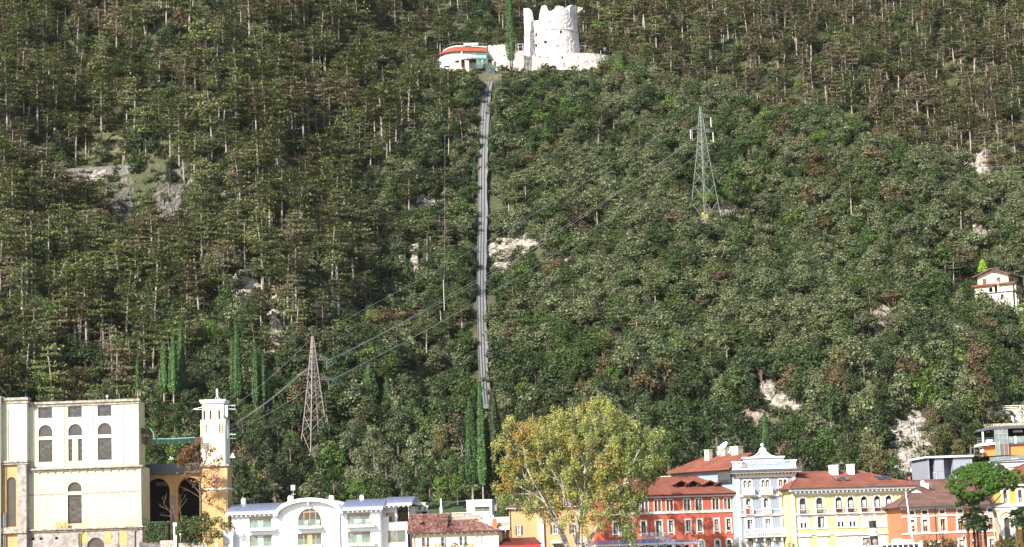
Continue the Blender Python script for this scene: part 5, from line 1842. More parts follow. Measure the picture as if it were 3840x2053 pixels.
def tile_house():
 f = Fac('tile_roof_house', 'low cream house with large brown-red clay tile roof before the white hotel', 'house', S(3, 150, 1200), 362, -4)
 e, q = f.e, f.q
 u1 = q(3, 1190, 1200)[0]
 ze = (q(3, 150, 1165)[1] + q(3, 1190, 1125)[1]) / 2
 wn = even([f.r(3, 268, 1220, 298, 1310), f.r(3, 500, 1210, 530, 1330), f.r(3, 722, 1203, 750, 1330), f.r(3, 988, 1190, 1008, 1285)], .55)
 wd = [f.r(3, 540, 1208, 556, 1330)]
 wl = [[r[0] + .85, r[1] + .75, r[2], r[3]] for r in (wn[0], wn[2])] + [[wn[3][0] - .9, wn[3][1] - .85, wn[3][2], wn[3][3]]]
 wall('wall', M.cream, 0, u1, 0, ze + .05, [(*r, 0) for r in wn + wd + wl], e, 0, .25)
 body(e, M.cream, 0, u1, .02, 9, 0, ze, name='side_walls')
 for i, r in enumerate(wn + wd + wl):
  window(e, r, 0, .12, M.greypaint if i < 7 else M.cream, 1, 2, .06, M.glass, sill=False, surround=M.white_trim, sw=.06, proud=.02, curtain=M.curtain if i in (3, 7) else None)
 yb = 9.0
 h1 = q(3, 330, 935, -4.5)[1]
 h2 = q(3, 700, 1003, -4.5)[1]
 ua, ub = q(3, 85, 1165)[0], q(3, 565, 1145)[0]
 uc = q(3, 1215, 1118)[0]
 ur = q(3, 880, 1003, -4.5)[0]
 ul = q(3, 110, 935, -4.5)[0]
 y0 = -.8
 ez = ze + .02
 deck = MB().poly([(ua, y0, ez), (ub, y0, ez), (ub, 4.5, h1), (ul, 4.5, h1)]).poly([(ub, y0, ez), (uc, y0, ez), (ur, 4.5, h2), (ub, 4.5, h2)]).poly([(uc, y0, ez), (uc, 9.5, ez), (ur, 4.5, h2)])
 deck.poly([(ua, 9.5, ez), (ub, 9.5, ez), (ub, 4.5, h1), (ul, 4.5, h1)][::-1]).poly([(ub, 9.5, ez), (uc, 9.5, ez), (ur, 4.5, h2), (ub, 4.5, h2)][::-1]).poly([(ua, y0, ez), (ul, 4.5, h1), (ua, 9.5, ez)])
 deck.poly([(ub, 4.5, h2), (ub, 4.5, h1), (ub, y0, ez)]).poly([(ub, 9.5, ez), (ub, 4.5, h1), (ub, 4.5, h2)])
 deck.poly([(ua, y0, ez - .15), (uc, y0, ez - .15), (uc, 9.5, ez - .15), (ua, 9.5, ez - .15)][::-1]).poly([(ua, y0, ez - .15), (ua, y0, ez), (uc, y0, ez), (uc, y0, ez - .15)][::-1])
 deck.poly([(uc, y0, ez - .15), (uc, y0, ez), (uc, 9.5, ez), (uc, 9.5, ez - .15)][::-1])
 ro = deck.build('roof', M.tiles, e)
 tile_roof('roof_tiles', M.tiles, ro, (ua, y0, ez), (ub, y0, ez), (ub, 4.5, h1), (ul, 4.5, h1))
 tile_roof('roof_tiles', M.tiles, ro, (ub, y0, ez), (uc, y0, ez), (ur, 4.5, h2), (ub, 4.5, h2))
 MB().tube([(ul, 4.5, h1 + .02), (ub, 4.5, h1 + .02)], .13, 6).tube([(ub, 4.5, h2 + .02), (ur, 4.5, h2 + .02), (uc, y0, ez + .03)], .13, 6).build('ridge_tiles', M.tiles, ro)
 MB().tube([(ua, y0 - .06, ez - .06), (uc, y0 - .06, ez - .06)], .08, 6).build('gutter', M.brownwood, e)
 n = 13
 me = MB().box(-.09, .09, -.72, 0, -.16, 0).mesh('rafter_end')
 me.materials.append(M.white_trim)
 for i in range(n):
  link('rafter_end', me, e, (.4 + (u1 - .8) * i / (n - 1), 0, ez - .16))
 u, z = q(3, 572, 1035, -1.5)
 MB().tube([(u, 1.5, z - .7), (u, 1.5, z + .5)], .13, 8).lathe([(.3, .5), (.3, .6), (.1, .8)], (u, 1.5, z), 8).tube([(u, 1.5, z + .8), (u, 1.5, z + 1.3)], .05, 5).build('flue', M.zinc, ro)
 u, z = q(3, 255, 1035, -1.6)
 MB().prism([(u - .35, z), (u + .35, z), (u + .25, z + .4), (u - .25, z + .4)], .9, 2.1).build('roof_vent', M.tiles, ro)
 MB().tube([(0, -.75, ez - .1), (.35, -.1, ez - .6), (.35, -.1, 0)], .06, 6).build('rain_pipe', M.brownwood, e)
 for r, w in ((f.r(3, 414, 1295, 440, 1330), 0), (f.r(3, 862, 1285, 888, 1330), 0)):
  MB().box(r[0], r[1], -.06, -.01, r[2], r[3]).build('yellow_shutter', M.gold, e)
 for (x, y, rr, mt, lb, nm, cat) in ((300, 1298, .42, 'flower', 'red geranium box under the left window of the tile house', 'flower_box', 'flower box'), (495, 1300, .62, 'ivy', 'green hanging basket left of the middle windows of the tile house', 'hanging_basket', 'hanging basket'),
          (652, 1298, .6, 'ivy', 'green hanging basket between the two window pairs of the tile house', 'hanging_basket', 'hanging basket'), (795, 1295, .62, 'ivy', 'green hanging basket, rightmost on the tile house wall', 'hanging_basket', 'hanging basket')):
  u, z = q(3, x, y, .4)
  w = f.world(u, -.4, z)
  leafy(nm, lb, cat, [((0, 0, 0), rr * .75), ((rr * .6, 0, -.1), rr * .6), ((-rr * .6, .05, -.1), rr * .6), ((.1, 0, .3), rr * .5)], L[mt], 130, (.10, .22), loc=w, group='hanging baskets on the tile house' if nm == 'hanging_basket' else None)

tile_house()

def middle_yard():
 a, b = at_y(*S(3, 548, 925), 380), at_y(*S(3, 980, 1040), 380)
 e = thing('garden_wall', 'rubble stone garden wall behind the tile roof', 'wall', (a.x, 380, 1.5))
 MB().box(0, (b.x - a.x) * .75, 0, 1.2, 0, a.z - 1.5).box((b.x - a.x) * .75, b.x - a.x, -.5, 1.2, 0, a.z - 1.8).build('masonry', M.rubble, e)
 MB().box(-.1, (b.x - a.x) * .75 + .05, -.08, 1.25, a.z - 1.5, a.z - 1.36).build('coping', M.trim, e)
 MB().box((b.x - a.x) * .80, (b.x - a.x) * .90, -.53, -.45, a.z - 4.2, a.z - 2.6).build('niche', M.dark, e)
 a, b = at_y(*S(3, -10, 905), 379), at_y(*S(3, 120, 1000), 379)
 tag(MB().box(0, 6, 0, 1, 0, a.z - 1.5).build('terrace_wall', M.rubble, loc=(a.x - 1.2, 381, 1.5)), 'rubble terrace wall beside the right end of the solar roof', 'wall')
 for x, y0, lb in ((286, 800, 'left'), (318, 840, 'right')):
  a = at_y(*S(3, x, y0), 381.5)
  tag(MB().box(-.3, .3, 0, .6, 0, a.z - 1.5).box(-.38, .38, -.08, .68, a.z - 1.5, a.z - 1.35).build('garden_pillar', M.trim, loc=(a.x, 381, 1.5)), f'{lb} one of two rough pale garden pillars at the end of the solar roof', 'pillar', 'garden pillars')
 a, b = at_y(*S(3, 494, 742), 378), at_y(*S(3, 500, 925), 378)
 e = thing('flue_pipe', 'slim white flue pipe standing above the tile roof', 'flue', (a.x, 378, 1.5))
 MB().tube([(0, 0, 0), (0, 0, b.z - 1.5 + 1.2)], .26, 10).build('base', M.whitepaint, e)
 MB().tube([(0, 0, b.z - .3), (0, 0, a.z - 1.5)], .15, 10).build('pipe', M.whitepaint, e)
 f = Fac('white_pavilion', 'small white flat-roofed box house with a wide dark window strip', 'house', S(3, 805, 850), 383, -4)
 e, q = f.e, f.q
 u1, z1, z0 = q(3, 1108, 800)[0], q(3, 950, 768)[1], q(3, 950, 935)[1]
 r = f.r(3, 905, 838, 1086, 900)
 wall('wall', M.white, 0, u1, z0 - 8, z1, [(*r, 0)], e, 0, .5)
 body(e, M.white, 0, u1, .02, 6, z0 - 8, z1 - .02)
 MB().box(-.1, u1 + .1, -.12, 6, z1, z1 + .18).build('roof_slab', M.white, e)
 window(e, r, 0, .4, M.greypaint, 2, 1, .06, M.glass_grey, sill=False)
 MB().box(r[0], r[1], .05, .08, r[2], r[2] + .5).build('glass_balustrade', M.glass_teal, e)
 MB().box(-.3, u1 + .3, -.4, .0, z0 - .5, z0 - .2).build('terrace_edge', M.white, e)
 a, b = at_y(*S(3, 330, 800), 392), at_y(*S(3, 800, 925), 384)
 MB().poly([(a.x - 3, 384, b.z - .5), (b.x + 1, 384, b.z - .5), (b.x + 2, 398, a.z + .5), (a.x - 3, 398, a.z + .5)]).build('lawn', M.lawn, kind='structure')

middle_yard()

def orange_house():
 f = Fac('ochre_house', 'apricot coloured house half hidden behind the big yellowing poplar', 'house', S(3, 1320, 1000), 369, -2)
 e, q = f.e, f.q
 u1 = q(3, 2360, 1000)[0]
 ze = q(3, 1320, 850)[1]
 r = f.r(3, 1420, 1072, 1452, 1180)
 r2 = f.r(3, 1850, 1060, 1900, 1165)
 r3 = f.r(3, 2080, 1060, 2130, 1165)
 r4 = f.r(3, 1855, 1290, 1940, 1400)
 r5 = f.r(3, 2170, 1280, 2240, 1400)
 wall('wall', M.peach, 0, u1, 0, ze, [(*x, 0) for x in (r, r2, r3, r4, r5)], e, 0, .25)
 body(e, M.peach, 0, u1, .02, 11, 0, ze, name='side_walls')
 for x in (r, r2, r3):
  o = window(e, x, 0, .15, M.whitepaint, 2, 2, .07, M.glass, surround=M.white_trim, sw=.1)
  w = (x[1] - x[0])
  for s0 in (x[0] - .12 - w * .55, x[1] + .12):
   sh = MB().box(s0, s0 + w * .55, -.09, -.03, x[2], x[3])
   for k in range(12):
    zz = x[2] + (x[3] - x[2]) * (k + .5) / 12
    sh.box(s0 + .04, s0 + w * .55 - .04, -.105, -.09, zz - .03, zz + .03)
   sh.build('shutter', M.brownwood, e)
 for x in (r4, r5):
  window(e, x, 0, .15, M.greypaint, 2, 1, .07, M.glass)
  MB().prism([(x[0] - .3, x[3] + .1), (x[1] + .3, x[3] + .1), (x[1] + .3, x[3] + .55), (x[0] - .3, x[3] + .55)], -.9, -.01).build('awning', M.concrete_lt, e)
 hip_roof('roof', M.roof_old, e, 0, u1, 0, 11, ze + .2, 2.6, .8)
 MB().box(-.5, u1 + .4, -.6, .0, ze - .25, ze + .02).build('eave_moulding', M.white_trim, e)
 c = f.r(3, 1675, 975, 1738, 1320)
 MB().box(c[0], c[1], -.5, -.02, 0, c[3]).build('white_chimney_stack', M.white, e)
 c = f.r(3, 2335, 1000, 2368, 1330)
 MB().box(c[0], c[1], -.3, -.02, 0, c[3]).build('white_corner', M.white, e)
 u = q(3, 1333, 1000)[0]
 MB().tube([(u - .3, -.5, ze - .1), (u, -.1, ze - .6), (u, -.1, 0)], .06, 6).build('rain_pipe', M.brownwood, e)
 z2 = q(3, 1170, 1040, -1)[1]
 ua = q(3, 1005, 1000, -1)[0]
 w2 = f.r(3, 1217, 1118, 1272, 1210, -1)
 wall('annex_wall', M.peach, ua, 0, 0, z2, [(*w2, 0)], e, 1, .2)
 window(e, w2, 0, 1.15, M.whitepaint, 1, 2, .08, M.glass_grey, surround=M.white_trim, sw=.12, curtain=M.curtain, cur=(0, 1, .0, .4)).data.update()
 zt = q(3, 1170, 965, -1)[1]
 MB().box(ua - .1, .0, .9, 6, z2, z2 + .2).box(ua - .1, 0, .85, 1.05, z2 + .2, zt).build('terrace_parapet', M.concrete_lt, e)
 c = f.r(3, 1120, 1005, 1166, 1090, .5)
 cb = MB().box(c[0], c[1], -.8, -.1, c[2] - 1, c[3]).prism([(c[0] - .08, c[3]), (c[1] + .08, c[3]), ((c[0] + c[1]) / 2, c[3] + .45)], -.85, -.05)
 cb.build('brick_chimney', M.brick, e)
 MB().box(c[0] - .8, c[0] - .25, -.6, -.3, c[2] - 1, c[3] + .2).build('white_flue', M.white, e)
 MB().box(c[1] + .1, 0, -.2, .9, c[2] - .45, c[2] + .1).build('white_ledge', M.white_trim, e)
 w = f.world(q(3, 1200, 930, -2)[0], 2.2, q(3, 1200, 940, -2)[1])
 leafy('terrace_plants', 'low green plants along the terrace behind the ochre house', 'plants', [((-1.6, 0, 0), .6), ((-.6, 0, .1), .65), ((.4, 0, 0), .6), ((1.4, 0, .1), .7), ((-1, 0, -.4), .4), ((1, 0, -.4), .4)], L['green'], 70, (.12, .28), loc=w)
 g = Fac('tiled_porch', 'low dark red tiled porch roof with bright red fascia before the ochre house', 'porch', S(3, 1190, 1300), 361, -4)
 uu = g.q(3, 1700, 1290)[0]
 ze = (g.q(3, 1190, 1305)[1] + g.q(3, 1700, 1300)[1]) / 2
 hh = g.q(3, 1400, 1218, -3)[1]
 ul, ur = g.q(3, 1255, 1222, -3)[0], g.q(3, 1630, 1222, -3)[0]
 rf = MB().poly([(0, 0, ze), (uu, 0, ze), (ur, 3, hh), (ul, 3, hh)]).poly([(uu, 0, ze), (uu, 6, ze), (ur, 3, hh)]).poly([(0, 6, ze), (0, 0, ze), (ul, 3, hh)]).poly([(uu, 6, ze), (0, 6, ze), (ul, 3, hh), (ur, 3, hh)])
 ro = rf.build('roof', M.roof_dark, g.e)
 tile_roof('roof_tiles', M.roof_dark, ro, (0, 0, ze), (uu, 0, ze), (ur, 3, hh), (ul, 3, hh), .25, .09)
 MB().box(0, uu, -.02, .15, ze - .7, ze - .02).build('fascia', paint('bright_red_fascia', (.62, .02, .02)), g.e)
 MB().box(.3, uu - .3, .3, 5.5, 0, ze - .7).build('porch_wall', M.cream, g.e)

orange_house()

# ================================================================== the hotels on the right
def red_hotel():
 f = Fac('red_hotel', 'red hotel with brown tile roof, twin arched windows and four dormers', 'hotel', S(4, 120, 1000), 366, 14)
 e, q = f.e, f.q
 u1 = q(4, 1820, 1000)[0]
 ze = (q(4, 760, 705)[1] + q(4, 1820, 700)[1]) / 2
 tw = []
 for x0, x1, x2, x3 in ((818, 852, 862, 897), (962, 996, 1007, 1042), (1172, 1205, 1215, 1250), (1313, 1347, 1357, 1391), (1519, 1550, 1560, 1594), (1659, 1692, 1703, 1737)):
  tw.append(f.r(4, x0, 750, x1, 890))
  tw.append(f.r(4, x2, 748, x3, 888))
 for x in (260, 400, 560, 665):
  tw.append(f.r(4, x, 762, x + 30, 900))
  tw.append(f.r(4, x + 42, 762, x + 72, 900))
 tw = even(tw)
 ws = even([f.r(4, x0, y0, x1, y1) for x0, y0, x1, y1 in ((330, 1030, 366, 1165), (430, 1030, 470, 1165), (665, 1018, 710, 1155), (988, 1002, 1046, 1142), (1198, 1000, 1255, 1138), (1338, 996, 1392, 1135), (1543, 994, 1595, 1130), (1688, 992, 1738, 1128))])
 dr = f.r(4, 838, 1006, 905, 1195)
 dr[3] = ws[0][3]
 gr = even([f.r(4, x0, y0, x1, y1) for x0, y0, x1, y1 in ((1367, 1250, 1410, 1420), (1556, 1240, 1608, 1420), (1698, 1238, 1748, 1420))])
 for r in gr:
  r[2] = max(.3, r[3] - 3.6)
 wall('wall', M.red, 0, u1, 0, ze, [(*r, 1) for r in tw] + [(*r, 0) for r in ws] + [(*dr, 0)] + [(*r, 1) for r in gr], e, 0, .3)
 body(e, M.red, 0, u1, .02, 13, 0, ze, name='side_walls')
 for i, r in enumerate(tw):
  window(e, r, 1, .2, M.darkwood, 1, 2, .07, M.glass, surround=M.trim, sw=.17, proud=.05, sill=False, curtain=M.greycurtain if i % 3 == 1 else None, cur=(.3, 1, 0, .9))
 for i, r in enumerate(ws):
  window(e, r, 0, .2, M.darkwood, 2, 1, .09, M.glass, surround=M.trim, sw=.26, proud=.06, curtain=M.curtain, cur=[(.5, 1, 0, .6), (0, 1, .68, 1), (.45, .8, .05, .62), (.5, 1, .05, .95), (.5, 1, .05, .95), (.45, .85, .05, .95), (.05, .95, .05, .95), (.5, .95, .3, .95)][i])
  MB().box(r[0], r[1], .17, .21, r[2] + (r[3] - r[2]) * .66, r[2] + (r[3] - r[2]) * .72).build('transom', M.darkwood, e)
  for u in (r[0] - .2, r[1] + .2):
   MB().box(u - .1, u + .1, -.15, 0, r[2] - .55, r[2] - .2).build('sill_bracket', M.trim, e)
 window(e, dr, 0, .2, M.darkwood, 2, 1, .09, M.glass, surround=M.trim, sw=.26, sill=False, curtain=M.curtain, cur=(.5, .95, .0, .95))
 for r in gr:
  window(e, r, 1, .2, M.darkwood, 2, 2, .09, M.glass, surround=M.trim, sw=.3, curtain=M.curtain, cur=(.1, .9, .3, .8))
 zb = (q(4, 720, 912)[1] + q(4, 1800, 892)[1]) / 2
 MB().box(-.05, u1 + .05, -.14, .0, zb - .22, zb + .22).build('stone_band', M.trim, e)
 MB().box(-.05, u1 + .08, -.5, .0, ze - .28, ze).build('eave_cornice', M.trim, e)
 dentils(e, M.brownwood, .2, u1 - .1, ze - .02, ze + .2, .55, .16, .85)
 zr = q(4, 1200, 484, -7)[1]
 hip_roof('roof', M.roof, e, 0, u1, 0, 13, ze + .35, zr - ze - .35, .95, 8, q(4, 1860, 690)[0] - q(4, 1455, 480, -7)[0] + .3)
 slope = (zr - ze - .35) / 7.45
 for i, x in enumerate((1125, 1270, 1475, 1620)):
  u, zt = q(4, x, 535 if i < 2 else 530, -2.2)
  zr_ = q(4, x, 625 if i < 2 else 625, -2.0)[1]
  w = q(4, x + 98, 570, -2.2)[0] - u
  d = thing_part('dormer', e)
  y0 = 1.3
  g = MB()
  zl = zr_ + .80
  top = zl + .72
  for s in (-1, 1):
   g.loft([[(u, y0, top), (u + s * w, y0, zl), (u + s * w, y0, zl - .12), (u, y0, top - .16)], [(u, y0 + 5.2, top), (u + s * w, y0 + 4.0, zl), (u + s * w, y0 + 4.0, zl - .12), (u, y0 + 5.2, top - .16)]])
  g.build('dormer_roof', M.roof, d)
  hw = w * .6
  MB().box(u - hw, u + hw, y0 + .9, y0 + 1.0, zr_ - .3, zl + .3).build('dormer_window', M.dark, d)
  fb = MB()
  for k in (-1, 1):
   fb.box(u + k * hw - .12, u + k * hw + .12, y0 + .35, y0 + 1.02, zr_ - .3, zl + .1)
  fb.box(u - hw, u + hw, y0 + .82, y0 + .9, zr_ + .25, zr_ + .4)
  fb.build('dormer_post', M.brownwood, d)
  MB().box(u - w * .95, u + w * .95, y0 + 1.02, y0 + 1.1, zr_ - .3, zl - .1).build('dormer_cheek', M.brownwood, d)
 c = f.r(4, 905, 470, 1010, 500, -7)
 MB().box(c[0], c[1], 6.5, 7.6, c[2] - .8, c[3]).build('chimney', M.cream, e)
 u = u1 - .1
 MB().tube([(u + .5, -.85, ze), (u, -.12, ze - .8), (u, -.12, 0)], .07, 6).build('rain_pipe', M.zinc, e)
 a = f.r(4, 612, 1160, 1002, 1222, 1.2)
 MB().box(a[0], a[1], -1.3, .0, a[2] - .2, a[2]).build('balcony_slab', M.trim, e)
 railing(e, M.whitepaint, [(a[0], -1.25, a[2]), (a[1], -1.25, a[2])], a[3] - a[2], .2, .016, 'balcony_railing')
 u, z = q(4, 1862, 728)
 lp = thing('wall_lamp', 'curved bracket lantern at the corner of red and blue hotels', 'lamp', f.world(u1, -.2, z))
 MB().tube([(0, 0, -.6), (.25, -.2, .35), (.8, -.3, .55), (1.1, -.3, .2)], .04, 6).build('bracket', M.zinc, lp)
 MB().lathe([(.12, -.5), (.28, 0), (.08, .22)], (1.1, -.3, 0), 8).build('lantern', M.greypaint, lp)
 for k, (x, lb) in enumerate(((2330, 'left'), (2420, 'right'))):
  pass
 for k, (x, lb) in enumerate(((730, 'white chair at the left end of the red hotel balcony'), (795, 'white chair beside the balcony door of the red hotel'), (950, 'white chair at the right end of the red hotel balcony'))):
  u = q(4, x, 1190, .8)[0]
  c = thing('terrace_chair', lb, 'chair', f.world(u, -.7, a[2]), f.yaw, 'white terrace chairs')
  MB().box(-.25, .25, -.25, .25, .43, .48).build('seat', M.whitepaint, c)
  bb = MB()
  for i in range(4):
   bb.box(-.25, .25, .2, .24, .55 + i * .13, .62 + i * .13)
  bb.build('backrest', M.whitepaint, c)
  lb_ = MB()
  for s in (-.22, .22):
   for d in (-.22, .22):
    lb_.tube([(s, d, 0), (s, d, .45 if d < 0 else 1.05)], .022, 5)
  lb_.build('leg_frame', M.whitepaint, c)
 v = Fac('veranda', 'white iron veranda with arches and blue glass roof before the red hotel', 'veranda', S(21, 0, 600), 357, 6)
 ve, vq = v.e, v.q
 vu = vq(21, 2185, 520)[0]
 zb_ = (vq(21, 300, 600)[1] + vq(21, 2180, 530)[1]) / 2
 zt = vq(21, 1300, 470, -4)[1]
 MB().box(-3, vu, -.12, .12, zb_ - .28, zb_).build('edge_beam', M.whitepaint, ve)
 MB().poly([(-3, 0, zb_), (vu, 0, zb_), (vu - 5, 5, zt), (-2, 5, zt)]).poly([(vu, 0, zb_), (vu, 9, zb_), (vu - 5, 5, zt)]).build('glass_roof', M.blueglass, ve)
 rb = MB()
 for i in range(1, 14):
  u = vu * i / 13
  if u < vu - .3:
   rb.bar((u, 0, zb_ + .03), (min(u, vu - 5) if u < vu - 5 else vu - 5, 5 if u < vu - 5 else 5 - 0, zt + .03), .05) if u < vu - 5 else rb.bar((u, 0, zb_ + .03), (u, (vu - u), zb_ + (zt - zb_) * (vu - u) / 5 + .03), .05)
 rb.build('glazing_bar', M.seam, ve)
 n = 11
 for i in range(n):
  u0_, u1_ = vu * i / n - .2, vu * (i + 1) / n - .2
  uc, hw = (u0_ + u1_) / 2, (u1_ - u0_) / 2 * .96
  pts = [(uc + hw * math.cos(t), zb_ - .35 - hw * .85 + hw * .85 * math.sin(t)) for t in [math.pi * k / 12 for k in range(13)]]
  MB().tube([(a_, 0, b_) for a_, b_ in pts], .06, 5).build('arch', M.whitepaint, ve)
  if i % 2 == 0:
   MB().tube([(u0_, 0, 0), (u0_, 0, zb_ - .2)], .07, 6).build('column', M.whitepaint, ve)
 MB().tube([(vu - .15, 0, 0), (vu - .15, 0, zb_ - .2)], .12, 6).build('column', M.whitepaint, ve)
 MB().box(-3, vu - 1, 7.5, 7.6, 0, zb_ - .5).build('back_panel', M.dark, ve)
 for x in (1575, 2005, 2065):
  u, z = vq(21, x, 505)
  MB().lathe([(.08, 0), (.05, .25), (.1, .35), (.01, .6)], (u, 0, zb_), 6).build('finial', M.whitepaint, ve)
 for k, (x, y) in enumerate(((1272, 605), (1720, 610))):
  u, z = vq(21, x, y, -1.5)
  g = tag(MB().ball((0, 0, 0), .33, 12).build('globe_lamp', M.trim, loc=v.world(u, 1.5, z), smooth=True), ['round cream lamp hanging under the veranda, left of the parasol', 'round cream lamp hanging under the veranda, right of the parasol'][k], 'lamp', 'veranda globe lamps')
 u, z = vq(21, 1552, 560, 2.5)
 pz = thing('parasol', 'closed-topped white pointed parasol before the veranda', 'parasol', v.world(u, -2.5, 0))
 MB().lathe([(1.6, z - 2.2), (.95, z - 1.4), (.42, z - .85), (.2, z - .55), (.12, z - .2), (.14, z - .1), (.02, z + .15)], (0, 0, 0), 8).build('canopy', M.whitepaint, pz)
 MB().tube([(0, 0, 0), (0, 0, z - 1)], .04, 6).build('pole', M.steel, pz)

def thing_part(name, par):
 o = bpy.data.objects.new(name, None)
 COL.objects.link(o)
 o.parent = par
 o.empty_display_size = .2
 return o

red_hotel()

def blue_hotel():
 f = Fac('blue_hotel', 'tall pale blue hotel with cream trim and white sign gable reading HOTEL EUROPA', 'hotel', S(5, 875, 700), 371, 5)
 e, q = f.e, f.q
 uR = q(5, 1618, 700)[0]
 ze = (q(5, 830, 455)[1] + q(5, 1620, 440)[1]) / 2      # under the dark eave
 tw = []
 for x0, x1, x2, x3 in ((958, 1000, 1018, 1059), (1184, 1226, 1242, 1282), (1404, 1444, 1462, 1502)):
  tw += [f.r(5, x0, 533, x1, 655), f.r(5, x2, 532, x3, 655)]
 tw = even(tw)
 ad = even([f.r(5, 992, 768, 1048, 915), f.r(5, 1214, 765, 1270, 912), f.r(5, 1437, 762, 1492, 910)])
 sq = even([f.r(5, 1008, 1030, 1072, 1165), f.r(5, 1234, 1022, 1298, 1160), f.r(5, 1454, 1018, 1514, 1155)])
 gd = even([f.r(5, 1022, 1262, 1082, 1420), f.r(5, 1246, 1258, 1308, 1420), f.r(5, 1468, 1254, 1526, 1420)])
 for r in gd:
  r[2] = max(.3, r[3] - 4)
 wall('wall', M.blue, 0, uR, 0, ze + .02, [(*r, 1) for r in tw + ad + gd] + [(*r, 0) for r in sq], e, 0, .32)
 body(e, M.lightblue, 0, uR, .02, 14, 0, ze, name='side_walls')
 for i, r in enumerate(tw):
  window(e, r, 1, .22, M.darkwood, 1, 2, .07, M.glass, surround=M.trim, sw=.22, proud=.07, sill=False, curtain=M.curtain, cur=[(.55, 1, 0, 1), (.35, .9, 0, .8), (.5, 1, 0, .8), (.2, .9, .1, .9), (.45, .8, 0, .95), (.4, 1, 0, .6)][i])
 for i, r in enumerate(ad):
  window(e, r, 1, .22, M.darkwood, 2, 2, .07, M.glass, surround=M.trim, sw=.42, proud=.07, sill=False, curtain=M.curtain, cur=[(.62, .95, 0, .9), (.5, .98, 0, .95), (.35, .95, 0, .98)][i])
 for i, r in enumerate(sq):
  window(e, r, 0, .22, M.darkwood, 2, 1, .08, M.glass, surround=M.trim, sw=.42, proud=.08, sill=False, curtain=M.curtain, cur=[(.5, .97, 0, .98), (.05, .95, .0, .98), (.5, .97, 0, .98)][i])
  MB().box(r[0], r[1], .18, .23, r[2] + (r[3] - r[2]) * .70, r[2] + (r[3] - r[2]) * .76).build('transom', M.darkwood, e)
  MB().box(r[0] - .75, r[1] + .75, -.35, .0, r[3] + .55, r[3] + .75).build('window_cornice', M.trim, e)
 for r in gd:
  window(e, r, 1, .22, M.brownwood, 2, 2, .08, M.glass, surround=M.trim, sw=.42, sill=False, curtain=M.curtain, cur=(.1, .9, .3, .9))
 for a, b in ((-.02, q(5, 925, 900)[0]), (q(5, 1570, 600)[0], uR + .02)):
  MB().box(a, b, -.12, .02, 0, ze).build('corner_pilaster', M.trim, e)
 def band(y0, y1, d, hh=None, nm='string_course'):
  z = (q(5, 930, y0)[1] + q(5, 1570, y1)[1]) / 2
  MB().box(-.05, uR + .05, -d, .0, z - (hh or .1), z + (hh or .1)).build(nm, M.trim, e)
  return z
 band(735, 725, .22, .14)
 band(912, 905, .12, .06)
 zb = band(975, 968, .3, .16)
 ztop = band(490, 478, .25, .25)
 bal = MB().lathe([(.05, 0), (.05, .06), (.085, .25), (.04, .6), (.06, .75)], (0, 0, 0), 6).mesh('baluster')
 bal.materials.append(M.white_trim)
 def balcony(u0, u1, z, h=1.0, d=.9, st=.28):
  o = MB().box(u0, u1, -d, -.0, z - .22, z).build('balcony', M.trim, e)
  MB().box(u0, u1, -d, -d + .16, z + h - .16, z + h).box(u0, u0 + .14, -d + .16, -.0, z + h - .16, z + h).box(u1 - .14, u1, -d + .16, -.0, z + h - .16, z + h).build('handrail', M.white_trim, o)
  n = int((u1 - u0) / st)
  for i in range(n + 1):
   b = link('baluster', bal, o, (u0 + .12 + (u1 - u0 - .24) * i / n, -d + .08, z))
   b.scale.z = h / .85
  for u in (u0 + .07, u1 - .07):
   MB().box(u - .09, u + .09, -d, -d + .16, z, z + h - .16).build('baluster_post', M.white_trim, o)
  return o
 for i in range(3):
  a, b = tw[2 * i], tw[2 * i + 1]
  balcony(a[0] - .35, b[1] + .35, q(5, 1030, 718)[1] + .1, 1.05)
  r = ad[i]
  balcony(r[0] - .35, r[1] + .35, q(5, 1030, 965)[1] + .1, .95, .55, .3)
 zl = (q(5, 970, 1240)[1] + q(5, 1580, 1225)[1]) / 2
 balcony(.9, uR - .1, zl, 1.25, 1.1, .33)
 for r in gd:
  for u in (r[0] - .55, r[1] + .35):
   MB().prism([(u, zl - .9), (u + .22, zl - .9), (u + .22, zl - .23), (u, zl - .23)], -.8, 0).build('balcony_console', M.trim, e)
 MB().box(-1.0, uR + 1.0, -1.15, 14.8, ze, ze + .22).build('eave', M.trim, e)
 MB().prism([(-1.2, ze + .22), (uR + 1.2, ze + .22), (uR + .8, ze + .62), (-.8, ze + .62)], -1.35, 14.8).build('eave_roof', M.zinc, e)
 dentils(e, M.trim, 0, uR, ze - .3, ze - .01, .62, .24, .8)
 z0 = ze + .6
 zw = (q(5, 830, 295)[1] + q(5, 1600, 295)[1]) / 2
 zh = (q(5, 960, 245)[1] + q(5, 1460, 245)[1]) / 2
 gw0, gw1 = q(5, 822, 340)[0], q(5, 1610, 340)[0]
 gh0, gh1 = q(5, 955, 270)[0], q(5, 1458, 270)[0]
 uc = q(5, 1197, 200)[0]
 zp = q(5, 1197, 170)[1]
 w3 = q(5, 1340, 240)[0] - uc
 curve = [(uc + s * w3 * k, zh + (zp - zh) * (1 - (k ** .75 if k < .5 else .0)) * 0 + (zp - zh) * (.5 + .5 * math.cos(math.pi * k)) ** 1.15) for s in (1,) for k in [1 - i / 10 for i in range(11)]]
 left = [(2 * uc - u, z) for u, z in curve[::-1]][1:]
 out = [(gw0, z0), (gw1, z0), (gw1, zw), (gh1, zw), (gh1, zh)] + curve + left + [(gh0, zh), (gh0, zw), (gw0, zw)]
 so = MB().prism(out, -.3, .3).build('sign_gable', M.gable, e)
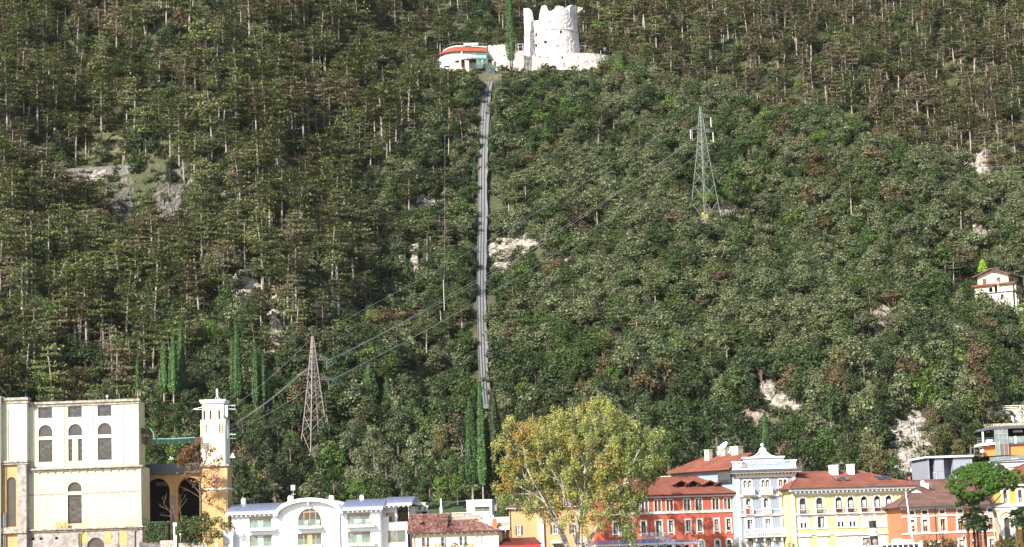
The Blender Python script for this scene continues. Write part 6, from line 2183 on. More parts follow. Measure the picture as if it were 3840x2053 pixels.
 for a, b, z, hh in ((gw0 - .15, gh0, zw, .22), (gh1, gw1 + .15, zw, .22), (gh0 - .2, gh1 + .2, zh, .24), (gw0 - .1, gw1 + .1, z0 + .18, .3)):
  MB().box(a, b, -.48, .4, z - hh, z + .02).build('gable_moulding', M.white, so)
 for a, b in ((gw0, gw0 + .95), (gw1 - .95, gw1)):
  MB().box(a, b, -.36, -.29, z0 + .2, zw - .2).build('gable_pilaster', M.white, so)
 MB().tube([(u, -.32, z) for u, z in curve + left], .13, 6).build('gable_scroll', M.white, so)
 u0_ = uc
 MB().box(u0_ - .3, u0_ + .3, -.4, .3, zh, zp).prism([(u0_ - .62, zp - .15), (u0_ + .62, zp - .15), (u0_ + .34, zp + .5), (u0_ - .34, zp + .5)], -.4, .3).box(u0_ - .16, u0_ + .16, -.2, .1, zp + .5, zp + .75).ball((u0_, -.05, zp + 1.0), .3, 10).build('gable_finial', M.white, so)
 zt = q(5, 1090, 345)[1]
 hgt = q(5, 1090, 292)[1] - zt
 text(so, 'HOTEL', hgt * 1.38, M.white, ((q(16, 520, 490)[0] + q(16, 1120, 490)[0]) / 2, -.36, zt), 'hotel_lettering', .05, None, q(16, 1120, 490)[0] - q(16, 520, 490)[0])
 text(so, 'EUROPA', hgt * 1.38, M.white, ((q(16, 1255, 480)[0] + q(16, 1960, 480)[0]) / 2, -.36, zt), 'hotel_lettering', .05, None, q(16, 1960, 480)[0] - q(16, 1255, 480)[0])
 r = f.r(16, 258, 445, 482, 690)
 w, hh = r[1] - r[0], r[3] - r[2]
 lo = MB().box(r[0], r[1], -.48, -.38, r[2], r[3]).build('logo_board', M.greypaint, so)
 MB().box(r[0] + .1, r[1] - .1, -.49, -.475, r[2] + .1, r[3] - .1).build('logo_face', M.white_trim, lo)
 cu, cz = (r[0] + r[1]) / 2 + .05, r[2] + hh * .52
 MB().prism([(cu + w * .36 * math.cos(t), cz + hh * .38 * math.sin(t)) for t in [math.pi * (k / 12) for k in range(13)]], -.51, -.49).build('logo_dome', M.purple, lo)
 MB().prism([(cu - w * .34, r[2] + hh * .30), (cu + w * .36, r[2] + hh * .32), (cu + w * .36, r[2] + hh * .46), (cu + w * .16, r[2] + hh * .48), (cu + w * .1, r[2] + hh * .68), (cu, r[2] + hh * .6), (cu - w * .1, r[2] + hh * .68), (cu - w * .14, r[2] + hh * .46), (cu - w * .34, r[2] + hh * .44)], -.53, -.50).build('logo_crown', M.signorange, lo)
 MB().box(cu - w * .32, cu + w * .3, -.52, -.49, r[2] + hh * .17, r[2] + hh * .26).build('logo_bar', M.purple, lo)
 a = f.world(0, .2, 0)
 ang = rad(180 - 50) + f.yaw
 dv = Vector((math.cos(ang), math.sin(ang), 0))
 nl = 13.8
 wy = thing('hotel_wing', 'pale blue oblique wing with large red roof behind the red hotel', 'hotel wing', a, ang - math.pi)
 z1 = ze + .75
 hl = [(-nl + .8, -nl + 1.7, z1 - 2.1, z1 - .5, 0), (-nl + 2.1, -nl + 3.0, z1 - 2.1, z1 - .5, 0)]
 wall('wall', M.lightblue, -nl, 0, 0, z1, hl, wy, 0, .2)
 for h in hl:
  window(wy, list(h[:4]), 0, .1, M.brownwood, 2, 1, .08, M.glass, sill=False)
 MB().box(-3.6, -.8, -.5, 0, z1 - 2.2, z1 - .2).build('glazed_loggia', M.glass_grey, wy)
 body(wy, M.lightblue, -nl, -.2, .02, 12, 0, z1, name='side_walls')
 zR = at_y(*S(5, 600, 238), 383).z - f.o.z
 hip_roof('roof', M.roof, wy, -nl, -1.6, 0, 12, z1 + .2, zR - z1 - .2, 1.1, 3.2, .5)
 ridge = wy
 for x, y, w, h in ((-9.4, 4.2, 1.0, 1.5), (-7.6, 6.4, 1.5, 1.1), (-4.6, 6.4, 1.5, 1.1)):
  zz = z1 + .2 + (zR - z1) * min(1, (y + 1.1) / 7.1)
  chimney(wy, x, y, zz, w, h, M.cream)
 def dish(px, py, d, lb, white=True, tilt=.5):
  p = at_y(*S(5, px, py), 381)
  o = thing('satellite_dish', lb, 'satellite dish', p, -1.05, 'satellite dishes on the hotel roof')
  rr = [(d * .5 * t, d * .11 * t * t) for t in (0.02, .3, .6, .85, 1.0)]
  b = MB().loft([[(r_ * math.cos(k), -z_ * 1.0 - .0, r_ * math.sin(k)) for k in [2 * math.pi * i / 20 for i in range(20)]] for r_, z_ in rr])
  bo = b.build('reflector', M.whitepaint if white else M.greypaint, o)
  bo.rotation_euler = (-.2 - tilt, 0, 0)
  MB().tube([(0, .1, 0), (.1, .3, -.5), (.1, .3, -2.6)], .06, 6).build('mast', M.steel, o)
  MB().tube([(-d * .2, -.1, -d * .3), (-d * .1, -d * .45, .1)], .03, 5).ball((-d * .1, -d * .45, .1), .09, 6).build('feed_arm', M.whitepaint, o)
 dish(710, 125, 2.2, 'largest white tilted satellite dish on the hotel roof', True, .55)
 dish(667, 192, 1.25, 'small white satellite dish below the largest dish', True, .3)
 dish(790, 160, 1.2, 'narrow white satellite dish on the mast right of the largest', True, .1)
 dish(790, 225, 1.3, 'grey satellite dish between the roof chimneys', False, .1)
 p = at_y(*S(5, 785, 200), 381)
 e2 = thing('roof_aerial', 'tall television aerial above the blue hotel dishes', 'aerial', p)
 tv_aerial(e2, 0, 0, -1.5, at_y(*S(5, 785, 20), 381).z - p.z + 1.5)
 r = ad[0]
 person('person', 'person at the first-floor arched balcony of the blue hotel leaning on the rail', f.world((r[0] + r[1]) / 2 - .25, -.25, q(5, 1030, 965)[1] + .12), f.yaw, 'stand', M.skin, M.curtain)
 u, z = q(5, 1012, 955, .57)
 tag(MB().box(-.28, .28, -.03, .0, 0, .95).build('red_towel', M.red_cloth, loc=f.world(u, -.6, z - .1)), 'red towel hanging over the small balcony below the person', 'towel')
 return f

def person(name, lb, loc, rz, pose, shirt, trousers, h=1.72):
 """one skinned body; hair, shirt and trousers follow it as close shells"""
 e = thing(name, lb, 'person', loc, rz)
 k = h / 1.75
 if pose == 'raise':
  arms = [((-.22, -.02, 1.42), (-.42, -.05, 1.30), (-.30, -.22, 1.52)), ((.22, -.02, 1.42), (.44, -.05, 1.32), (.30, -.22, 1.54))]
 else:
  arms = [((-.21, -.02, 1.40), (-.30, -.08, 1.13), (-.20, -.32, 1.02)), ((.21, -.02, 1.40), (.30, -.08, 1.13), (.20, -.32, 1.02))]
 V = [((0, 0, .95), .15), ((0, 0, 1.15), .14), ((0, 0, 1.36), .16), ((0, 0, 1.48), .065), ((0, -.01, 1.56), .07), ((0, -.015, 1.66), .105), ((0, 0, 1.73), .07)]
 E = [(i, i + 1) for i in range(6)]

 def add(pts, rs, root):
  p = root
  for q_, r_ in zip(pts, rs):
   V.append((q_, r_))
   E.append((p, len(V) - 1))
   p = len(V) - 1
 for a in arms:
  add(a, (.065, .05, .038), 2)
 for s in (-1, 1):
  add(((s * .10, 0, .88), (s * .115, -.02, .5), (s * .12, .02, .09), (s * .13, -.12, .04)), (.10, .072, .05, .045), 0)
 me = bpy.data.meshes.new('body')
 me.from_pydata([Vector(v[0]) * k for v in V], E, [])
 o = link('body', me, e)
 sk = o.modifiers.new('skin', 'SKIN')
 for i, d in enumerate(me.skin_vertices[0].data):
  d.radius = (V[i][1] * k * .9, V[i][1] * k * .8)
 me.skin_vertices[0].data[0].use_root = True
 sd = o.modifiers.new('smooth', 'SUBSURF')
 sd.levels = sd.render_levels = 1
 me.materials.append(M.skin)
 if trousers is not None:
  b = MB()
  for s in (-1, 1):
   b.tube([Vector((s * .13, .02, .10)) * k, Vector((s * .12, -.02, .5)) * k, Vector((s * .10, 0, .93)) * k], [.085 * k, .10 * k, .135 * k], 8)
  b.build('trousers', trousers, e)
 b = MB().tube([Vector((0, 0, .90)) * k, Vector((0, 0, 1.15)) * k, Vector((0, 0, 1.36)) * k, Vector((0, 0, 1.45)) * k], [.185 * k, .175 * k, .205 * k, .10 * k], 10)
 for a in arms:
  b.tube([Vector(a[0]) * k, (Vector(a[0]) * .3 + Vector(a[1]) * .7) * k], [.085 * k, .07 * k], 8)
 b.build('shirt', shirt, e)
 MB().ball(Vector((0, .02, 1.69)) * k, .118 * k, 10, .85).build('hair', M.hair, e)
 fc = MB().ball(Vector((-.035, -.105, 1.67)) * k, .012 * k, 5).ball(Vector((.035, -.105, 1.67)) * k, .012 * k, 5).box(-.022 * k, .022 * k, -.112 * k, -.1 * k, 1.605 * k, 1.615 * k)
 fc.build('face', M.hair, e)
 return e

BH = blue_hotel()

def yellow_hotel():
 f = Fac('yellow_hotel', 'lemon yellow hotel with slim arched windows and broad red hipped roof', 'hotel', S(6, 265, 900), 367, 16)
 e, q = f.e, f.q
 u1 = q(6, 1705, 900)[0]
 ze = (q(6, 500, 632)[1] + q(6, 1740, 618)[1]) / 2
 xs = ((352, 385), (562, 594), (803, 836), (952, 985), (1120, 1154), (1285, 1318), (1428, 1462))
 yt = (760, 752, 748, 744, 740, 738, 736)
 ar = even([f.r(6, a - 2, t, b + 2, t + 200) for (a, b), t in zip(xs, yt)], 1.25)
 sh = even([f.r(6, a + 1, y, b - 1, y + 135) for (a, b), y in zip(((350, 405), (575, 612), (812, 872), (958, 1020), (1130, 1190), (1292, 1350), (1436, 1494)), (1005, 1005, 985, 982, 978, 975, 972))], 1.35)
 sh[1][0] += .12
 lo = even([f.r(6, a, 1262, b, 1420) for a, b in ((365, 420), (585, 650), (832, 890), (975, 1040), (1140, 1195), (1310, 1370), (1455, 1512))], 1.35)
 for r in lo:
  r[2] = max(.2, r[3] - 3)
 wall('wall', M.yellow, 0, u1, 0, ze - .2, [(*r, 1) for r in ar] + [(*r, 0) for r in sh + lo], e, 0, .3)
 body(e, M.yellow, 0, u1, .02, 15, 0, ze - .2, name='side_walls')
 for i, r in enumerate(ar):
  o = window(e, r, 1, .2, M.darkwood, 2, 2, .06, M.glass, surround=M.white_trim, sw=.32, proud=.06, sill=False, curtain=M.curtain, cur=(.3, .9, .25, .95) if i > 1 else (.1, .9, .1, .6))
  z = r[2]
  bo = MB().box(r[0] - .2, r[1] + .2, -.45, 0, z - .12, z).build('small_balcony', M.white_trim, e)
  rb = MB()
  for k in range(7):
   u = r[0] - .1 + (r[1] - r[0] + .2) * k / 6
   rb.bar((u, -.4, z), (u, -.4, z + 1.0), .035)
  for k in range(3):
   a = r[0] + (r[1] - r[0]) * (k + .5) / 3
   rb.bar((a - .2, -.41, z + .15), (a + .2, -.41, z + .75), .03).bar((a + .2, -.41, z + .15), (a - .2, -.41, z + .75), .03)
  rb.bar((r[0] - .15, -.4, z + 1.0), (r[1] + .15, -.4, z + 1.0), .06).bar((r[0] - .15, -.4, z + .1), (r[1] + .15, -.4, z + .1), .045)
  rb.build('iron_railing', M.brownwood, bo)
 pale = plaster('pale_shutter_paint', (.72, .70, .66), var=.04)
 for i, r in enumerate(sh + lo):
  k = i % 7
  low = i >= 7
  open_ = (k == 1 and not low) or (low and k == 4)
  o = window(e, r, 0, .2, M.darkwood if open_ else M.white_trim, 2, 1, .06, M.glass, surround=M.white_trim, sw=.28, proud=.05, sill=True, curtain=M.curtain if open_ else None, cur=(.5, .9, .05, .95))
  MB().box(r[0] - .5, r[1] + .5, -.28, 0, r[3] + .5, r[3] + .64).build('window_cornice', M.white_trim, e)
  w = (r[1] - r[0]) / 2
  if open_:
   for a in (r[0] - w * 1.0 - .05, r[1] + .05):
    MB().box(a, a + w, -.11, -.06, r[2], r[3]).build('shutter_leaf', pale, e)
   continue
  for j in range(2):
   a, b = r[0] + w * j + .01, r[0] + w * (j + 1) - .01
   fl = (not low and k in (0, 2, 3)) or (low and k in (0, 1, 2, 3, 5))
   zs = r[2] + (r[3] - r[2]) * (.5 if fl else 0)
   bb = MB()
   if fl:
    bb.box(a, b, .0, .05, zs, r[3]).box(a, a + .14, .0, .05, r[2], zs).box(b - .14, b, .0, .05, r[2], zs)
   else:
    bb.box(a, b, .0, .05, r[2], r[3])
   so = bb.build('shutter_leaf', pale if (fl or low) else M.greycurtain2, e)
   n = 14
   lv = MB()
   for s in range(n):
    zz = zs + (r[3] - zs) * (s + .5) / n
    lv.box(a + .05, b - .05, -.018, .0, zz - .035, zz + .035)
   lv.build('louvre', pale if (fl or low) else M.greycurtain2, so)
 for y0, y1, d, hh in ((893, 882, .06, .06), (962, 935, .25, .16), (1142, 1112, .08, .07), (1215, 1180, .16, .16)):
  z = (q(6, 290, y0)[1] + q(6, 1600, y1)[1]) / 2
  MB().box(-.04, u1 + .04, -d, .0, z - hh, z + hh).build('string_course', M.white_trim, e)
 z = (q(6, 500, 705)[1] + q(6, 1690, 690)[1]) / 2
 MB().box(-.05, u1 + .05, -.12, .0, z - .1, ze - .75).build('frieze', M.white_trim, e)
 MB().box(-.9, u1 + .9, -1.0, .0, ze - .42, ze - .05).build('eave', M.white_trim, e)
 dentils(e, M.white_trim, .1, u1 - .1, ze - .75, ze - .43, .78, .22, .85)
 zr = q(6, 800, 430, -8)[1]
 hip_roof('roof', M.roof, e, 0, u1, 0, 15, ze + .12, zr - ze - .1, 1.15, 6.0, q(6, 1755, 610)[0] - q(6, 1035, 420, -8)[0])
 MB().tube([(-1.2, -1.2, ze + .0), (u1 + 1.2, -1.2, ze + .0)], .09, 6).build('gutter', M.zinc, e)
 for x, y, w in ((755, 465, 1.25), (968, 455, 1.05)):
  u, z = q(6, x, y, -6)
  chimney(e, u, 6, z + .4, w, 1.1, M.white)
 for x0, x1, y0, y1 in ((772, 835, 548, 585), (862, 940, 546, 582), (1292, 1370, 543, 575), (1390, 1455, 543, 575)):
  u0_, z0_ = q(6, x0 + 22, y1, -2.4)
  u1_, _z = q(6, x1 + 10, y1, -2.4)
  sl = (zr - ze) / 8.6
  zz = ze + .12 + sl * 3.1
  MB().loft([[(u0_, 1.95, zz + .05), (u1_, 1.95, zz + .05), (u1_, 1.95, zz + .16), (u0_, 1.95, zz + .16)], [(u0_ - .2, 3.6, zz + .05 + sl * 1.65), (u1_ - .2, 3.6, zz + .05 + sl * 1.65), (u1_ - .2, 3.6, zz + .16 + sl * 1.65), (u0_ - .2, 3.6, zz + .16 + sl * 1.65)]]).build('skylight', M.glass_grey, e)
 for x, y0, y1 in ((797, 462, 330), (1432, 560, 495), (1658, 580, 495)):
  u, z = q(6, x, y0, -6)
  tv_aerial(e, u, 6, z - .8, q(6, x, y1, -6)[1] - z + .8)
 u = q(6, 268, 800)[0]
 MB().tube([(u - .8, -1.1, ze - .1), (u, -.12, ze - 1.4), (u, -.12, 0)], .07, 6).build('rain_pipe', M.greypaint, e)

M.greycurtain2 = paint('pinkish_grey_shutter', (.56, .50, .50), .8)
yellow_hotel()

def orange_row():
 f = Fac('orange_house', 'orange house with white window frames and brown tile roof behind the palms', 'house', S(10, 785, 1000), 364, 8)
 e, q = f.e, f.q
 u1 = q(18, 1945, 400)[0]
 ze = (q(10, 785, 805)[1] + q(11, 860, 665)[1]) / 2 - .1
 at = even([f.r(10, 895, 862, 965, 912), f.r(10, 1085, 850, 1158, 898), f.r(7, 412, 1064, 455, 1094), f.r(7, 562, 1054, 604, 1086), f.r(7, 712, 1046, 760, 1075), f.r(7, 814, 1044, 862, 1074)])
 md = even([f.r(10, 912, 988, 975, 1165), f.r(10, 1098, 980, 1168, 1158), f.r(7, 421, 1141, 460, 1242), f.r(7, 566, 1128, 610, 1230), f.r(7, 818, 1114, 866, 1217)])
 gr = even([f.r(18, 1015, 545, 1140, 820), f.r(18, 1745, 518, 1860, 800)])
 g0 = [[r_[0], r_[1], gr[0][2], gr[0][3]] for r_ in (md[0], md[1], md[2])]
 wall('wall', M.orange, 0, u1, 0, ze, [(*r, 0) for r in at + md + gr], e, 0, .3)
 body(e, M.orange, 0, u1, .02, 13, 0, ze, name='side_walls')
 for i, r in enumerate(at):
  window(e, r, 0, .2, M.darkwood, 2, 1, .07, paint('blue_blind', (.03, .06, .22)) if i == 5 else M.glass, surround=M.white_trim, sw=.18, proud=.05, sill=False)
 for i, r in enumerate(md + gr):
  o = window(e, r, 0, .2, M.orangewood, 2, 2, .10, M.glass, surround=M.white_trim, sw=.32, proud=.06, curtain=M.curtain, cur=[(0, 1, .5, .85), (0, 1, .45, .85), (0, .6, .0, .4), (0, 1, .7, .9), (0, .6, .5, .98), (0, 1, .55, .98), (.5, 1, .5, .98)][i])
 for yy in ((935, 908), (1188, 1162)):
  z = (q(10, 800, yy[0])[1] + q(10, 1290, yy[1])[1]) / 2
  MB().box(-.04, u1 + .04, -.12, .0, z - .13, z + .13).build('string_course', M.white_trim, e)
 MB().box(-.3, u1 + .1, -.35, .0, ze - .1, ze + .12).build('eave_moulding', M.white_trim, e)
 dentils(e, M.white_trim, .1, u1 - .1, ze - .32, ze - .1, .5, .22, .45, name='eave_dentil')
 zr = q(7, 420, 955, -4)[1]
 hip_roof('roof', M.roof_old, e, 0, u1, 0, 13, ze + .25, (zr - ze) * 1.35, 1.0, 5.0, 1.0)
 MB().tube([(-1.0, -1.05, ze + .15), (u1, -1.05, ze + .15)], .09, 6).build('gutter', M.zinc, e)
 u = q(10, 1270, 900)[0]
 MB().tube([(u - .2, -1.0, ze), (u, -.1, ze - .5), (u, -.1, 0)], .06, 6).build('rain_pipe', M.brownwood, e)
 u = q(7, 872, 1250)[0]
 MB().tube([(u, -.1, q(7, 872, 1230)[1]), (u, -.1, 0)], .07, 6).build('rain_pipe', M.white_trim, e)
 g = Fac('gabled_house', 'white gable-ended house with brown roof behind the orange house', 'house', S(10, 905, 650), 378, 8)
 ge, gq = g.e, g.q
 ua, ub = 0, gq(10, 1250, 640)[0]
 zt = gq(10, 985, 500)[1]
 up = gq(10, 985, 500)[0]
 zl, zr2 = gq(10, 905, 560)[1], gq(10, 1250, 640)[1]
 MB().prism([(0, 0), (ub, 0), (ub, zr2), (up, zt), (0, zl)], 0, .4).build('gable_wall', M.white, ge)
 MB().loft([[(up, -.3, zt + .25), (ub + .8, -.3, zr2 - .05), (ub + .8, -.3, zr2 - .4), (up, -.3, zt - .2)], [(up + 2, 14, zt + 1.9), (ub + 9, 14, zr2 + 1.3), (ub + 9, 14, zr2 + .9), (up + 2, 14, zt + 1.5)]]).build('verge_roof', M.roof_old, ge)
 MB().loft([[(up, -.3, zt + .25), (-.8, -.3, zl + .1), (-.8, -.3, zl - .2), (up, -.3, zt - .1)], [(up + 2, 14, zt + 1.9), (-.8, 14, zl + .5), (-.8, 14, zl + .2), (up + 2, 14, zt + 1.5)]]).build('left_roof', M.roof_old, ge)
 MB().box(up + .3, ub + 13, 6, 12, zr2 - 3, zr2 + .6).build('rear_wing', M.white, ge)
 hip_roof('rear_roof', M.roof_old, ge, up + 1.0, ub + 12, 4.0, 12, zr2 - .2, 3.4, .6, 1.2, 3.0)
 qm = MB()
 for k in range(6):
  z = gq(10, 925, 690)[1] - .6 + k * .85
  qm.box(-.12, .28, -.05, .1, z, z + .45)
 qm.build('brick_quoins', M.brick, ge)
 c = g.r(10, 1105, 470, 1170, 535, -3)
 chimney(ge, (c[0] + c[1]) / 2, 3, c[2] + .2, c[1] - c[0], c[3] - c[2], M.white)
 c2 = g.r(10, 1072, 430, 1110, 490, -4)
 co = MB().tube([((c2[0] + c2[1]) / 2, 4, c2[2] - 1.5), ((c2[0] + c2[1]) / 2, 4, c2[3])], .36, 8).ball(((c2[0] + c2[1]) / 2, 4, c2[3]), .42, 8).build('round_chimney', M.white, ge)
 u, z = gq(10, 1262, 632, 1)
 tv_aerial(ge, u, -.6, z - .4, gq(10, 1262, 555, 1)[1] - z + .4)
 u, z = gq(10, 1045, 655)
 MB().tube([(u, -.1, z), (u, -.1, z + .55), (u - .2, -.1, z + .6)], .05, 5).build('wall_flue', M.zinc, ge)
 h = Fac('golden_building', 'golden yellow building with tall white-framed arches at the right edge', 'building', S(11, 870, 1000), 366, -6)
 he, hq = h.e, h.q
 z1 = hq(11, 1000, 690)[1]
 ztp = hq(11, 1310, 330)[1]
 uw = 14.0
 t1 = even([h.r(11, 978, 440, 1040, 655), h.r(11, 1222, 420, 1285, 640)])
 aa = [h.r(11, 1030, 880, 1085, 1220)]
 aa[0][0] -= .35
 aa.append([aa[0][0] + 5.6, aa[0][1] + 5.6, aa[0][2], aa[0][3]])
 t1.append([t1[1][0] + 5.4, t1[1][1] + 5.4, t1[1][2], t1[1][3]])
 wall('wall', M.gold, -.1, uw, 0, ztp, [(*r, 1) for r in t1] + [(*r, 1) for r in aa], e := he, 0, .35)
 body(he, M.gold, -.1, uw, .02, 12, 0, ztp, name='side_walls')
 for r in t1:
  window(he, r, 1, .25, M.darkwood, 2, 2, .07, M.glass, surround=M.white_trim, sw=.38, proud=.08, curtain=M.greycurtain, cur=(0, 1, 0, .4))
 for r in aa:
  window(he, r, 1, .25, M.brownwood, 2, 3, .07, M.glass, surround=M.white_trim, sw=.55, proud=.08, sill=False)
  MB().ringy(arc_outline(r[0] - .7, r[1] + .7, r[2], r[3] + .9, 1), arc_outline(r[0] - 1.2, r[1] + 1.2, r[2], r[3] + 1.4, 1), -.16, .0).build('arch_band', M.white_trim, he)
 for z, d, hh in ((z1, .4, .2), (z1 - .55, .15, .18), (ztp, .6, .3)):
  MB().box(-.2, uw + .2, -d, 0, z - hh, z + hh).build('cornice', M.white_trim, he)
 hip_roof('roof', M.roof, he, 0, uw, 0, 12, ztp + .35, 3.2, .9)
 zt_ = hq(11, 1200, 780)[1]
 text(he, 'BENACO', .95, plaster('faded_letter_paint', (.68, .50, .20)), (hq(11, 1190, 780)[0] + .9, -.03, zt_), 'faded_lettering', .01, 1.25)

orange_row()

def modern_houses():
 f = Fac('concrete_house', 'grey concrete modern house with white roof edge and deep balconies', 'house', S(12, 175, 1300), 408, 4)
 e, q = f.e, f.q
 u1 = q(12, 915, 1200)[0]
 z1 = (q(12, 175, 1105)[1] + q(12, 910, 1085)[1]) / 2
 a0, a1 = q(12, 195, 1200)[0], q(12, 290, 1200)[0]
 b0, b1 = q(12, 440, 1200)[0], q(12, 600, 1200)[0]
 zf = q(12, 520, 1400)[1]
 wall('front_wall', M.concrete, 0, u1, -6, z1, [(a0, a1, -5.9, z1 - .05, 0), (b0, b1, zf - 1.6, z1 - .05, 0)], e, 0, 3.2)
 for a, b, lo in ((a0, a1, -5.9), (b0, b1, zf - 1.6)):
  MB().box(a, b, 3.15, 3.25, lo, z1).build('recess_wall', M.concrete, e)
  MB().box(a, b, .05, 3.15, z1 - .12, z1 - .06).build('recess_soffit', M.dark, e)  # recess ceiling carries the painted shade colour
 body(e, M.concrete, 0, u1, .02, 12, -6, z1)
 MB().prism([(-.5, z1), (u1 + .2, z1), (u1 + .2, z1 + .35), (-.5, z1 + .35)], -.5, 12.5).build('roof_edge', M.white, e)
 for z in (zf - 1.5,):
  MB().prism([(b0 - 1.2, z - .2), (b1, z - .2), (b1, z + .02), (b0 - 1.2, z + .02)], -1.3, 0).build('balcony_slab', M.concrete_lt, e)
  railing(e, M.steel, [(b0 - 1.2, -1.2, z), (b1, -1.2, z)], 1.05, .45, .014)
 MB().tube([(b1 - .15, -.25, zf - 1.5), (b1 - .15, -.25, z1 - 3)], .07, 6).build('rain_pipe', M.whitepaint, e)
 zz = q(7, 362, 835)[1]
 railing(e, M.whitepaint, [(a0 + .6, -.3, zz), (a1 + .1, -.3, zz)], 2.0, .28, .02, 'stair_railing')
 jm = MB()
 for k in range(1, 3):
  jm.box(0, u1, -.004, 0, z1 - k * 2.6, z1 - k * 2.6 + .03)
 jm.build('panel_joint', M.zinc, e)
 g = Fac('glass_building', 'modern building with smoked glass front, black roof and orange panels', 'building', S(12, 1290, 800), 417, -6)
 ge, gq = g.e, g.q
 uw = gq(12, 1777, 700)[0] + 6
 zr = gq(12, 1400, 572)[1]
 uo = gq(12, 985, 640)[0]
 MB().prism([(uo, zr - .95), (0, zr - .55), (uw, zr - .55), (uw, zr), (0, zr), (uo, zr - .55)], -.6, 9).build('roof_slab', M.zinc, ge)
 zg = gq(12, 1400, 860)[1]
 zo0 = gq(12, 1400, 1060)[1]
 ub = gq(12, 1498, 700)[0]
 bay = MB().box(0, ub, -.4, 8, zo0, zr - .56).build('glass_bay', M.facade_glass, ge)
 mm = MB()
 for i in range(4):
  u = ub * i / 3
  mm.box(u - .05, u + .05, -.48, -.38, zo0, zr - .56)
 for z in (zr - 1.5, zg):
  mm.box(-.05, ub + .05, -.47, -.39, z - .05, z + .05)
 mm.build('mullion', M.steel, bay)
 MB().box(.9, ub - .03, -.45, -.41, zo0, zg - .05).build('bronze_panel', M.brownglass, bay)
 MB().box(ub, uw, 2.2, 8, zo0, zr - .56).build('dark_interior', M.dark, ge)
 zl = gq(12, 1600, 745)[1]
 glz = MB().box(ub + .02, uw, -.3, -.22, zg, zl).build('glass_balustrade', M.facade_glass, ge)
 for i in range(6):
  u = ub + (uw - ub) * i / 6
  MB().box(u - .03, u + .03, -.34, -.2, zg, zl).build('balustrade_post', M.steel, glz)
 MB().box(ub + .01, uw, -.2, 2.2, zg - .35, zg).build('floor_slab', M.zinc, ge)
 zo = gq(12, 1600, 890)[1]
 MB().box(ub + .01, uw, .3, 2.1, zo0, zo).build('orange_wall', M.orangecor, ge)
 r = g.r(12, 1595, 640, 1755, 675, -1.8)
 MB().box(r[0], r[1], 1.9, 2.15, r[2], r[3]).build('pale_counter', M.white, ge)
 c = g.r(12, 1615, 740, 1650, 860, .2)
 MB().box(c[0], c[1], -.32, -.30, c[2], c[3]).build('white_banner', M.white, ge)
 zt = gq(12, 1150, 860)[1]
 ut = gq(12, 995, 880)[0]
 MB().prism([(ut, zt - .55), (0, zt - .3), (0, zt + .1), (ut, zt - .05)], -.5, 6).build('terrace_slab', M.trim, ge)
 MB().box(gq(12, 1110, 950)[0], -.02, .6, 6, zo0, zt - .5).build('orange_wall', M.orangecor, ge)
 MB().tube([(gq(12, 1088, 700)[0], -.2, zt - .1), (gq(12, 1085, 640)[0], -.2, zr - .9)], .2, 8).build('white_column', M.whitepaint, ge)
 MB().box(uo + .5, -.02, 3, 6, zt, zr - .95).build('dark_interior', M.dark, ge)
 railing(ge, M.steel, [(ut + .1, -.4, zt), (-.1, -.4, zt)], 1.0, .9, .016, 'terrace_railing', 3)
 MB().box(gq(12, 1145, 830)[0], -.3, .5, 1.4, zt + .05, zt + .75).build('planter', M.trim, ge)
 zd = gq(12, 1500, 1110)[1]
 ud = gq(12, 1165, 1100)[0]
 dk = MB().prism([(ud, zd - .6), (uw, zd - .2), (uw, zd + .7), (ud, zd + .2)], -4, -3.8).build('deck_front', M.facade_glass, ge)
 MB().prism([(ud, zd - 3.2), (uw, zd - 3.2), (uw, zd - .25), (ud, zd - .65)], -3.4, -3.3).build('lower_front', M.concrete_lt, ge)
 MB().prism([(ud + 3, zd - 1.9), (ud + 9.5, zd - 1.9), (ud + 9.5, zd - 1.0), (ud + 4, zd - 1.85)], -3.5, -3.42).build('dark_opening', M.dark, ge)
 MB().box(ud, uw, -3.8, .6, zd - .75, zd - .5).build('deck_slab', M.concrete_lt, ge)
 for x, lb in ((1645, 0), (1700, 1)):
  u, z = gq(12, 1690, 850, .5)
 for k, u in enumerate((ud + 4.2, ud + 4.5, ud + 4.8, ud + 5.1)):
  MB().box(u, u + .2, -4.05, -4.01, zd - .35, zd - .1).build('sign_mark', M.white, ge)
 MB().ball((gq(12, 1082, 993)[0], -.3, gq(12, 1082, 993)[1]), .42, 12).build('white_globe', M.whitepaint, ge, smooth=True)
 fr = MB()
 p = [gq(12, x, y) for x, y in ((878, 930), (1085, 930), (1085, 1060), (878, 1060), (878, 930))]
 for a, b in zip(p, p[1:]):
  fr.bar((a[0], -.4, a[1]), (b[0], -.4, b[1]), .06)
 for s in (.3, .75):
  fr.bar((p[0][0] + (p[1][0] - p[0][0]) * s, -.4, p[0][1]), (p[0][0] + (p[1][0] - p[0][0]) * s, -.4, p[2][1]), .05)
 fr.build('steel_frame', M.steel, ge)
 w = Fac('retaining_wall', 'pale rubble retaining wall on the slope, topped by a wooden rail fence', 'wall', S(12, 985, 420), 441, -2)
 we, wq = w.e, w.q
 ze = wq(12, 1300, 322)[1]
 z0 = wq(12, 1300, 520)[1]
 ww = wq(12, 1777, 400)[0] + 8
 MB().prism([(0, z0 - 3), (ww, z0 - 3), (ww, ze), (-1.8, ze), (0, z0)], 0, 1.5).build('masonry', M.limewall, we)
 MB().box(-1.9, ww, -.05, 4, ze, ze + .1).build('coping', M.trim, we)
 z2 = wq(12, 1300, 545, 3)[1]
 MB().box(.5, ww, -6, -5, z2 - 3, z2).build('lower_wall', M.rubble, we)
 MB().box(.8, ww, -5, -.01, z2 - .3, z2 + .15).build('grass_strip', M.lawn, we)
 fe = thing('wooden_fence', 'light wooden post and rail fence on top of the pale retaining wall', 'fence', w.world(-3, .4, ze), w.yaw)
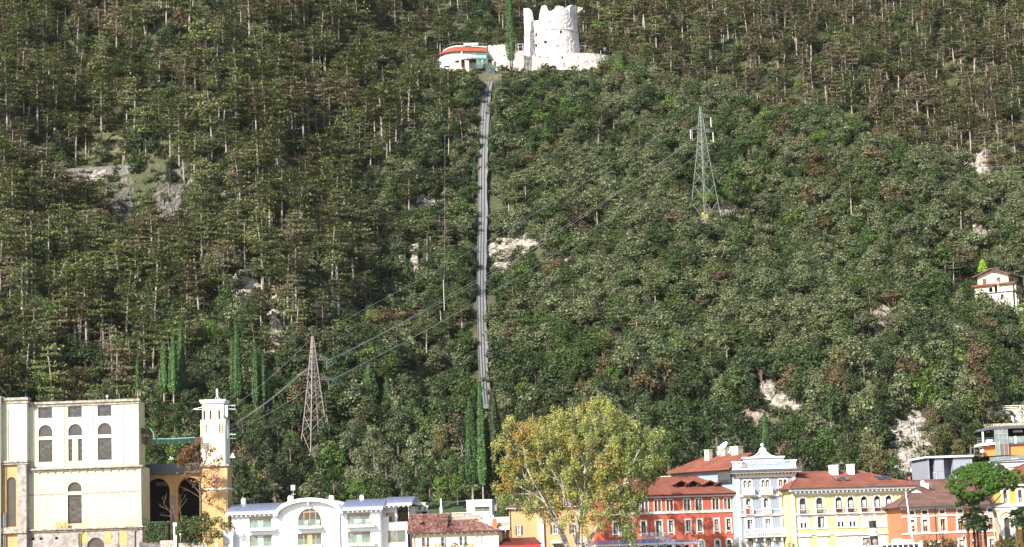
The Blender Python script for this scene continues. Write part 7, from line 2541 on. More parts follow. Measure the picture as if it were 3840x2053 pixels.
 hz = wq(12, 1300, 240)[1] - ze
 pm = MB().box(-.09, .09, -.09, .09, 0, hz).mesh('post')
 pm.materials.append(M.trim)
 n = 13
 for i in range(n):
  link('post', pm, fe, ((ww + 3) * i / (n - 1), 0, .1))
 for k in (.25, .6, .95):
  for i in range(n - 1):
   a, b = (ww + 3) * i / (n - 1), (ww + 3) * (i + 1) / (n - 1)
   MB().box(a + .09, b - .09, -.05, .05, hz * k - .02, hz * k + .12).build('rail', M.trim, fe)
 p = at_y(*S(12, 1205, 180), 452)
 pe = thing('pergola', 'light timber pergola frame above the fenced wall', 'pergola', p)
 h_ = at_y(*S(12, 1205, 90), 452).z - p.z
 l_ = p.x - at_y(*S(12, 1070, 90), 452).x
 for x in (0, -l_):
  MB().box(x - .13, x + .13, -.13, .13, -1.5, h_).build('post', M.trim, pe)
 MB().box(-l_ - .5, .6, -.1, .1, h_, h_ + .2).build('beam', M.trim, pe)
 MB().box(-.1, .1, -.1, 3, h_ + .2, h_ + .35).build('beam', M.trim, pe)
 for k, (x, y, lb) in enumerate(((1100, 440, 'young purple-leaved tree against the pale retaining wall, left'), (1745, 430, 'young grey tree against the pale retaining wall, right'), (930, 390, 'small olive shrub at the left end of the pale retaining wall'))):
  p = at_y(*S(12, x, y + 95), 438)
  t = MB().tube([(0, 0, -.5), (.05, 0, 1.2), (0, 0, 3)], [.09, .06, .02], 5)
  leafy('young_tree', lb, 'young tree', [((0, 0, 2.6), .75), ((.2, 0, 1.9), .7), ((-.2, 0, 3.3), .55), ((.05, .1, 1.4), .5)], L['grey'], 90, (.14, .3), trunk=t, loc=p, group='young trees at the retaining wall')

modern_houses()
# ================================================================== the ruined round fort
def fort():
 Cy = 666.0
 c = at_y(*S(8, 1680, 700), Cy)
 zb = at_y(*S(8, 1680, 715), Cy - 8.9).z
 zl = at_y(*S(8, 1680, 388), Cy - 8.7).z
 e = thing('ruined_fort', 'whitewashed round ruined stone fort tower with broken battlements', 'fort', (c.x, Cy, zb))
 e['label'] = 'white ruined round fort tower with jagged broken top on the wooded spur'
 TX = [1270, 1285, 1300, 1340, 1365, 1378, 1388, 1395, 1430, 1515, 1522, 1535, 1548, 1560, 1600, 1628, 1637, 1660, 1700, 1730, 1750, 1790, 1850, 1870, 1895, 1920, 1930, 1950, 1985, 2030, 2046, 2060]
 TY = [125, 120, 115, 125, 150, 200, 250, 310, 290, 270, 200, 150, 110, 80, 70, 95, 142, 150, 145, 120, 90, 78, 90, 105, 122, 136, 110, 80, 70, 80, 95, 100]
 u = .2795 * Cy / F
 nph, nz = 168, 40
 rr = random.Random(3)

 def R(z):
  t = (z - zb) / (zl - zb)
  return (8.95 - .30 * t) if t < 1 else 8.5

 tops = []
 for i in range(nph):
  ph = 2 * math.pi * i / nph           # 0 = towards the camera
  s, k = math.sin(ph), math.cos(ph)
  if k > -.05:
   x = 1680 + 8.5 * s / u
   y = np.interp(x, TX, TY) + rr.uniform(-5, 5)
   z = at_y(*S(8, x, y), Cy - 8.5 * k).z
  else:
   z = zl + 2.2 + 3.0 * float(vnoise(np.array(i / 9.0), np.array(.5), 7)) + rr.uniform(-.2, .2)
  tops.append(z)
 WIN = [(1790, 420, 1825, 453), (1578, 545, 1606, 580), (1457, 594, 1480, 640), (1455, 452, 1482, 492), (1984, 216, 1998, 268), (1644, 280, 1656, 302), (1490, 576, 1504, 590), (1386, 476, 1400, 494)]

 def at(i, j, dr=0.0):
  ph = 2 * math.pi * (i % nph) / nph
  z = zb - 1.5 + (tops[i % nph] - zb + 1.5) * j / nz
  n = (float(vnoise(np.array(ph * 14), np.array(z * 1.3), 8)) - .5) * .22
  r = R(z) + n - dr
  return Vector((r * math.sin(ph), -r * math.cos(ph), z - zb))

 def is_hole(i, j):
  p = (at(i, j) + at(i + 1, j + 1)) / 2
  if p.y > -.5:
   return False
  px, py = proj(c.x + p.x, Cy + p.y, zb + p.z)
  X, Y = px / .2795 - 1600 / .2795, py / .2795
  return any(a - 2 <= X <= b + 2 and d - 2 <= Y <= g + 2 for a, d, b, g in WIN)
 hole = {(i, j) for i in range(nph) for j in range(nz) if is_hole(i, j)}
 o, w, k = MB(), MB(), MB()
 for i in range(nph):
  for j in range(nz):
   if (i, j) not in hole:
    o.poly([at(i, j), at(i + 1, j), at(i + 1, j + 1), at(i, j + 1)])
   else:
    k.poly([at(i, j, .9), at(i + 1, j, .9), at(i + 1, j + 1, .9), at(i, j + 1, .9)])
    for (a, b), nb in (((at(i, j), at(i, j + 1)), (i - 1, j)), ((at(i + 1, j), at(i + 1, j + 1)), (i + 1, j)), ((at(i, j), at(i + 1, j)), (i, j - 1)), ((at(i, j + 1), at(i + 1, j + 1)), (i, j + 1))):
     if nb not in hole:
      ii = [(p.x, p.y, p.z) for p in (a, b)]
      f_ = lambda p: Vector((p.x * (1 - .9 / 8.7), p.y * (1 - .9 / 8.7), p.z))
      o.poly([a, b, f_(b), f_(a)])
  for j in range(8, nz):
   w.poly([at(i, j, 1.6), at(i, j + 1, 1.6), at(i + 1, j + 1, 1.6), at(i + 1, j, 1.6)])
  o.poly([at(i, nz), at(i + 1, nz), at(i + 1, nz, 1.6), at(i, nz, 1.6)])
 o.build('outer_wall', M.ruin, e)
 w.build('inner_wall', M.ruin, e)
 k.build('window_opening', M.dark, e)
 MB().lathe([(7.2, zl - zb - .5), (7.2, zl - zb - .2)], (0, 0, 0), 40).build('inner_floor', M.ruin_low, e)
 zz = zl - zb
 n = 72
 r0, r1 = [], []
 for dz, dr in ((-.22, -.05), (-.12, .16), (.05, .18), (.2, -.05)):
  r0.append([((8.66 + dr) * math.sin(2 * math.pi * i / n), -(8.66 + dr) * math.cos(2 * math.pi * i / n), zz + dz) for i in range(n)])
 MB().loft(r0, cap=False).build('string_ledge', M.ruin_low, e)
 p = at_y(*S(8, 1748, 607), Cy - 8.95)
 MB().box(p.x - c.x - .45, p.x - c.x + .45, -8.98, -8.80, p.z - zb - .28, p.z - zb + .28).build('wall_plaque', M.greypaint, e)
 for q_, (x, y0, y1) in enumerate(((1350, 150, 350), (2055, 110, 160))):
  st = MB()
  for t in range(10):
   yy = y0 + (y1 - y0) * t / 9
   p = at_y(*S(8, x + rr.uniform(-20, 20), yy), Cy - 2.5 - rr.random() * 2)
   a = rr.uniform(.25, .5)
   st.box(p.x - c.x - a, p.x - c.x + a, p.y - Cy - .3, p.y - Cy + .3, p.z - zb - a * .6, p.z - zb + a * .6)
  st.build('broken_stone', M.ruin_low, e)['kind'] = 'stuff'
 zt = at_y(*S(8, 1700, 712), Cy - 12).z
 zf = at_y(*S(8, 1700, 950), Cy - 12.5).z - 1.5
 cx = at_y(*S(8, 1815, 720), Cy - 4).x
 t = thing('terrace_wall', 'long curved pale stone terrace wall at the foot of the ruined fort', 'wall', (cx, Cy - 3, zf))
 f_, b_ = [], []
 pl = []
 for k_ in range(61):
  a = rad(-86 + 172 * k_ / 60)
  pl.append((math.sin(a), -math.cos(a)))
 rows = []
 for j in range(9):
  q_ = j / 8
  row = []
  for x, y in pl:
   nz_ = (float(vnoise(np.array(x * 14), np.array(q_ * 5 + y * 9), 12)) - .5) * .35
   row.append((x * (15.2 + .55 * (1 - q_) + nz_) + .5, y * (8.2 + .55 * (1 - q_) + nz_), (zt - zf) * q_ + (rr.uniform(-.12, .05) if j == 8 else 0)))
  rows.append(row)
 m_ = MB().loft(rows, close=False, cap=False)
 m_.poly([(x * 15.2 + .5, y * 8.2, zt - zf - .1) for x, y in pl] + [(14.6, 9, zt - zf - .1), (-14.6, 9, zt - zf - .1)])
 m_.poly([(14.6, -.2, 0), (14.6, 9, 0), (14.6, 9, zt - zf), (14.6, -.2, zt - zf)]).poly([(-14.6, -.2, 0), (-14.6, -.2, zt - zf), (-14.6, 9, zt - zf), (-14.6, 9, 0)])
 m_.build('masonry', M.ruin_low, t)
 hs = MB()
 for x, y, w_ in ((1520, 765, .3), (1500, 770, .2), (1620, 775, .25), (1815, 770, .45), (2200, 815, .45), (2228, 778, .5), (2362, 805, .4), (2405, 808, .6), (1380, 765, .2), (1935, 815, .22), (2000, 760, .2), (1350, 770, .15), (2110, 770, .22), (1570, 760, .16)):
  x_ = at_y(*S(8, x, y), Cy - 11).x - cx
  yy = -math.sqrt(max(0.01, 1 - min(.98, (x_ / 14.7) ** 2))) * 8.45
  z_ = at_y(*S(8, x, y), Cy - 3 + yy).z - zf
  hs.ball((x_, yy - .0, z_), w_ * .6, 6, 1.1)
 hs.build('weep_hole', M.dark, t)
 for x in (1480, 1840):
  for k_ in range(9):
   x_ = at_y(*S(8, x, 800), Cy - 11).x - cx + rr.uniform(-.25, .25)
   yy = -math.sqrt(1 - (x_ / 14.7) ** 2) * 8.5
   MB().box(x_ - .25, x_ + .25, yy - .28, yy + .3, .6 + k_ * .42, .6 + k_ * .42 + .3).build('rough_stone', M.rubble, t)
 a, b = at_y(*S(8, 820, 608), 658), at_y(*S(8, 1097, 940), 658)
 l = thing('bastion_block', 'lower pinkish stone wall block between restaurant and the lone cypress', 'wall', (a.x, 658, b.z - 2))
 hh = a.z - b.z + 2
 top = [(i * (b.x - a.x) / 12, hh + rr.uniform(-.28, .1)) for i in range(13)]
 MB().prism([(0, 0), (b.x - a.x + .6, 0), (b.x - a.x + .4, hh * .6)] + top[::-1], 0, 5).build('masonry', M.ruin_low, l)
 d = at_y(*S(8, 1235, 690), 660)
 MB().box(b.x - a.x, d.x - a.x + 1.5, 1.5, 6, 0, d.z - b.z + 2).build('link_wall', M.ruin_low, l)
 g = at_y(*S(8, 915, 850), 657.9)
 MB().box(g.x - a.x - .3, g.x - a.x + .35, -.06, -.01, g.z - b.z + 1.0, g.z - b.z + 2.6).build('small_door', M.brownwood, l)
 g = at_y(*S(8, 1040, 743), 657.9)
 MB().box(g.x - a.x - .35, g.x - a.x + .35, -.08, -.01, g.z - b.z + 1.85, g.z - b.z + 2.15).build('blue_sign', paint('blue_sign_paint', (.10, .16, .45)), l)
 a, b = at_y(*S(8, 1195, 595), 664), at_y(*S(8, 1292, 640), 664)
 r_ = thing('terrace_railing', 'short white railing beside the left edge of the fort tower', 'railing', (a.x, 664, b.z))
 MB().bar((0, 0, a.z - b.z), (b.x - a.x, 0, a.z - b.z), .09).bar((.75, 0, -1), (.75, 0, a.z - b.z), .09).bar((0, 0, -1), (0, 0, a.z - b.z), .09).bar((b.x - a.x, 0, -1), (b.x - a.x, 0, a.z - b.z), .09).bar((0, 0, .2), (b.x - a.x, 0, .2), .05).build('bars', M.whitepaint, r_)
 for x, y0, y1, lb in ((2128, 608, 712, 'floodlight on a post, nearest the fort tower wall'), (2183, 612, 705, 'thin floodlight post, middle one on the fort terrace'), (2392, 640, 745, 'floodlight on a post at the right end of the fort terrace')):
  p0, p1 = at_y(*S(8, x, y1), 660), at_y(*S(8, x, y0), 660)
  fl = thing('floodlight', lb, 'floodlight', p0, 0, 'floodlights on the fort terrace')
  hh = p1.z - p0.z
  MB().tube([(0, 0, -.6), (0, 0, hh - .3)], .07, 6).build('post', M.zinc, fl)
  w_ = .12 if x == 2183 else .5
  MB().loft([[(-w_, -.2, hh - .65), (w_, -.2, hh - .65), (w_, -.05, hh), (-w_, -.05, hh)], [(-w_ * .8, .25, hh - .55), (w_ * .8, .25, hh - .55), (w_ * .8, .3, hh - .05), (-w_ * .8, .3, hh - .05)]]).build('lamp_head', M.zinc, fl)
 p = at_y(*S(8, 1100, 960), 652)
 q_ = at_y(*S(8, 1400, 945), 652)
 MB().loft([[(p.x - 9, 645, p.z - 3.2), (q_.x + 12, 645, p.z - 3.2)], [(p.x - 9, 652, p.z - .1), (q_.x + 12, 652, p.z - .1)], [(p.x - 9, 664, p.z + .3), (q_.x + 12, 664, p.z + .3)]], close=False, cap=False).build('fort_lawn', M.lawn, kind='structure')
 a = at_y(*S(8, 912, 962), 650)
 b = at_y(*S(8, 1140, 985), 650)
 tag(MB().box(0, b.x - a.x, 0, .5, -1.0, a.z - b.z).build('low_wall', M.ruin_low, loc=(a.x, 650, b.z)), 'low pale stone wall on the lawn below the bastion block', 'wall')
 p = at_y(*S(8, 995, 905), 653)
 leafy('round_bush', 'rounded bright green bush at the foot of the bastion block', 'bush', [((0, 0, .2), 1.1), ((1.0, .1, -.1), .8), ((-1.0, .1, 0), .8), ((.3, 0, .7), .7)], L['bright'], 90, (.2, .4), loc=(p.x, p.y, p.z - .4))

fort()

M.deepgreen = paint('cabin_shade_green', (.03, .075, .06))  # dark green that paints the shade inside the lift cabin
M.glass_clear = clear_glass('clear_greenish_glass', (.86, .96, .92), .05, .02)

def restaurant():
 k = lambda x, y, Y: at_y(*S(9, x, y), Y)
 e = thing('restaurant', 'white curved restaurant building with bright red tiled roof beside the fort', 'restaurant', (k(800, 500, 654).x, 654, k(800, 780, 654).z))
 o = e.location
 path = [(1510, 656.2), (1300, 655.5), (1000, 654.6), (700, 654.0), (560, 654.0), (430, 654.6), (300, 655.8), (180, 657.6), (80, 660), (0, 663)]
 ze = k(700, 388, 653.5).z - o.z
 W_ = [(k(x, 500, Y).x - o.x, Y - 654) for x, Y in path]
 cx, cy = k(1000, 500, 664).x - o.x, 12.0

 def off(p, d):
  v = Vector((p[0] - cx, p[1] - cy))
  if p[0] > W_[3][0]:
   v = Vector((.06, -1.0))
  return (p[0] + v.normalized().x * d, p[1] + v.normalized().y * d)
 wl = MB().loft([[(x, y, -3) for x, y in W_], [(x, y, ze) for x, y in W_]], close=False, cap=False)
 wl.build('curved_wall', M.white, e)
 ea = [off(p, .7) for p in W_]
 tp = [off(p, -2.6) for p in W_]
 zt = k(1100, 262, 657).z - o.z
 rf = MB().loft([[(x, y, ze - .28) for x, y in ea], [(x, y, ze - .1) for x, y in ea], [(x, y, zt) for x, y in tp]], close=False, cap=False)
 rf.loft([[(x, y, ze - .28) for x, y in ea], [(x, y, ze - .28) for x, y in W_]], close=False, cap=False)
 rf.build('red_roof', M.roof_bright, e)
 MB().tube([(x, y, ze - .25) for x, y in ea], .12, 6).build('gutter', M.roof_dark, e)
 de = MB().loft([[(x, y, zt) for x, y in tp], [(x, y, zt + .22) for x, y in tp]], close=False, cap=False)
 de.poly([(x, y, zt + .2) for x, y in tp] + [(tp[0][0], 16, zt + .2), (tp[-1][0], 16, zt + .2)])
 de.build('roof_deck', M.white_trim, e)
 railing(e, M.greypaint, [(x, y + .3, zt + .2) for x, y in tp], 1.0, 1.1, .025, 'deck_railing')
 r = [k(830, 165, 656).x - o.x, k(1245, 165, 656).x - o.x, k(1000, 250, 656.6).z - o.z, k(1000, 170, 656.6).z - o.z]
 sg = MB().box(r[0], r[1], 2.35, 2.42, r[2] + .1, r[3] - .05).build('sign_backing', paint('pale_sign_board', (.55, .53, .58)), e)
 text(sg, 'BAR APERTO', (r[3] - r[2]) * 1.32, M.white, ((r[0] + r[1]) / 2, 2.3, r[2] + .02), 'sign_lettering', .05, None, (r[1] - r[0]) * .96)
 MB().box(W_[0][0] - .02, W_[0][0] + .02, W_[0][1], 14, -3, ze).build('side_wall', M.white, e)
 for i, (x0, y0, x1, y1, Y) in enumerate(((318, 550, 410, 655, 655.6), (650, 548, 735, 665, 654.1), (905, 545, 965, 600, 654.4), (1030, 548, 1110, 600, 654.6), (1125, 548, 1200, 600, 654.9))):
  a, b = k(x0, y1, Y - .1), k(x1, y0, Y - .1)
  window(e, [a.x - o.x, b.x - o.x, a.z - o.z, b.z - o.z], 0, Y - 654 - .12, M.whitepaint, 2, 1, .09, M.glass_grey, surround=M.white_trim, sw=.1, sill=False)
 a = k(775, 470, 651)
 pz = thing('folded_parasol', 'folded white parasol before the restaurant wall', 'parasol', (a.x, 651.5, a.z - 1.4))
 MB().lathe([(.06, 0), (.30, .9), (.28, 1.5), (.05, 2.3)], (0, 0, 0), 8).build('canopy', M.whitepaint, pz)
 MB().tube([(0, 0, -.9), (0, 0, .1)], .05, 6).build('pole', M.steel, pz)
 edge = [(580, 775, 652), (650, 720, 651), (760, 665, 650), (900, 628, 649.2), (1050, 608, 649), (1250, 600, 649.2), (1400, 605, 649.8), (1640, 665, 650.5)]
 zs = k(1050, 606, 649).z - o.z
 E_ = [(k(x, y, Y).x - o.x, Y - 654) for x, y, Y in edge]
 tb = MB()
 tb.loft([[(x, y, zs - .22) for x, y in E_], [(x, y, zs) for x, y in E_]], close=False, cap=False)
 tb.poly([(x, y, zs) for x, y in E_] + [(E_[-1][0], .5, zs), (E_[0][0], .5, zs)])
 tb.poly([(x, y, zs - .22) for x, y in E_[::-1]] + [(E_[0][0], .5, zs - .22), (E_[-1][0], .5, zs - .22)])
 tb.build('terrace_slab', M.zinc, e)
 zg = k(1000, 915, 650).z - o.z
 for x, w_, mt in ((945, .38, M.white), (730, .30, M.cream), (890, .28, M.cream)):
  a = k(x, 700, 649.6).x - o.x
  MB().box(a - w_, a + w_, -4.3, -3.7, zg - 1.5, zs - .22).build('terrace_pillar', mt, e)
 MB().box(E_[0][0] + .3, E_[-1][0] - 1, -1.0, -.8, zg - 1.5, zs - .23).build('lower_wall', M.peach, e)
 a, b = k(1020, 900, 652), k(1185, 715, 652)
 MB().box(a.x - o.x, b.x - o.x, -1.2, -1.02, a.z - o.z, b.z - o.z).build('white_gate', M.white, e)
 MB().box(E_[0][0] - .8, k(760, 800, 651).x - o.x, -3.2, -2.6, zg - 2, k(700, 740, 651).z - o.z).build('garden_wall', M.cream, e)
 s = thing('lift_station', 'green glass shelter on a dark platform at the top of the lift track', 'lift station', (k(1360, 800, 646).x, 646, k(1360, 800, 646).z))
 o2 = s.location
 P = lambda x, y, Y=646: k(x, y, Y) - o2
 a, b, c_, d = P(1140, 468, 647.5), P(1565, 455, 647.5), P(1592, 518, 645), P(1182, 527, 645)
 MB().loft([[a, b, c_, d], [q - Vector((0, 0, .08)) for q in (a, b, c_, d)]]).build('glass_roof', M.glass_cab, s)
 fr = MB()
 for t in (0, .25, .5, .75, 1):
  fr.bar(a.lerp(d, t), b.lerp(c_, t), .07)
 for t in (0, .33, .66, 1):
  fr.bar(a.lerp(b, t), d.lerp(c_, t), .06)
 fr.build('roof_bars', paint('green_frame', (.06, .20, .15)), s)
 for x in (1245, 1380, 1480):
  q0, q1 = P(x, 800), P(x, 520)
  MB().bar(q0, q1, .12).build('post', M.greypaint, s)
 q0, q1 = P(1515, 810), P(1515, 410)
 MB().box(q0.x - .14, q0.x + .14, -.1, .2, 0, q1.z).build('tall_mast', M.zinc, s)
 q0, q1 = P(1190, 800), P(1530, 530)
 MB().box(q0.x, q1.x, 1.2, 1.26, 0, q1.z).build('rear_glass', M.glass_cab, s)
 q0, q1 = P(1195, 800), P(1470, 690)
 MB().box(q0.x, q1.x, -.05, 0, 0, q1.z).build('front_glass', M.glass_cab, s)
 q0, q1, q2, q3 = P(1178, 805), P(1540, 800), P(1500, 905), P(1230, 912)
 MB().loft([[(q.x, -.6, q.z) for q in (q0, q1, q2, q3)], [(q.x, 3, q.z) for q in (q0, q1, q2, q3)]]).build('platform', M.zinc, s)
 bx = P(1368, 800)
 MB().box(bx.x - .38, bx.x + .38, .3, .9, 0, 1.85).build('ticket_machine', M.greypaint, s)
 cb = thing('lift_cabin', 'green glass lift cabin at the top of the track with a person inside', 'lift cabin', (k(1592, 1100, 642).x, 642, k(1592, 1100, 642).z))
 o3 = cb.location
 Q = lambda x, y, Y=642: k(x, y, Y) - o3
 w0, w1, zt_ = Q(1478, 900).x, Q(1708, 900).x, Q(1590, 795).z
 MB().box(w0, w1, -.9, 1.6, -.08, .12).build('floor', M.zinc, cb)
 zf_ = Q(1590, 1165).z
 MB().box(w0 + .02, w1 - .02, -.95, 1.4, zf_, -.09).build('undercarriage', M.zinc, cb)
 for nm, bx_ in (('front_glass', (w0, w1, -.9, -.86, .13, zt_)), ('side_glass', (w0, w0 + .04, -.85, 1.6, .13, zt_)), ('side_glass', (w1 - .04, w1, -.85, 1.6, .13, zt_)), ('roof_glass', (w0, w1, -.9, 1.6, zt_ + .01, zt_ + .05)), ('shade_backing', (w0 + .05, w1 - .05, 1.55, 1.6, .13, zt_))):
  MB().box(*bx_).build(nm, M.deepgreen if nm == 'shade_backing' else M.glass_clear, cb)  # opaque dark back added, its colour standing in for the cabin's shaded inside
 fm = MB()
 for x in (w0, w1):
  for y in (-.92, 1.62):
   fm.bar((x, y, -.08), (x, y, zt_ + .06), .09)
 for z in (zt_ + .06,):
  fm.bar((w0, -.92, z), (w1, -.92, z), .09).bar((w0, 1.62, z), (w1, 1.62, z), .09)
 fm.build('frame', M.greensteel, cb)
 for x0, x1 in ((1530, 1560), (1665, 1690)):
  p0, p1 = Q(x0, 1080), Q(x1, 860)
  MB().bar((p0.x, 1.3, .2), (p1.x, 1.3, p1.z), .1).build('seat_rail', M.black, cb)
 person('person', 'person in red top and dark trousers with raised arms inside the lift cabin', (k(1582, 1085, 642).x, 641.9, o3.z + .12), .2, 'raise', M.red_cloth, M.darkcloth, 1.9)

restaurant()

def lift_track():
 q = 3840 / 2576.0
 pts = []
 for x, y in TRACK:
  p = hit(x * q, y * q)
  pts.append(p)
 top = at_y(*S(9, 1590, 1150), 641.5)
 ys = np.linspace(pts[0].y, top.y, 60)
 e = thing('lift_track', 'straight grey inclined lift track climbing the wooded slope', 'lift track', pts[0])
 o = e.location
 G = []
 for Y in ys:
  t = (Y - pts[0].y) / (top.y - pts[0].y)
  x = np.interp(Y, [p.y for p in pts[:-1]] + [top.y], [p.x for p in pts[:-1]] + [top.x])
  G.append([x, Y, None])
 for g in G:
  g[2] = float(terrain(g[0], g[1])) + 1.6
 zz = np.array([g[2] for g in G])
 ker = np.ones(11) / 11
 zs = np.convolve(np.pad(zz, 5, mode='edge'), ker, 'valid')
 zs = np.maximum(zs, zz - .9)
 zs[-6:] = np.linspace(zs[-6], top.z, 6)
 xs_ = np.convolve(np.pad(np.array([g[0] for g in G]), 3, mode='edge'), np.ones(7) / 7, 'valid')
 L_, R_ = [], []
 for i, Y in enumerate(ys):
  hw = 17.5 * Y / F
  rag = .34 * (float(vnoise(np.array(i * .9), np.array(.3), 17)) - .5) * 2 + .22 * (float(vnoise(np.array(i * 2.3), np.array(.7), 18)) - .5) * 2
  L_.append((xs_[i] - hw, Y, zs[i]))
  R_.append((xs_[i] + hw + rag * .8, Y, zs[i]))
 b = MB()
 rings = [[(l[0] - o.x, l[1] - o.y, l[2] - o.z), (r[0] - o.x, r[1] - o.y, r[2] - o.z), (r[0] - o.x, r[1] - o.y, r[2] - o.z - .9), (l[0] - o.x, l[1] - o.y, l[2] - o.z - .9)] for l, r in zip(L_, R_)]
 b.loft(rings)
 b.build('concrete_bed', M.track, e)
 for f_ in (.07, .36, .66):
  rl = MB()
  pp = [Vector((L_[i][0] - o.x + 35 * ys[i] / F * f_, ys[i] - o.y, zs[i] - o.z + .09)) for i in range(len(ys))]
  rl.loft([[p + Vector((-.07, 0, -.1)), p + Vector((.07, 0, -.1)), p + Vector((.07, 0, .08)), p + Vector((-.07, 0, .08))] for p in pp])
  rl.build('rail', M.rail, e)
 pr = MB().box(-.5, .5, -.3, .3, -5, 0).mesh('pier')
 pr.materials.append(M.track)
 for i in range(3, len(ys), 5):
  link('pier', pr, e, (xs_[i] - o.x, ys[i] - o.y, zs[i] - o.z - .85))

lift_track()

# ================================================================== lattice pylons and their lines
def pylon(name, lb, base, h, wb, wt, mat, rot, bend, wtop, panels, br=.10):
 e = thing(name, lb, 'pylon', base, rot, 'lattice pylons')
 b = MB()

 def half(z):
  t = z / h
  if t < bend:
   return (wb + (wt - wb) * t / bend) / 2
  return (wt + (wtop - wt) * (t - bend) / (1 - bend)) / 2
 cn = [(-1, -1), (1, -1), (1, 1), (-1, 1)]
 zs = [0]
 while zs[-1] < h * .985:
  zs.append(min(h, zs[-1] + max(1.0, half(zs[-1]) * 2 * .95)))
 for sx, sy in cn:
  for z0, z1 in zip(zs, zs[1:]):
   b.bar((sx * half(z0), sy * half(z0), z0), (sx * half(z1), sy * half(z1), z1), br * 1.5)
 b.build('leg_frame', mat, e)
 d = MB()
 for z0, z1 in zip(zs, zs[1:]):
  for i in range(4):
   (ax, ay), (cx, cy) = cn[i], cn[(i + 1) % 4]
   h0, h1 = half(z0), half(z1)
   d.bar((ax * h0, ay * h0, z0), (cx * h1, cy * h1, z1), br * .85).bar((cx * h0, cy * h0, z0), (ax * h1, ay * h1, z1), br * .85)
 for k in (.28, bend, .75):
  hh = half(h * k)
  for i in range(4):
   (ax, ay), (cx, cy) = cn[i], cn[(i + 1) % 4]
   d.bar((ax * hh, ay * hh, h * k), (cx * hh, cy * hh, h * k), br)
 d.build('bracing', mat, e)
 MB().box(-wb / 2 - .2, wb / 2 + .2, -wb / 2 - .2, wb / 2 + .2, -2.5, -.3).build('footing', M.grey_stone, e)
 return e, half

def arm(e, mat, z, L, half, h, ang):
 """a pointed cross-arm with bracing, reaching out at angle ang in world x-y"""
 d = Vector((math.cos(ang - e.rotation_euler.z), math.sin(ang - e.rotation_euler.z), 0))
 n = Vector((-d.y, d.x, 0))
 hw = half(z)
 tip = d * L + Vector((0, 0, z))
 m_ = MB()
 a0, a1, t0, t1 = d * hw + n * hw + Vector((0, 0, z)), d * hw - n * hw + Vector((0, 0, z)), d * hw + n * hw * .8 + Vector((0, 0, z + 1.3)), d * hw - n * hw * .8 + Vector((0, 0, z + 1.3))
 for q in (a0, a1, t0, t1):
  m_.bar(q, tip, .10)
 for k in range(1, 5):
  s = k / 5
  m_.bar(a0.lerp(tip, s), a1.lerp(tip, s), .06).bar(a0.lerp(tip, s), t0.lerp(tip, min(1, s + .15)), .06).bar(a1.lerp(tip, s), t1.lerp(tip, min(1, s + .15)), .06)
 m_.build('cross_arm', mat, e)
 return tip

def wire(name, lb, a, b, sag, r=.045, mat=None):
 a, b = Vector(a), Vector(b)
 pts = [a.lerp(b, t) - Vector((0, 0, sag * 4 * t * (1 - t))) for t in [i / 20 for i in range(21)]]
 pts = [p - a for p in pts]
 o = MB().tube(pts, r, 5).build(name, mat or M.wire, loc=a)
 return tag(o, lb, 'power line', 'power lines')

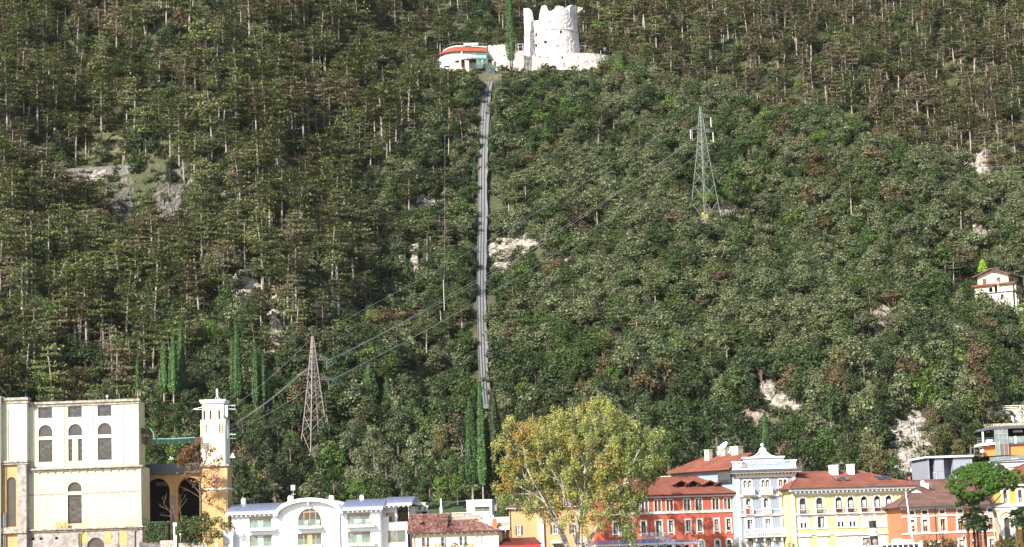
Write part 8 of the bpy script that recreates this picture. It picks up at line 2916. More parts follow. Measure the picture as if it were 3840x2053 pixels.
def power_lines():
 q = 3840 / 2576.0
 pb = hit(*S(0, 795, 1150))
 pb = at_y(*S(0, 793, 1150), 438)
 pb.z = float(terrain(pb.x, pb.y))
 top = at_y(*S(0, 785, 847), 438).z
 p1, half1 = pylon('power_pylon', 'brown steel lattice pylon rising behind the white hotel', pb, top - pb.z, 4.6, 2.05, M.brownsteel, rad(34), .55, .25, 12, .115)
 h1 = top - pb.z
 zA, zB, zC = at_y(*S(19, 400, 292), 438).z - pb.z, at_y(*S(19, 425, 490), 438).z - pb.z, at_y(*S(19, 125, 430), 434).z - pb.z
 tA = arm(p1, M.brownsteel, zA, 3.5, half1, h1, rad(12))
 tB = arm(p1, M.brownsteel, zB, 3.9, half1, h1, rad(12))
 tC = arm(p1, M.brownsteel, zC, 3.4, half1, h1, rad(200))
 mw = p1.matrix_basis
 wA, wB, wC = mw @ tA, mw @ tB, mw @ tC
 gb = at_y(*S(0, 1775, 556), 545)
 gb.z = min(gb.z, float(terrain(gb.x, gb.y)))
 gtop = at_y(*S(0, 1763, 268), 545).z
 p2, half2 = pylon('power_pylon', 'tall green steel lattice pylon on the right wooded slope', gb, gtop - gb.z, 5.9, 2.0, M.greensteel, rad(36), .62, .3, 12, .095)
 tips2 = []
 for (x, y), L_, ang, zt in (((1786, 296), 2.6, 5, 0), ((1790, 333), 3.0, 5, 0), ((1745, 327), 2.9, 185, 0)):
  z = at_y(*S(0, x, y), 545).z - gb.z
  tp = arm(p2, M.greensteel, z, L_, half2, gtop - gb.z, rad(ang))
  MB().tube([tp, tp - Vector((0, 0, 2.5))], .10, 8).build('insulator', M.whiteins, p2)
  tips2.append(p2.matrix_basis @ (tp - Vector((0, 0, 2.6))))
 bar_ = MB().bar((-2.2, -1.4, gtop - gb.z - .7), (0, 0, gtop - gb.z), .09).bar((2.2, 1.4, gtop - gb.z - .3), (0, 0, gtop - gb.z), .09)
 bar_.build('top_bar', M.greensteel, p2)
 for x, y in ((1768, 538), (1779, 543)):
  p = at_y(*S(0, x, y), 543) - gb
  pr = p2.rotation_euler.z
  v = Vector((p.x * math.cos(-pr) - p.y * math.sin(-pr), p.x * math.sin(-pr) + p.y * math.cos(-pr), p.z))
  MB().box(v.x - .3, v.x + .3, v.y - .05, v.y + .05, v.z - .4, v.z + .4).build('yellow_plate', M.hivis, p2)
 for tp, wp, dst in ((tA, wA, tips2[2]), (tB, wB, tips2[1])):
  d = (dst - wp).normalized()
  r_ = -p1.rotation_euler.z
  dl = Vector((d.x * math.cos(r_) - d.y * math.sin(r_), d.x * math.sin(r_) + d.y * math.cos(r_), d.z))
  MB().tube([tp, tp + dl * 1.9], .11, 8).build('insulator', M.teal, p1)
  s0 = tp + dl * 1.9
  jp = [s0.lerp(tp - Vector((1.5, 0, 0)), t) - Vector((0, 0, 7.2 * t * (1 - t) * .9)) for t in [i / 10 for i in range(11)]]
  MB().tube(jp, .05, 5).build('jumper_cable', M.wire, p1)
  MB().tube([tp * .8 + Vector((0, 0, tp.z * .2)), tp * .8 + Vector((0, 0, tp.z * .2 - 2.0))], .05, 5).build('hanger', M.steel, p1)
 d = 1.9
 far = [wA + (tips2[2] - wA).normalized() * d, wB + (tips2[1] - wB).normalized() * d]
 wire('power_line', 'upper power line from the brown pylon up to the green pylon', far[0], tips2[2], 3.0, .036)
 wire('power_line', 'second upper power line running just beside the upper one', far[0] + Vector((.4, 0, -.15)), tips2[0], 2.0, .03)
 wire('power_line', 'lower power line from the brown pylon up to the green pylon', far[1], tips2[1], 3.0, .036)
 wire('power_line', 'thin ground wire leaving the top of the brown pylon uphill', pb + Vector((0, 0, h1)), gb + Vector((0, 0, gtop - gb.z)), 2.0, .025)
 T = TOWER_WIRE
 wire('power_line', 'bright cable from antenna tower to the upper arm of the brown pylon', T[0], wC, .8, .04, M.cable)
 wire('power_line', 'bright cable from antenna tower to the middle of the brown pylon', T[1], wA - Vector((3.4, 0, .3)), .8, .04, M.cable)
 wire('power_line', 'bright cable from antenna tower to the lower arm of the brown pylon', T[2], wB - Vector((3.6, 0, .5)), .9, .04, M.cable)
 wire('power_line', 'thin cable from the tower top up to the brown pylon tip', T[3], pb + Vector((0, 0, h1)), .7, .035)
 a = at_y(*S(1, 90, 132), 378)
 b = at_y(*S(1, -60, -60), 372)
 wire('power_line', 'thin cable leaving the roof corner of the power station to the left', a, b, .2, .035)
 for y0, y1, lb in ((409, 416, 'upper thin line crossing the far right slope'), (421, 430, 'lower thin line crossing the far right slope')):
  wire('power_line', lb, at_y(*S(0, 2240, y0), 555), at_y(*S(0, 2620, y1), 545), .8, .03)
 for x, y0, y1, lb in ((1348 / 1836 * 644 + 644, 632 / 1377 * 483 + 483, 760 / 1377 * 483 + 483, 'lone pale pole left of the lift track at mid slope'),):
  p0, p1_ = at_y(*S(0, x, y1), 492), at_y(*S(0, x, y0), 492)
  tag(MB().tube([(0, 0, -3), (0, 0, p1_.z - p0.z)], .08, 6).build('pole', M.cable, loc=p0), lb, 'pole')
  wire('power_line', 'thin vertical-looking wire climbing from the lone pole to the ridge', p1_, at_y(*S(0, 1119, 250), 620), 3, .025)

power_lines()

# ================================================================== the villa and other masonry on the slope
def villa():
 f = Fac('hillside_villa', 'cream gabled villa with arcaded terraces on the slope at the right edge', 'villa', S(14, 165, 600), 500, -30, zb=at_y(*S(14, 500, 1060), 498).z)
 e, q = f.e, f.q
 uR = q(14, 880, 500)[0]
 zl, zr = q(14, 165, 480)[1], q(14, 880, 372)[1]
 zs = (zl + zr) / 2 - .3
 ua, za = q(14, 625, 290)
 ua = uR / 2
 zg = za - .3
 zfl = q(14, 600, 660)[1]
 body(e, M.cream, 0, uR, .02, 9, 0, zs)
 MB().prism([(0, 0), (uR, 0), (uR, zs), (ua, zg), (0, zs)], 0, .3).build('gable_wall', M.cream, e)
 rf = MB()
 for s, x1 in ((-1, -.9), (1, uR + .9)):
  zz = zs - (zg - zs) / (uR / 2) * .9
  rf.loft([[(ua, -1.2, zg + .35), (x1, -1.2, zz + .25), (x1, -1.2, zz), (ua, -1.2, zg + .08)], [(ua, 10, zg + .35), (x1, 10, zz + .25), (x1, 10, zz), (ua, 10, zg + .08)]])
 rf.build('roof', M.roof_old, e)
 MB().tube([(ua, -1.2, zg + .36), (ua, 10, zg + .36)], .14, 6).build('ridge_tiles', M.roof_old, e)
 tv_aerial(e, ua + .4, 3, zg, .9)
 for x0, y0, x1, y1 in ((280, 538, 370, 665), (605, 503, 697, 615)):
  r = f.r(14, x0, y0, x1, y1)
  MB().box(r[0], r[1], -.08, -.01, r[2], r[3]).box((r[0] + r[1]) / 2 - .02, (r[0] + r[1]) / 2 + .02, -.10, -.08, r[2], r[3]).build('shutter', M.brownwood, e)
 for x0, y0, x1, y1 in ((538, 378, 575, 410), (707, 360, 745, 395)):
  r = f.r(14, x0, y0, x1, y1)
  MB().prism(arc_outline(r[0], r[1], r[2], r[3], 1), -.05, -.01).build('round_vent', M.dark, e)
 for y0, y1, z0_, z1_ in ((1.0, 1.7, 600, 490), (2.9, 3.6, 605, 500), (6.2, 6.9, 660, 545), (7.6, 8.2, 665, 555)):
  za_ = q(14, 900, z0_)[1]
  zb_ = q(14, 900, z1_)[1]
  MB().box(uR + .02, uR + .08, y0, y1, za_, zb_).build('side_window', M.dark, e)
 wl = f.r(14, 290, 680, 1250, 850, 2.2)
 z1, z0_ = q(14, 600, 690, 2.2)[1], q(14, 600, 855, 2.2)[1]
 uq = q(14, 850, 700, 2.2)[0] + 1.4
 ah = [f.r(14, 428, 740, 515, 852, 2.2), f.r(14, 560, 705, 632, 852, 2.2), f.r(14, 700, 740, 760, 852, 2.2)]
 wall('loggia_wall', M.cream, -.2, uq, z0_, z1, [(*ah[0], 1), (*ah[1], 0)], e, -2.2, .5)
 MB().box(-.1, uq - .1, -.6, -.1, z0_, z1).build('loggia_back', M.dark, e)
 MB().loft([[(-.8, -2.9, z1 - .02), (uq + .6, -2.9, z1 - .02), (uq + .6, -2.9, z1 + .12), (-.8, -2.9, z1 + .12)], [(-.3, -.02, z1 + .65), (uq + .1, -.02, z1 + .65), (uq + .1, -.02, z1 + .8), (-.3, -.02, z1 + .8)]]).build('terrace_roof', M.roof, e)
 MB().loft([[(uq + .1, -2.5, z1 - .1), (uq + 1.0, -2.5, z1 - .25), (uq + 1.0, -2.5, z1 - .1), (uq + .1, -2.5, z1 + .1)], [(uq + .1, 9, z1 - .1), (uq + 1.0, 9, z1 - .25), (uq + 1.0, 9, z1 - .1), (uq + .1, 9, z1 + .1)]]).build('side_terrace_roof', M.roof_old, e)
 c = f.r(14, 632, 595, 680, 850, 2.3)
 MB().box(c[0], c[1], -2.6, -2.2, z0_, c[3]).build('chimney', M.cream, e)
 MB().box(-.4, uq + .3, -2.8, 0, z0_ - .12, z0_).build('terrace_floor', M.zinc, e)
 zb_ = -3.5
 a2 = f.r(14, 705, 900, 772, 1005, 2.5)
 wall('base_wall', M.ruin_low, -.2, uq, zb_, z0_ - .12, [(*a2, 1)], e, -2.5, .5)
 MB().box(a2[0], a2[1], -1.9, -1.85, a2[2], a2[3]).build('arch_shade', M.brownwood, e)
 for i in range(6):
  y = -2.2 + i * 2.0
  MB().box(uq + .35, uq + .75, y, y + .45, zb_, z0_ - .3).build('lower_column', M.cream, e)
  MB().box(uq + .35, uq + .75, y, y + .5, z0_, z1 - .15).build('upper_column', M.cream, e)
 MB().box(uq - .1, uq + .9, -2.5, 10, z0_ - .3, z0_ - .13).build('flank_floor', M.roof_old, e)
 MB().box(uq - .5, uq - .2, -2.1, 10, zb_, z1).build('flank_wall', M.cream, e)
 tr = MB().box(-.4, uq + 3, -5.2, -4.6, zb_ - 3, zb_ + .8).build('garden_wall', M.ruin_low, e)
 w = at_y(*S(14, 1090, 800), 492)
 leafy('terrace_shrub', 'dark green shrub before the right terrace of the hillside villa', 'shrub', [((0, 0, 0), .9), ((.5, 0, .3), .7), ((-.4, 0, -.4), .6)], L['dark'], 90, (.2, .4), loc=w)
 p = at_y(*S(14, 290, 420), 503)
 t = thing('lime_conifer', 'small lime green conifer behind the left eave of the hillside villa', 'conifer', p)
 link('crown', cypress_mesh(3.4, 1.35, 44, L['lime'], 1100), t)
 MB().tube([(0, 0, -2), (0, 0, 1)], .1, 5).build('trunk', M.bark, t)

villa()

M.greywall = stone('old_grey_wall_stone', [(.10, .09, .08), (.19, .17, .155), (.28, .25, .23)], 1.2, bump=.5, dist=.1)
M.greywall2 = plaster('old_grey_concrete', (.20, .19, .18), var=.2, streak=.3)

def old_wall():
 q = 3840 / 2576.0
 p = hit(290 * q, 442 * q)
 a, b = at_y(163 * q, 440 * q, p.y - 1), at_y(411 * q, 410 * q, p.y - 1)
 e = thing('ruined_wall', 'long weathered grey retaining wall among pines on the left slope', 'wall', (a.x, p.y - 1, a.z - 2))
 n = 24
 rr = random.Random(8)
 L_ = b.x - a.x
 top = [(L_ * i / n, (b.z - a.z) * (.72 + .28 * i / n) + 2 + rr.uniform(-.18, .12)) for i in range(n + 1)]
 MB().prism([(0, 0), (L_, 0)] + top[::-1], 0, 3).build('masonry', M.greywall, e)
 MB().box(L_ * .62, L_ * 1.0, -.12, 0, 1.5, top[-1][1] - .5).build('concrete_face', M.greywall2, e)
 MB().box(L_ * .2, L_ * .42, -.15, 0, 0, top[8][1] - .9).build('pale_patch', M.limestone, e)
 p = at_y(2468 * q, 568 * q, hit(2468 * q, 568 * q).y - 1)
 t = thing('viewing_platform', 'tiny pale railed platform on the far right slope above the villa', 'platform', p)
 MB().box(-2.2, 2.2, -1, 1, -.3, 0).build('deck', M.trim, t)
 railing(t, M.trim, [(-2.2, -1, 0), (2.2, -1, 0)], 1.1, .6, .03)
 for x in (-2, 0, 2):
  MB().box(x - .1, x + .1, -.9, -.7, -3, -.3).build('stilt', M.trim, t)
 p = hit(2202 * q, 960 * q)
 a = at_y(2203 * q, 945 * q, p.y)
 tag(MB().tube([(0, 0, -1), (.35, 0, a.z - p.z + 1.5)], .12, 6).build('white_mast', M.whitepaint, loc=p), 'small leaning white mast among bushes on the right slope', 'mast')

old_wall()
# ================================================================== cypresses and other marked trees
def cypress(x, yt, yb, w, lb, Y=None, mat='cypress', seed=1, trunk=0, group='slim cypresses on the slope', name='cypress_tree', n=None):
 """x, top, base, width in full-view zoom"""
 q = 3840 / 2576.0
 if Y is None:
  p = hit(x * q, yb * q)
  Y = p.y
 b, t = at_y(x * q, yb * q, Y), at_y(x * q, yt * q, Y)
 e = thing(name, lb, 'cypress', b, 0, group)
 h = t.z - b.z
 R_ = w * q * Y / F / 2
 tr = trunk * q * Y / F
 o = link('crown', cypress_mesh(h - tr, R_, seed, L[mat], n), e, (0, 0, tr))
 MB().tube([(0, 0, -1.5), (0, 0, h * .6)], [max(.16, R_ * .16), .06], 6).build('trunk', M.bark_pine, e)
 return e

for i, (x, yt, yb, w, lb, Y) in enumerate([
  (413, 860, 992, 26, 'dark cypress, left one of the three above the power station', 447), (437, 848, 998, 26, 'dark cypress, middle one of the three above the power station', 446),
  (457, 812, 995, 24, 'tall pointed cypress, right one of the three above the power station', 449), (347, 902, 985, 14, 'small slim cypress left of the three above the power station', 450),
  (598, 806, 1010, 23, 'tallest slim cypress between antenna tower and brown pylon', 446), (587, 850, 1005, 16, 'slim cypress pressed against the left of the tallest one', 448),
  (644, 860, 1022, 19, 'slim cypress, left of the pair just left of the brown pylon', 445), (663, 884, 1020, 18, 'slim cypress, right of the pair just left of the brown pylon', 446), (674, 922, 1016, 16, 'short cypress leaning on the pair left of the brown pylon', 447),
  (1250, 243, 330, 12, 'slim cypress right of the upper track under the fort', None), (1238, 300, 385, 18, 'broad cypress touching the right side of the upper track', None),
  (1152, 288, 400, 13, 'tall slim cypress left of the upper track', None), (1094, 334, 398, 13, 'slim cypress, leftmost one left of the upper track', None), (1168, 348, 392, 11, 'short cypress next to the tall slim one left of the track', None),
  (1310, 335, 402, 10, 'slim cypress, leftmost of the group right of the track', None), (1327, 365, 425, 11, 'short cypress in the middle of the group right of the track', None), (1337, 335, 432, 11, 'taller cypress in the middle of the group right of the track', None),
  (1364, 352, 396, 9, 'slim cypress, right of the middle of the group right of the track', None), (1375, 300, 375, 11, 'highest cypress of the group right of the track', None), (1490, 172, 255, 16, 'slim cypress on the spur below the right end of the fort terrace', None),
  (1195, 400, 460, 11, 'slim cypress close to the left of the track, lower one', None), (1204, 345, 392, 9, 'tiny cypress close to the left of the track, upper one', None), (1036, 130, 178, 17, 'small conical cypress left of the restaurant', None), (800, 535, 578, 12, 'small lone cypress among the pines left of centre', None),
  (1927, 1038, 1128, 20, 'cypress rising behind the sign gable of the blue hotel', 425), (2090, 1010, 1062, 10, 'thin cypress before the pale rock step on the right', 440), (1560, 130, 190, 44, 'broad conical conifer at the right end of the fort terrace', None)]):
 cypress(x, yt, yb, w, lb, Y, 'cypress_far' if i < 9 or i in (24, 25) else 'cypress', 70 + i)
cypress(1190, 998, 1262, 42, 'large broad cypress, left one of the tall pair at the foot of the track', 392, 'cypress', 31, 30, 'tall cypress pair', n=9000)
cypress(1216, 962, 1262, 25, 'tall narrow cypress, right one of the tall pair at the foot of the track', 390, 'cypress_far', 32, 24, 'tall cypress pair', n=7000)
cypress(1287, -40, 176, 29, 'lone tall cypress standing before the fort wall', 651, 'cypress_far', 33, 13, 'lone cypress', n=4200)
cypress(1248, 985, 1265, 58, 'dark drooping spruce behind the tall cypress pair', 396, 'spruce', 34, 8, 'dark conifers by the town', name='spruce_tree', n=9000)
cypress(930, 915, 1012, 46, 'dense bright green conical conifer right of the brown pylon', 452, 'cypress', 35, 2, 'dark conifers by the town', name='conifer_tree', n=3200)
cypress(975, 950, 1012, 22, 'smaller conical conifer right of the dense bright one', 452, 'cypress', 36, 2, 'dark conifers by the town', name='conifer_tree', n=1500)

# ================================================================== big trees between the town and the slope
def mid_trees():
 q = 3840 / 2576.0
 r = random.Random(12)
 spots = []
 for x, y, w, col, Y, lb in (
   (640, 1130, 34, 'dark', 402, 'dense dark tree right of the antenna tower'), (600, 1185, 34, 'dark', 398, 'dark shaded tree behind the left end of the white hotel'), (690, 1180, 38, 'dark', 400, 'dark shaded tree behind the white hotel chimney'),
   (660, 1235, 34, 'dark', 394, 'low dark tree behind the solar roof, left side'), (730, 1225, 26, 'dark', 394, 'low dark tree behind the roof mast'), (640, 1070, 30, 'green', 415, 'mid-green tree right of the tower cables'),
   (610, 1030, 26, 'green', 425, 'mid-green tree between the tower and the twin cypresses'), (700, 1075, 28, 'dark', 420, 'dark tree left of the brown pylon foot'), (730, 1110, 22, 'green', 415, 'leafy tree at the left foot of the brown pylon'),
   (880, 1085, 30, 'grey', 412, 'grey olive tree right of the brown pylon foot'), (940, 1100, 34, 'grey', 408, 'grey olive tree in the garden, broad one'), (1000, 1070, 34, 'grey', 412, 'grey olive tree highest in the garden'),
   (1045, 1120, 34, 'grey', 403, 'grey olive tree above the white flue'), (900, 1160, 36, 'grey', 400, 'grey olive tree behind the vaulted roof'), (970, 1150, 36, 'grey', 400, 'grey olive tree behind the right solar roof'),
   (1010, 1195, 30, 'grey', 396, 'grey olive tree over the end of the solar roof'), (840, 1200, 30, 'green', 396, 'leafy green tree behind the hotel arch'), (900, 1225, 26, 'bright', 392, 'fresh green shrub-like tree behind the right solar roof'),
   (960, 1228, 28, 'green', 392, 'low green tree behind the right chimney of the solar roof'), (1080, 1180, 34, 'green', 396, 'green leafy tree left of the tall cypress pair'), (1130, 1160, 30, 'green', 396, 'green leafy tree touching the tall cypress pair'),
   (1110, 1225, 28, 'bright', 391, 'fresh green tree before the tall cypress pair'), (1060, 1235, 26, 'green', 391, 'low green tree left of the white flue pipe'), (1150, 1215, 24, 'bright', 390, 'fresh green tree beside the white pavilion'),
   (1290, 1180, 40, 'dark', 396, 'dark tree right of the drooping spruce'), (1110, 1100, 30, 'olive', 408, 'yellowish shrubby tree above the green garden trees'), (1160, 1080, 26, 'dark', 410, 'dark tree behind the tall cypress pair'),
   (60, 940, 40, 'olive', 462, 'yellow-green tree behind the left end of the power station'), (20, 920, 34, 'olive', 468, 'yellow-green tree at the left edge above the power station'), (120, 975, 34, 'green', 455, 'green tree above the left windows of the power station'),
   (190, 965, 36, 'olive', 458, 'yellowish tree above the power station roof'), (260, 985, 32, 'grey', 452, 'grey-green tree behind the roof lamp of the power station'), (390, 1030, 36, 'dark', 425, 'dark tree right of the power station flank'),
   (440, 1040, 34, 'green', 420, 'mid-green tree above the pipe bridge'), (395, 1085, 32, 'green', 410, 'mid-green tree below the pipe bridge'), (480, 1010, 34, 'dark', 432, 'dark tree left of the tower top'), (445, 1130, 34, 'bright', 403, 'fresh green tree above the arcade roof'), (390, 1140, 28, 'green', 401, 'low green tree over the arcade roof'),
   (1740, 1090, 46, 'dark', 405, 'dark tree behind the red hotel chimney'), (1680, 1120, 44, 'green', 400, 'mid-green tree right of the big poplar'), (1640, 1060, 40, 'dark', 412, 'dark tree behind the right crown of the poplar'), (1800, 1050, 44, 'dark', 415, 'dark tree above the oblique hotel wing'),
   (2010, 1085, 46, 'green', 410, 'mid-green tree right of the sign gable'), (2070, 1120, 44, 'green', 402, 'mid-green tree behind the left chimney of the yellow hotel'), (2130, 1080, 40, 'dark', 410, 'dark tree above the yellow hotel roof'),
   (2010, 1140, 40, 'dark', 398, 'dark tree between sign gable and yellow roof'), (2190, 1130, 40, 'olive', 402, 'olive-brown tree above the yellow hotel skylights'), (2130, 1150, 36, 'green', 396, 'mid-green tree behind the right chimney of the yellow hotel'),
   (2230, 1170, 40, 'olive', 400, 'rounded olive tree left of the pale cliff'), (2255, 1185, 34, 'green', 396, 'dark green fern-leaved tree at the roof end of the yellow hotel'), (1870, 1085, 44, 'dark', 412, 'dark tree behind the satellite dishes'), (1960, 1100, 36, 'dark', 412, 'dark tree right behind the blue hotel gable'),
   (2350, 1085, 34, 'olive', 424, 'rounded olive tree above the concrete house'), (2400, 1050, 34, 'dark', 432, 'dark tree left of the fenced retaining wall'), (2440, 1090, 26, 'green', 424, 'green tree left of the glass building'), (2390, 1000, 40, 'dark', 445, 'dark tree above the olive tree near the cliff'), (2410, 1120, 20, 'olive', 421, 'small yellowish tree behind the concrete house')):
  c = at_y(x * q, y * q, Y)
  R_ = w * q * Y / F
  k = r.randrange(len(BL))
  s = R_ / 2.35
  z = c.z - 4.2 * s
  e = thing('broadleaf_tree', lb, 'broadleaf tree', (c.x, Y, z), r.uniform(0, 6.28), 'garden trees behind the town')
  e.scale = (s, s, s)
  for nm, me, mt in (('trunk', BL[k][0], M.bark), ('crown', near_crown(k), L[col])):
   if not me.materials:
    me.materials.append(mt)
   o = link(nm, me, e)
   o.material_slots[0].link = 'OBJECT'
   o.material_slots[0].material = mt

_NC = {}

def near_crown(k):
 """denser crown for trees close to the town"""
 if k not in _NC:
  r = random.Random(900 + k)
  lobes = []
  for i in range(22):
   a, h = r.uniform(0, 6.28), r.random()
   qq = math.sqrt(max(.05, 1 - (h * 1.1 - .3) ** 2)) * r.uniform(.5, 1.8)
   lobes.append(((qq * math.cos(a), qq * math.sin(a), 1.1 + h * 4.9), r.uniform(.55, 1.05)))
  C, N = blob_points(lobes, 130, .5, .9, .3)
  _NC[k] = leaf_mesh('crown', C, N, NP.uniform(.16, .36, len(C)), None, 1.6, .3)
 return _NC[k]

mid_trees()

def cliff_shrubs():
 q = 3840 / 2576.0
 for x, y, w, lb in ((2330, 1085, 9, 'small bush on the upper right of the tall whitish cliff'), (2306, 1150, 8, 'small bush hanging on the middle of the tall whitish cliff'), (2262, 1122, 7, 'small bush on the left flank of the tall whitish cliff'), (2340, 1165, 10, 'dark bush at the lower right of the tall whitish cliff'),
      (1960, 985, 7, 'small bush on the pale rock scar above the blue hotel'), (2010, 1000, 7, 'small bush on the broad pale rock step'), (1310, 605, 8, 'small bush on top of the pale rock band by the track'), (1275, 640, 8, 'small bush under the pale rock band by the track'), (640, 700, 9, 'small bush on the upper right of the round pale rock'), (600, 745, 8, 'small bush at the lower left of the round pale rock')):
  p = hit(x * q, y * q)
  k = w * q * p.y / F
  leafy('cliff_shrub', lb, 'shrub', [((0, -3.2, 0), k), ((k, -3, -.2), k * .7), ((-k, -3, 0), k * .7)], L['dark'], 60, (.2, .42), loc=(p.x, p.y, p.z + .3), group='bushes on bare rock')

cliff_shrubs()

def poplar():
 Y0 = 345.0
 p = at_y(*S(13, 860, 1420), Y0)
 p = Vector((p.x, Y0, 1.5))
 e = thing('poplar_tree', 'huge pale-barked poplar with yellowing leaves in front of the houses', 'poplar', p)
 Pt = lambda x, y, d=0.0: at_y(*S(13, x, y), Y0 + d) - p
 r = random.Random(21)
 t = MB()
 limbs = [([(855, 1700), (855, 1370), (868, 1150), (915, 800), (940, 640), (962, 490), (975, 330), (985, 200)], .50, -1.0),
    ([(840, 1500), (740, 1340), (690, 1200), (640, 1120), (560, 960), (450, 880), (300, 800)], .36, -2.2), ([(790, 1400), (700, 1160), (620, 1020), (560, 960)], .22, -2.0),
    ([(690, 1200), (600, 1120), (470, 1050), (400, 930)], .18, -2.8), ([(868, 1150), (760, 900), (680, 750), (620, 650), (560, 490), (500, 340), (480, 260)], .24, -1.6),
    ([(740, 870), (700, 700), (678, 560), (668, 420), (655, 260)], .17, -1.4), ([(900, 880), (840, 740), (812, 560), (800, 430)], .17, -2.0), ([(880, 1370), (960, 1330), (1040, 1190), (1100, 1090), (1160, 1010), (1290, 790), (1340, 690), (1385, 580), (1440, 460)], .34, -2.4),
    ([(1100, 1090), (1250, 1070), (1400, 1110), (1385, 1250), (1400, 1350)], .09, -3.0), ([(470, 810), (390, 640), (360, 460), (340, 370), (330, 260)], .16, -2.6), ([(560, 960), (480, 820), (400, 760), (350, 690)], .12, -3.0),
    ([(940, 640), (880, 490), (840, 400), (800, 300)], .13, -1.6), ([(915, 800), (1000, 620), (1090, 500), (1180, 400), (1260, 380)], .15, -1.8), ([(1290, 790), (1400, 760), (1500, 700)], .10, -2.0), ([(1340, 690), (1450, 620), (1560, 500), (1640, 380)], .11, -1.0),
    ([(868, 1150), (1000, 1000), (1110, 860), (1200, 820), (1280, 860)], .13, -2.6), ([(962, 490), (1060, 300), (1120, 160), (1150, 60)], .12, -.6), ([(680, 750), (560, 700), (510, 640), (500, 560)], .09, -2.4), ([(730, 1000), (735, 880), (760, 800)], .07, -3.0),
    ([(1060, 1200), (1160, 1130), (1240, 1210), (1260, 1260)], .06, -3.4), ([(450, 880), (300, 880), (200, 900)], .08, -2.4), ([(390, 640), (250, 560), (150, 540)], .07, -2.2), ([(850, 1370), (820, 1250), (740, 1050), (770, 900)], .15, -2.5), ([(900, 1370), (905, 1200), (935, 950), (925, 760)], .18, -3.0)]
 for pts, w, d in limbs:
  q_ = [Pt(x, y, d * min(1, max(0, (1450 - y) / 400)) + r.uniform(-.25, .25)) for x, y in pts]
  n = len(q_)
  t.tube(q_, [w * (1 - .8 * i / (n - 1)) for i in range(n)], 7)
  for a, b in zip(q_[1:], q_[2:]):
   for k in range(4):
    c = a.lerp(b, r.random())
    v = Vector((r.uniform(-1, 1), r.uniform(-.8, .8), r.uniform(.4, 1.5))) * r.uniform(.7, 1.7)
    t.tube([c, c + v * .5 + Vector((r.uniform(-.1, .1), 0, .05)), c + v], [.045, .03, .008], 4)
 t.build('trunk', M.bark_pale, e)
 poly = [(75, 430), (110, 400), (200, 195), (330, 185), (440, 175), (550, 150), (640, 75), (760, 110), (850, 90), (930, 60), (1000, 20), (1110, 0), (1200, 40), (1260, 110), (1340, 190), (1430, 240), (1560, 310), (1660, 300), (1690, 420), (1680, 650), (1600, 760), (1480, 820), (1500, 950), (1440, 1050),
   (1400, 1200), (1400, 1350), (1330, 1360), (1270, 1240), (1150, 1180), (1060, 1230), (960, 1330), (800, 1300), (760, 1200), (640, 1150), (520, 1120), (380, 1130), (300, 1030), (130, 960), (70, 870), (60, 760), (150, 700), (80, 560)]

 def inside(x, y):
  c = False
  for (x0, y0), (x1, y1) in zip(poly, poly[1:] + poly[:1]):
   if (y0 > y) != (y1 > y) and x < (x1 - x0) * (y - y0) / (y1 - y0) + x0:
    c = not c
  return c
 U = .40161 * Y0 / F
 A, G = [], []
 tries = 0
 while len(A) + len(G) < 760 and tries < 20000:
  tries += 1
  x, y = r.uniform(60, 1700), r.uniform(0, 1370)
  if not inside(x, y):
   continue
  dens = 1.0 if y < 950 else (.7 if y < 1150 else .5)
  dens *= .25 + 1.2 * float(vnoise(np.array(x / 120), np.array(y / 120), 61))
  if r.random() > dens:
   continue
  xe = (x - 880) / 820
  dep = 7.0 * math.sqrt(max(.05, 1 - xe * xe))
  lob = (tuple(Pt(x, y, r.uniform(-dep * .85, dep * .9))), r.uniform(.36, .82))
  gr = .75 if x > 1230 else (.5 if y > 600 and x < 500 else .12)
  (G if r.random() < gr else A).append(lob)
 for lob, mt, nm in ((A, 'poplar', 'crown'), (G, 'poplar_green', 'crown')):
  C, N = blob_points(lob, 250, .8, 1.6, .1)
  C = C + NP.normal(size=C.shape) * .16
  N = N + np.array([-.25, -.45, .25])
  link(nm, leaf_mesh(nm, C, N, NP.uniform(.15, .32, len(C)), L[mt], 1.25, .25), e)
 print('POPLAR lobes', len(A), len(G))

poplar()

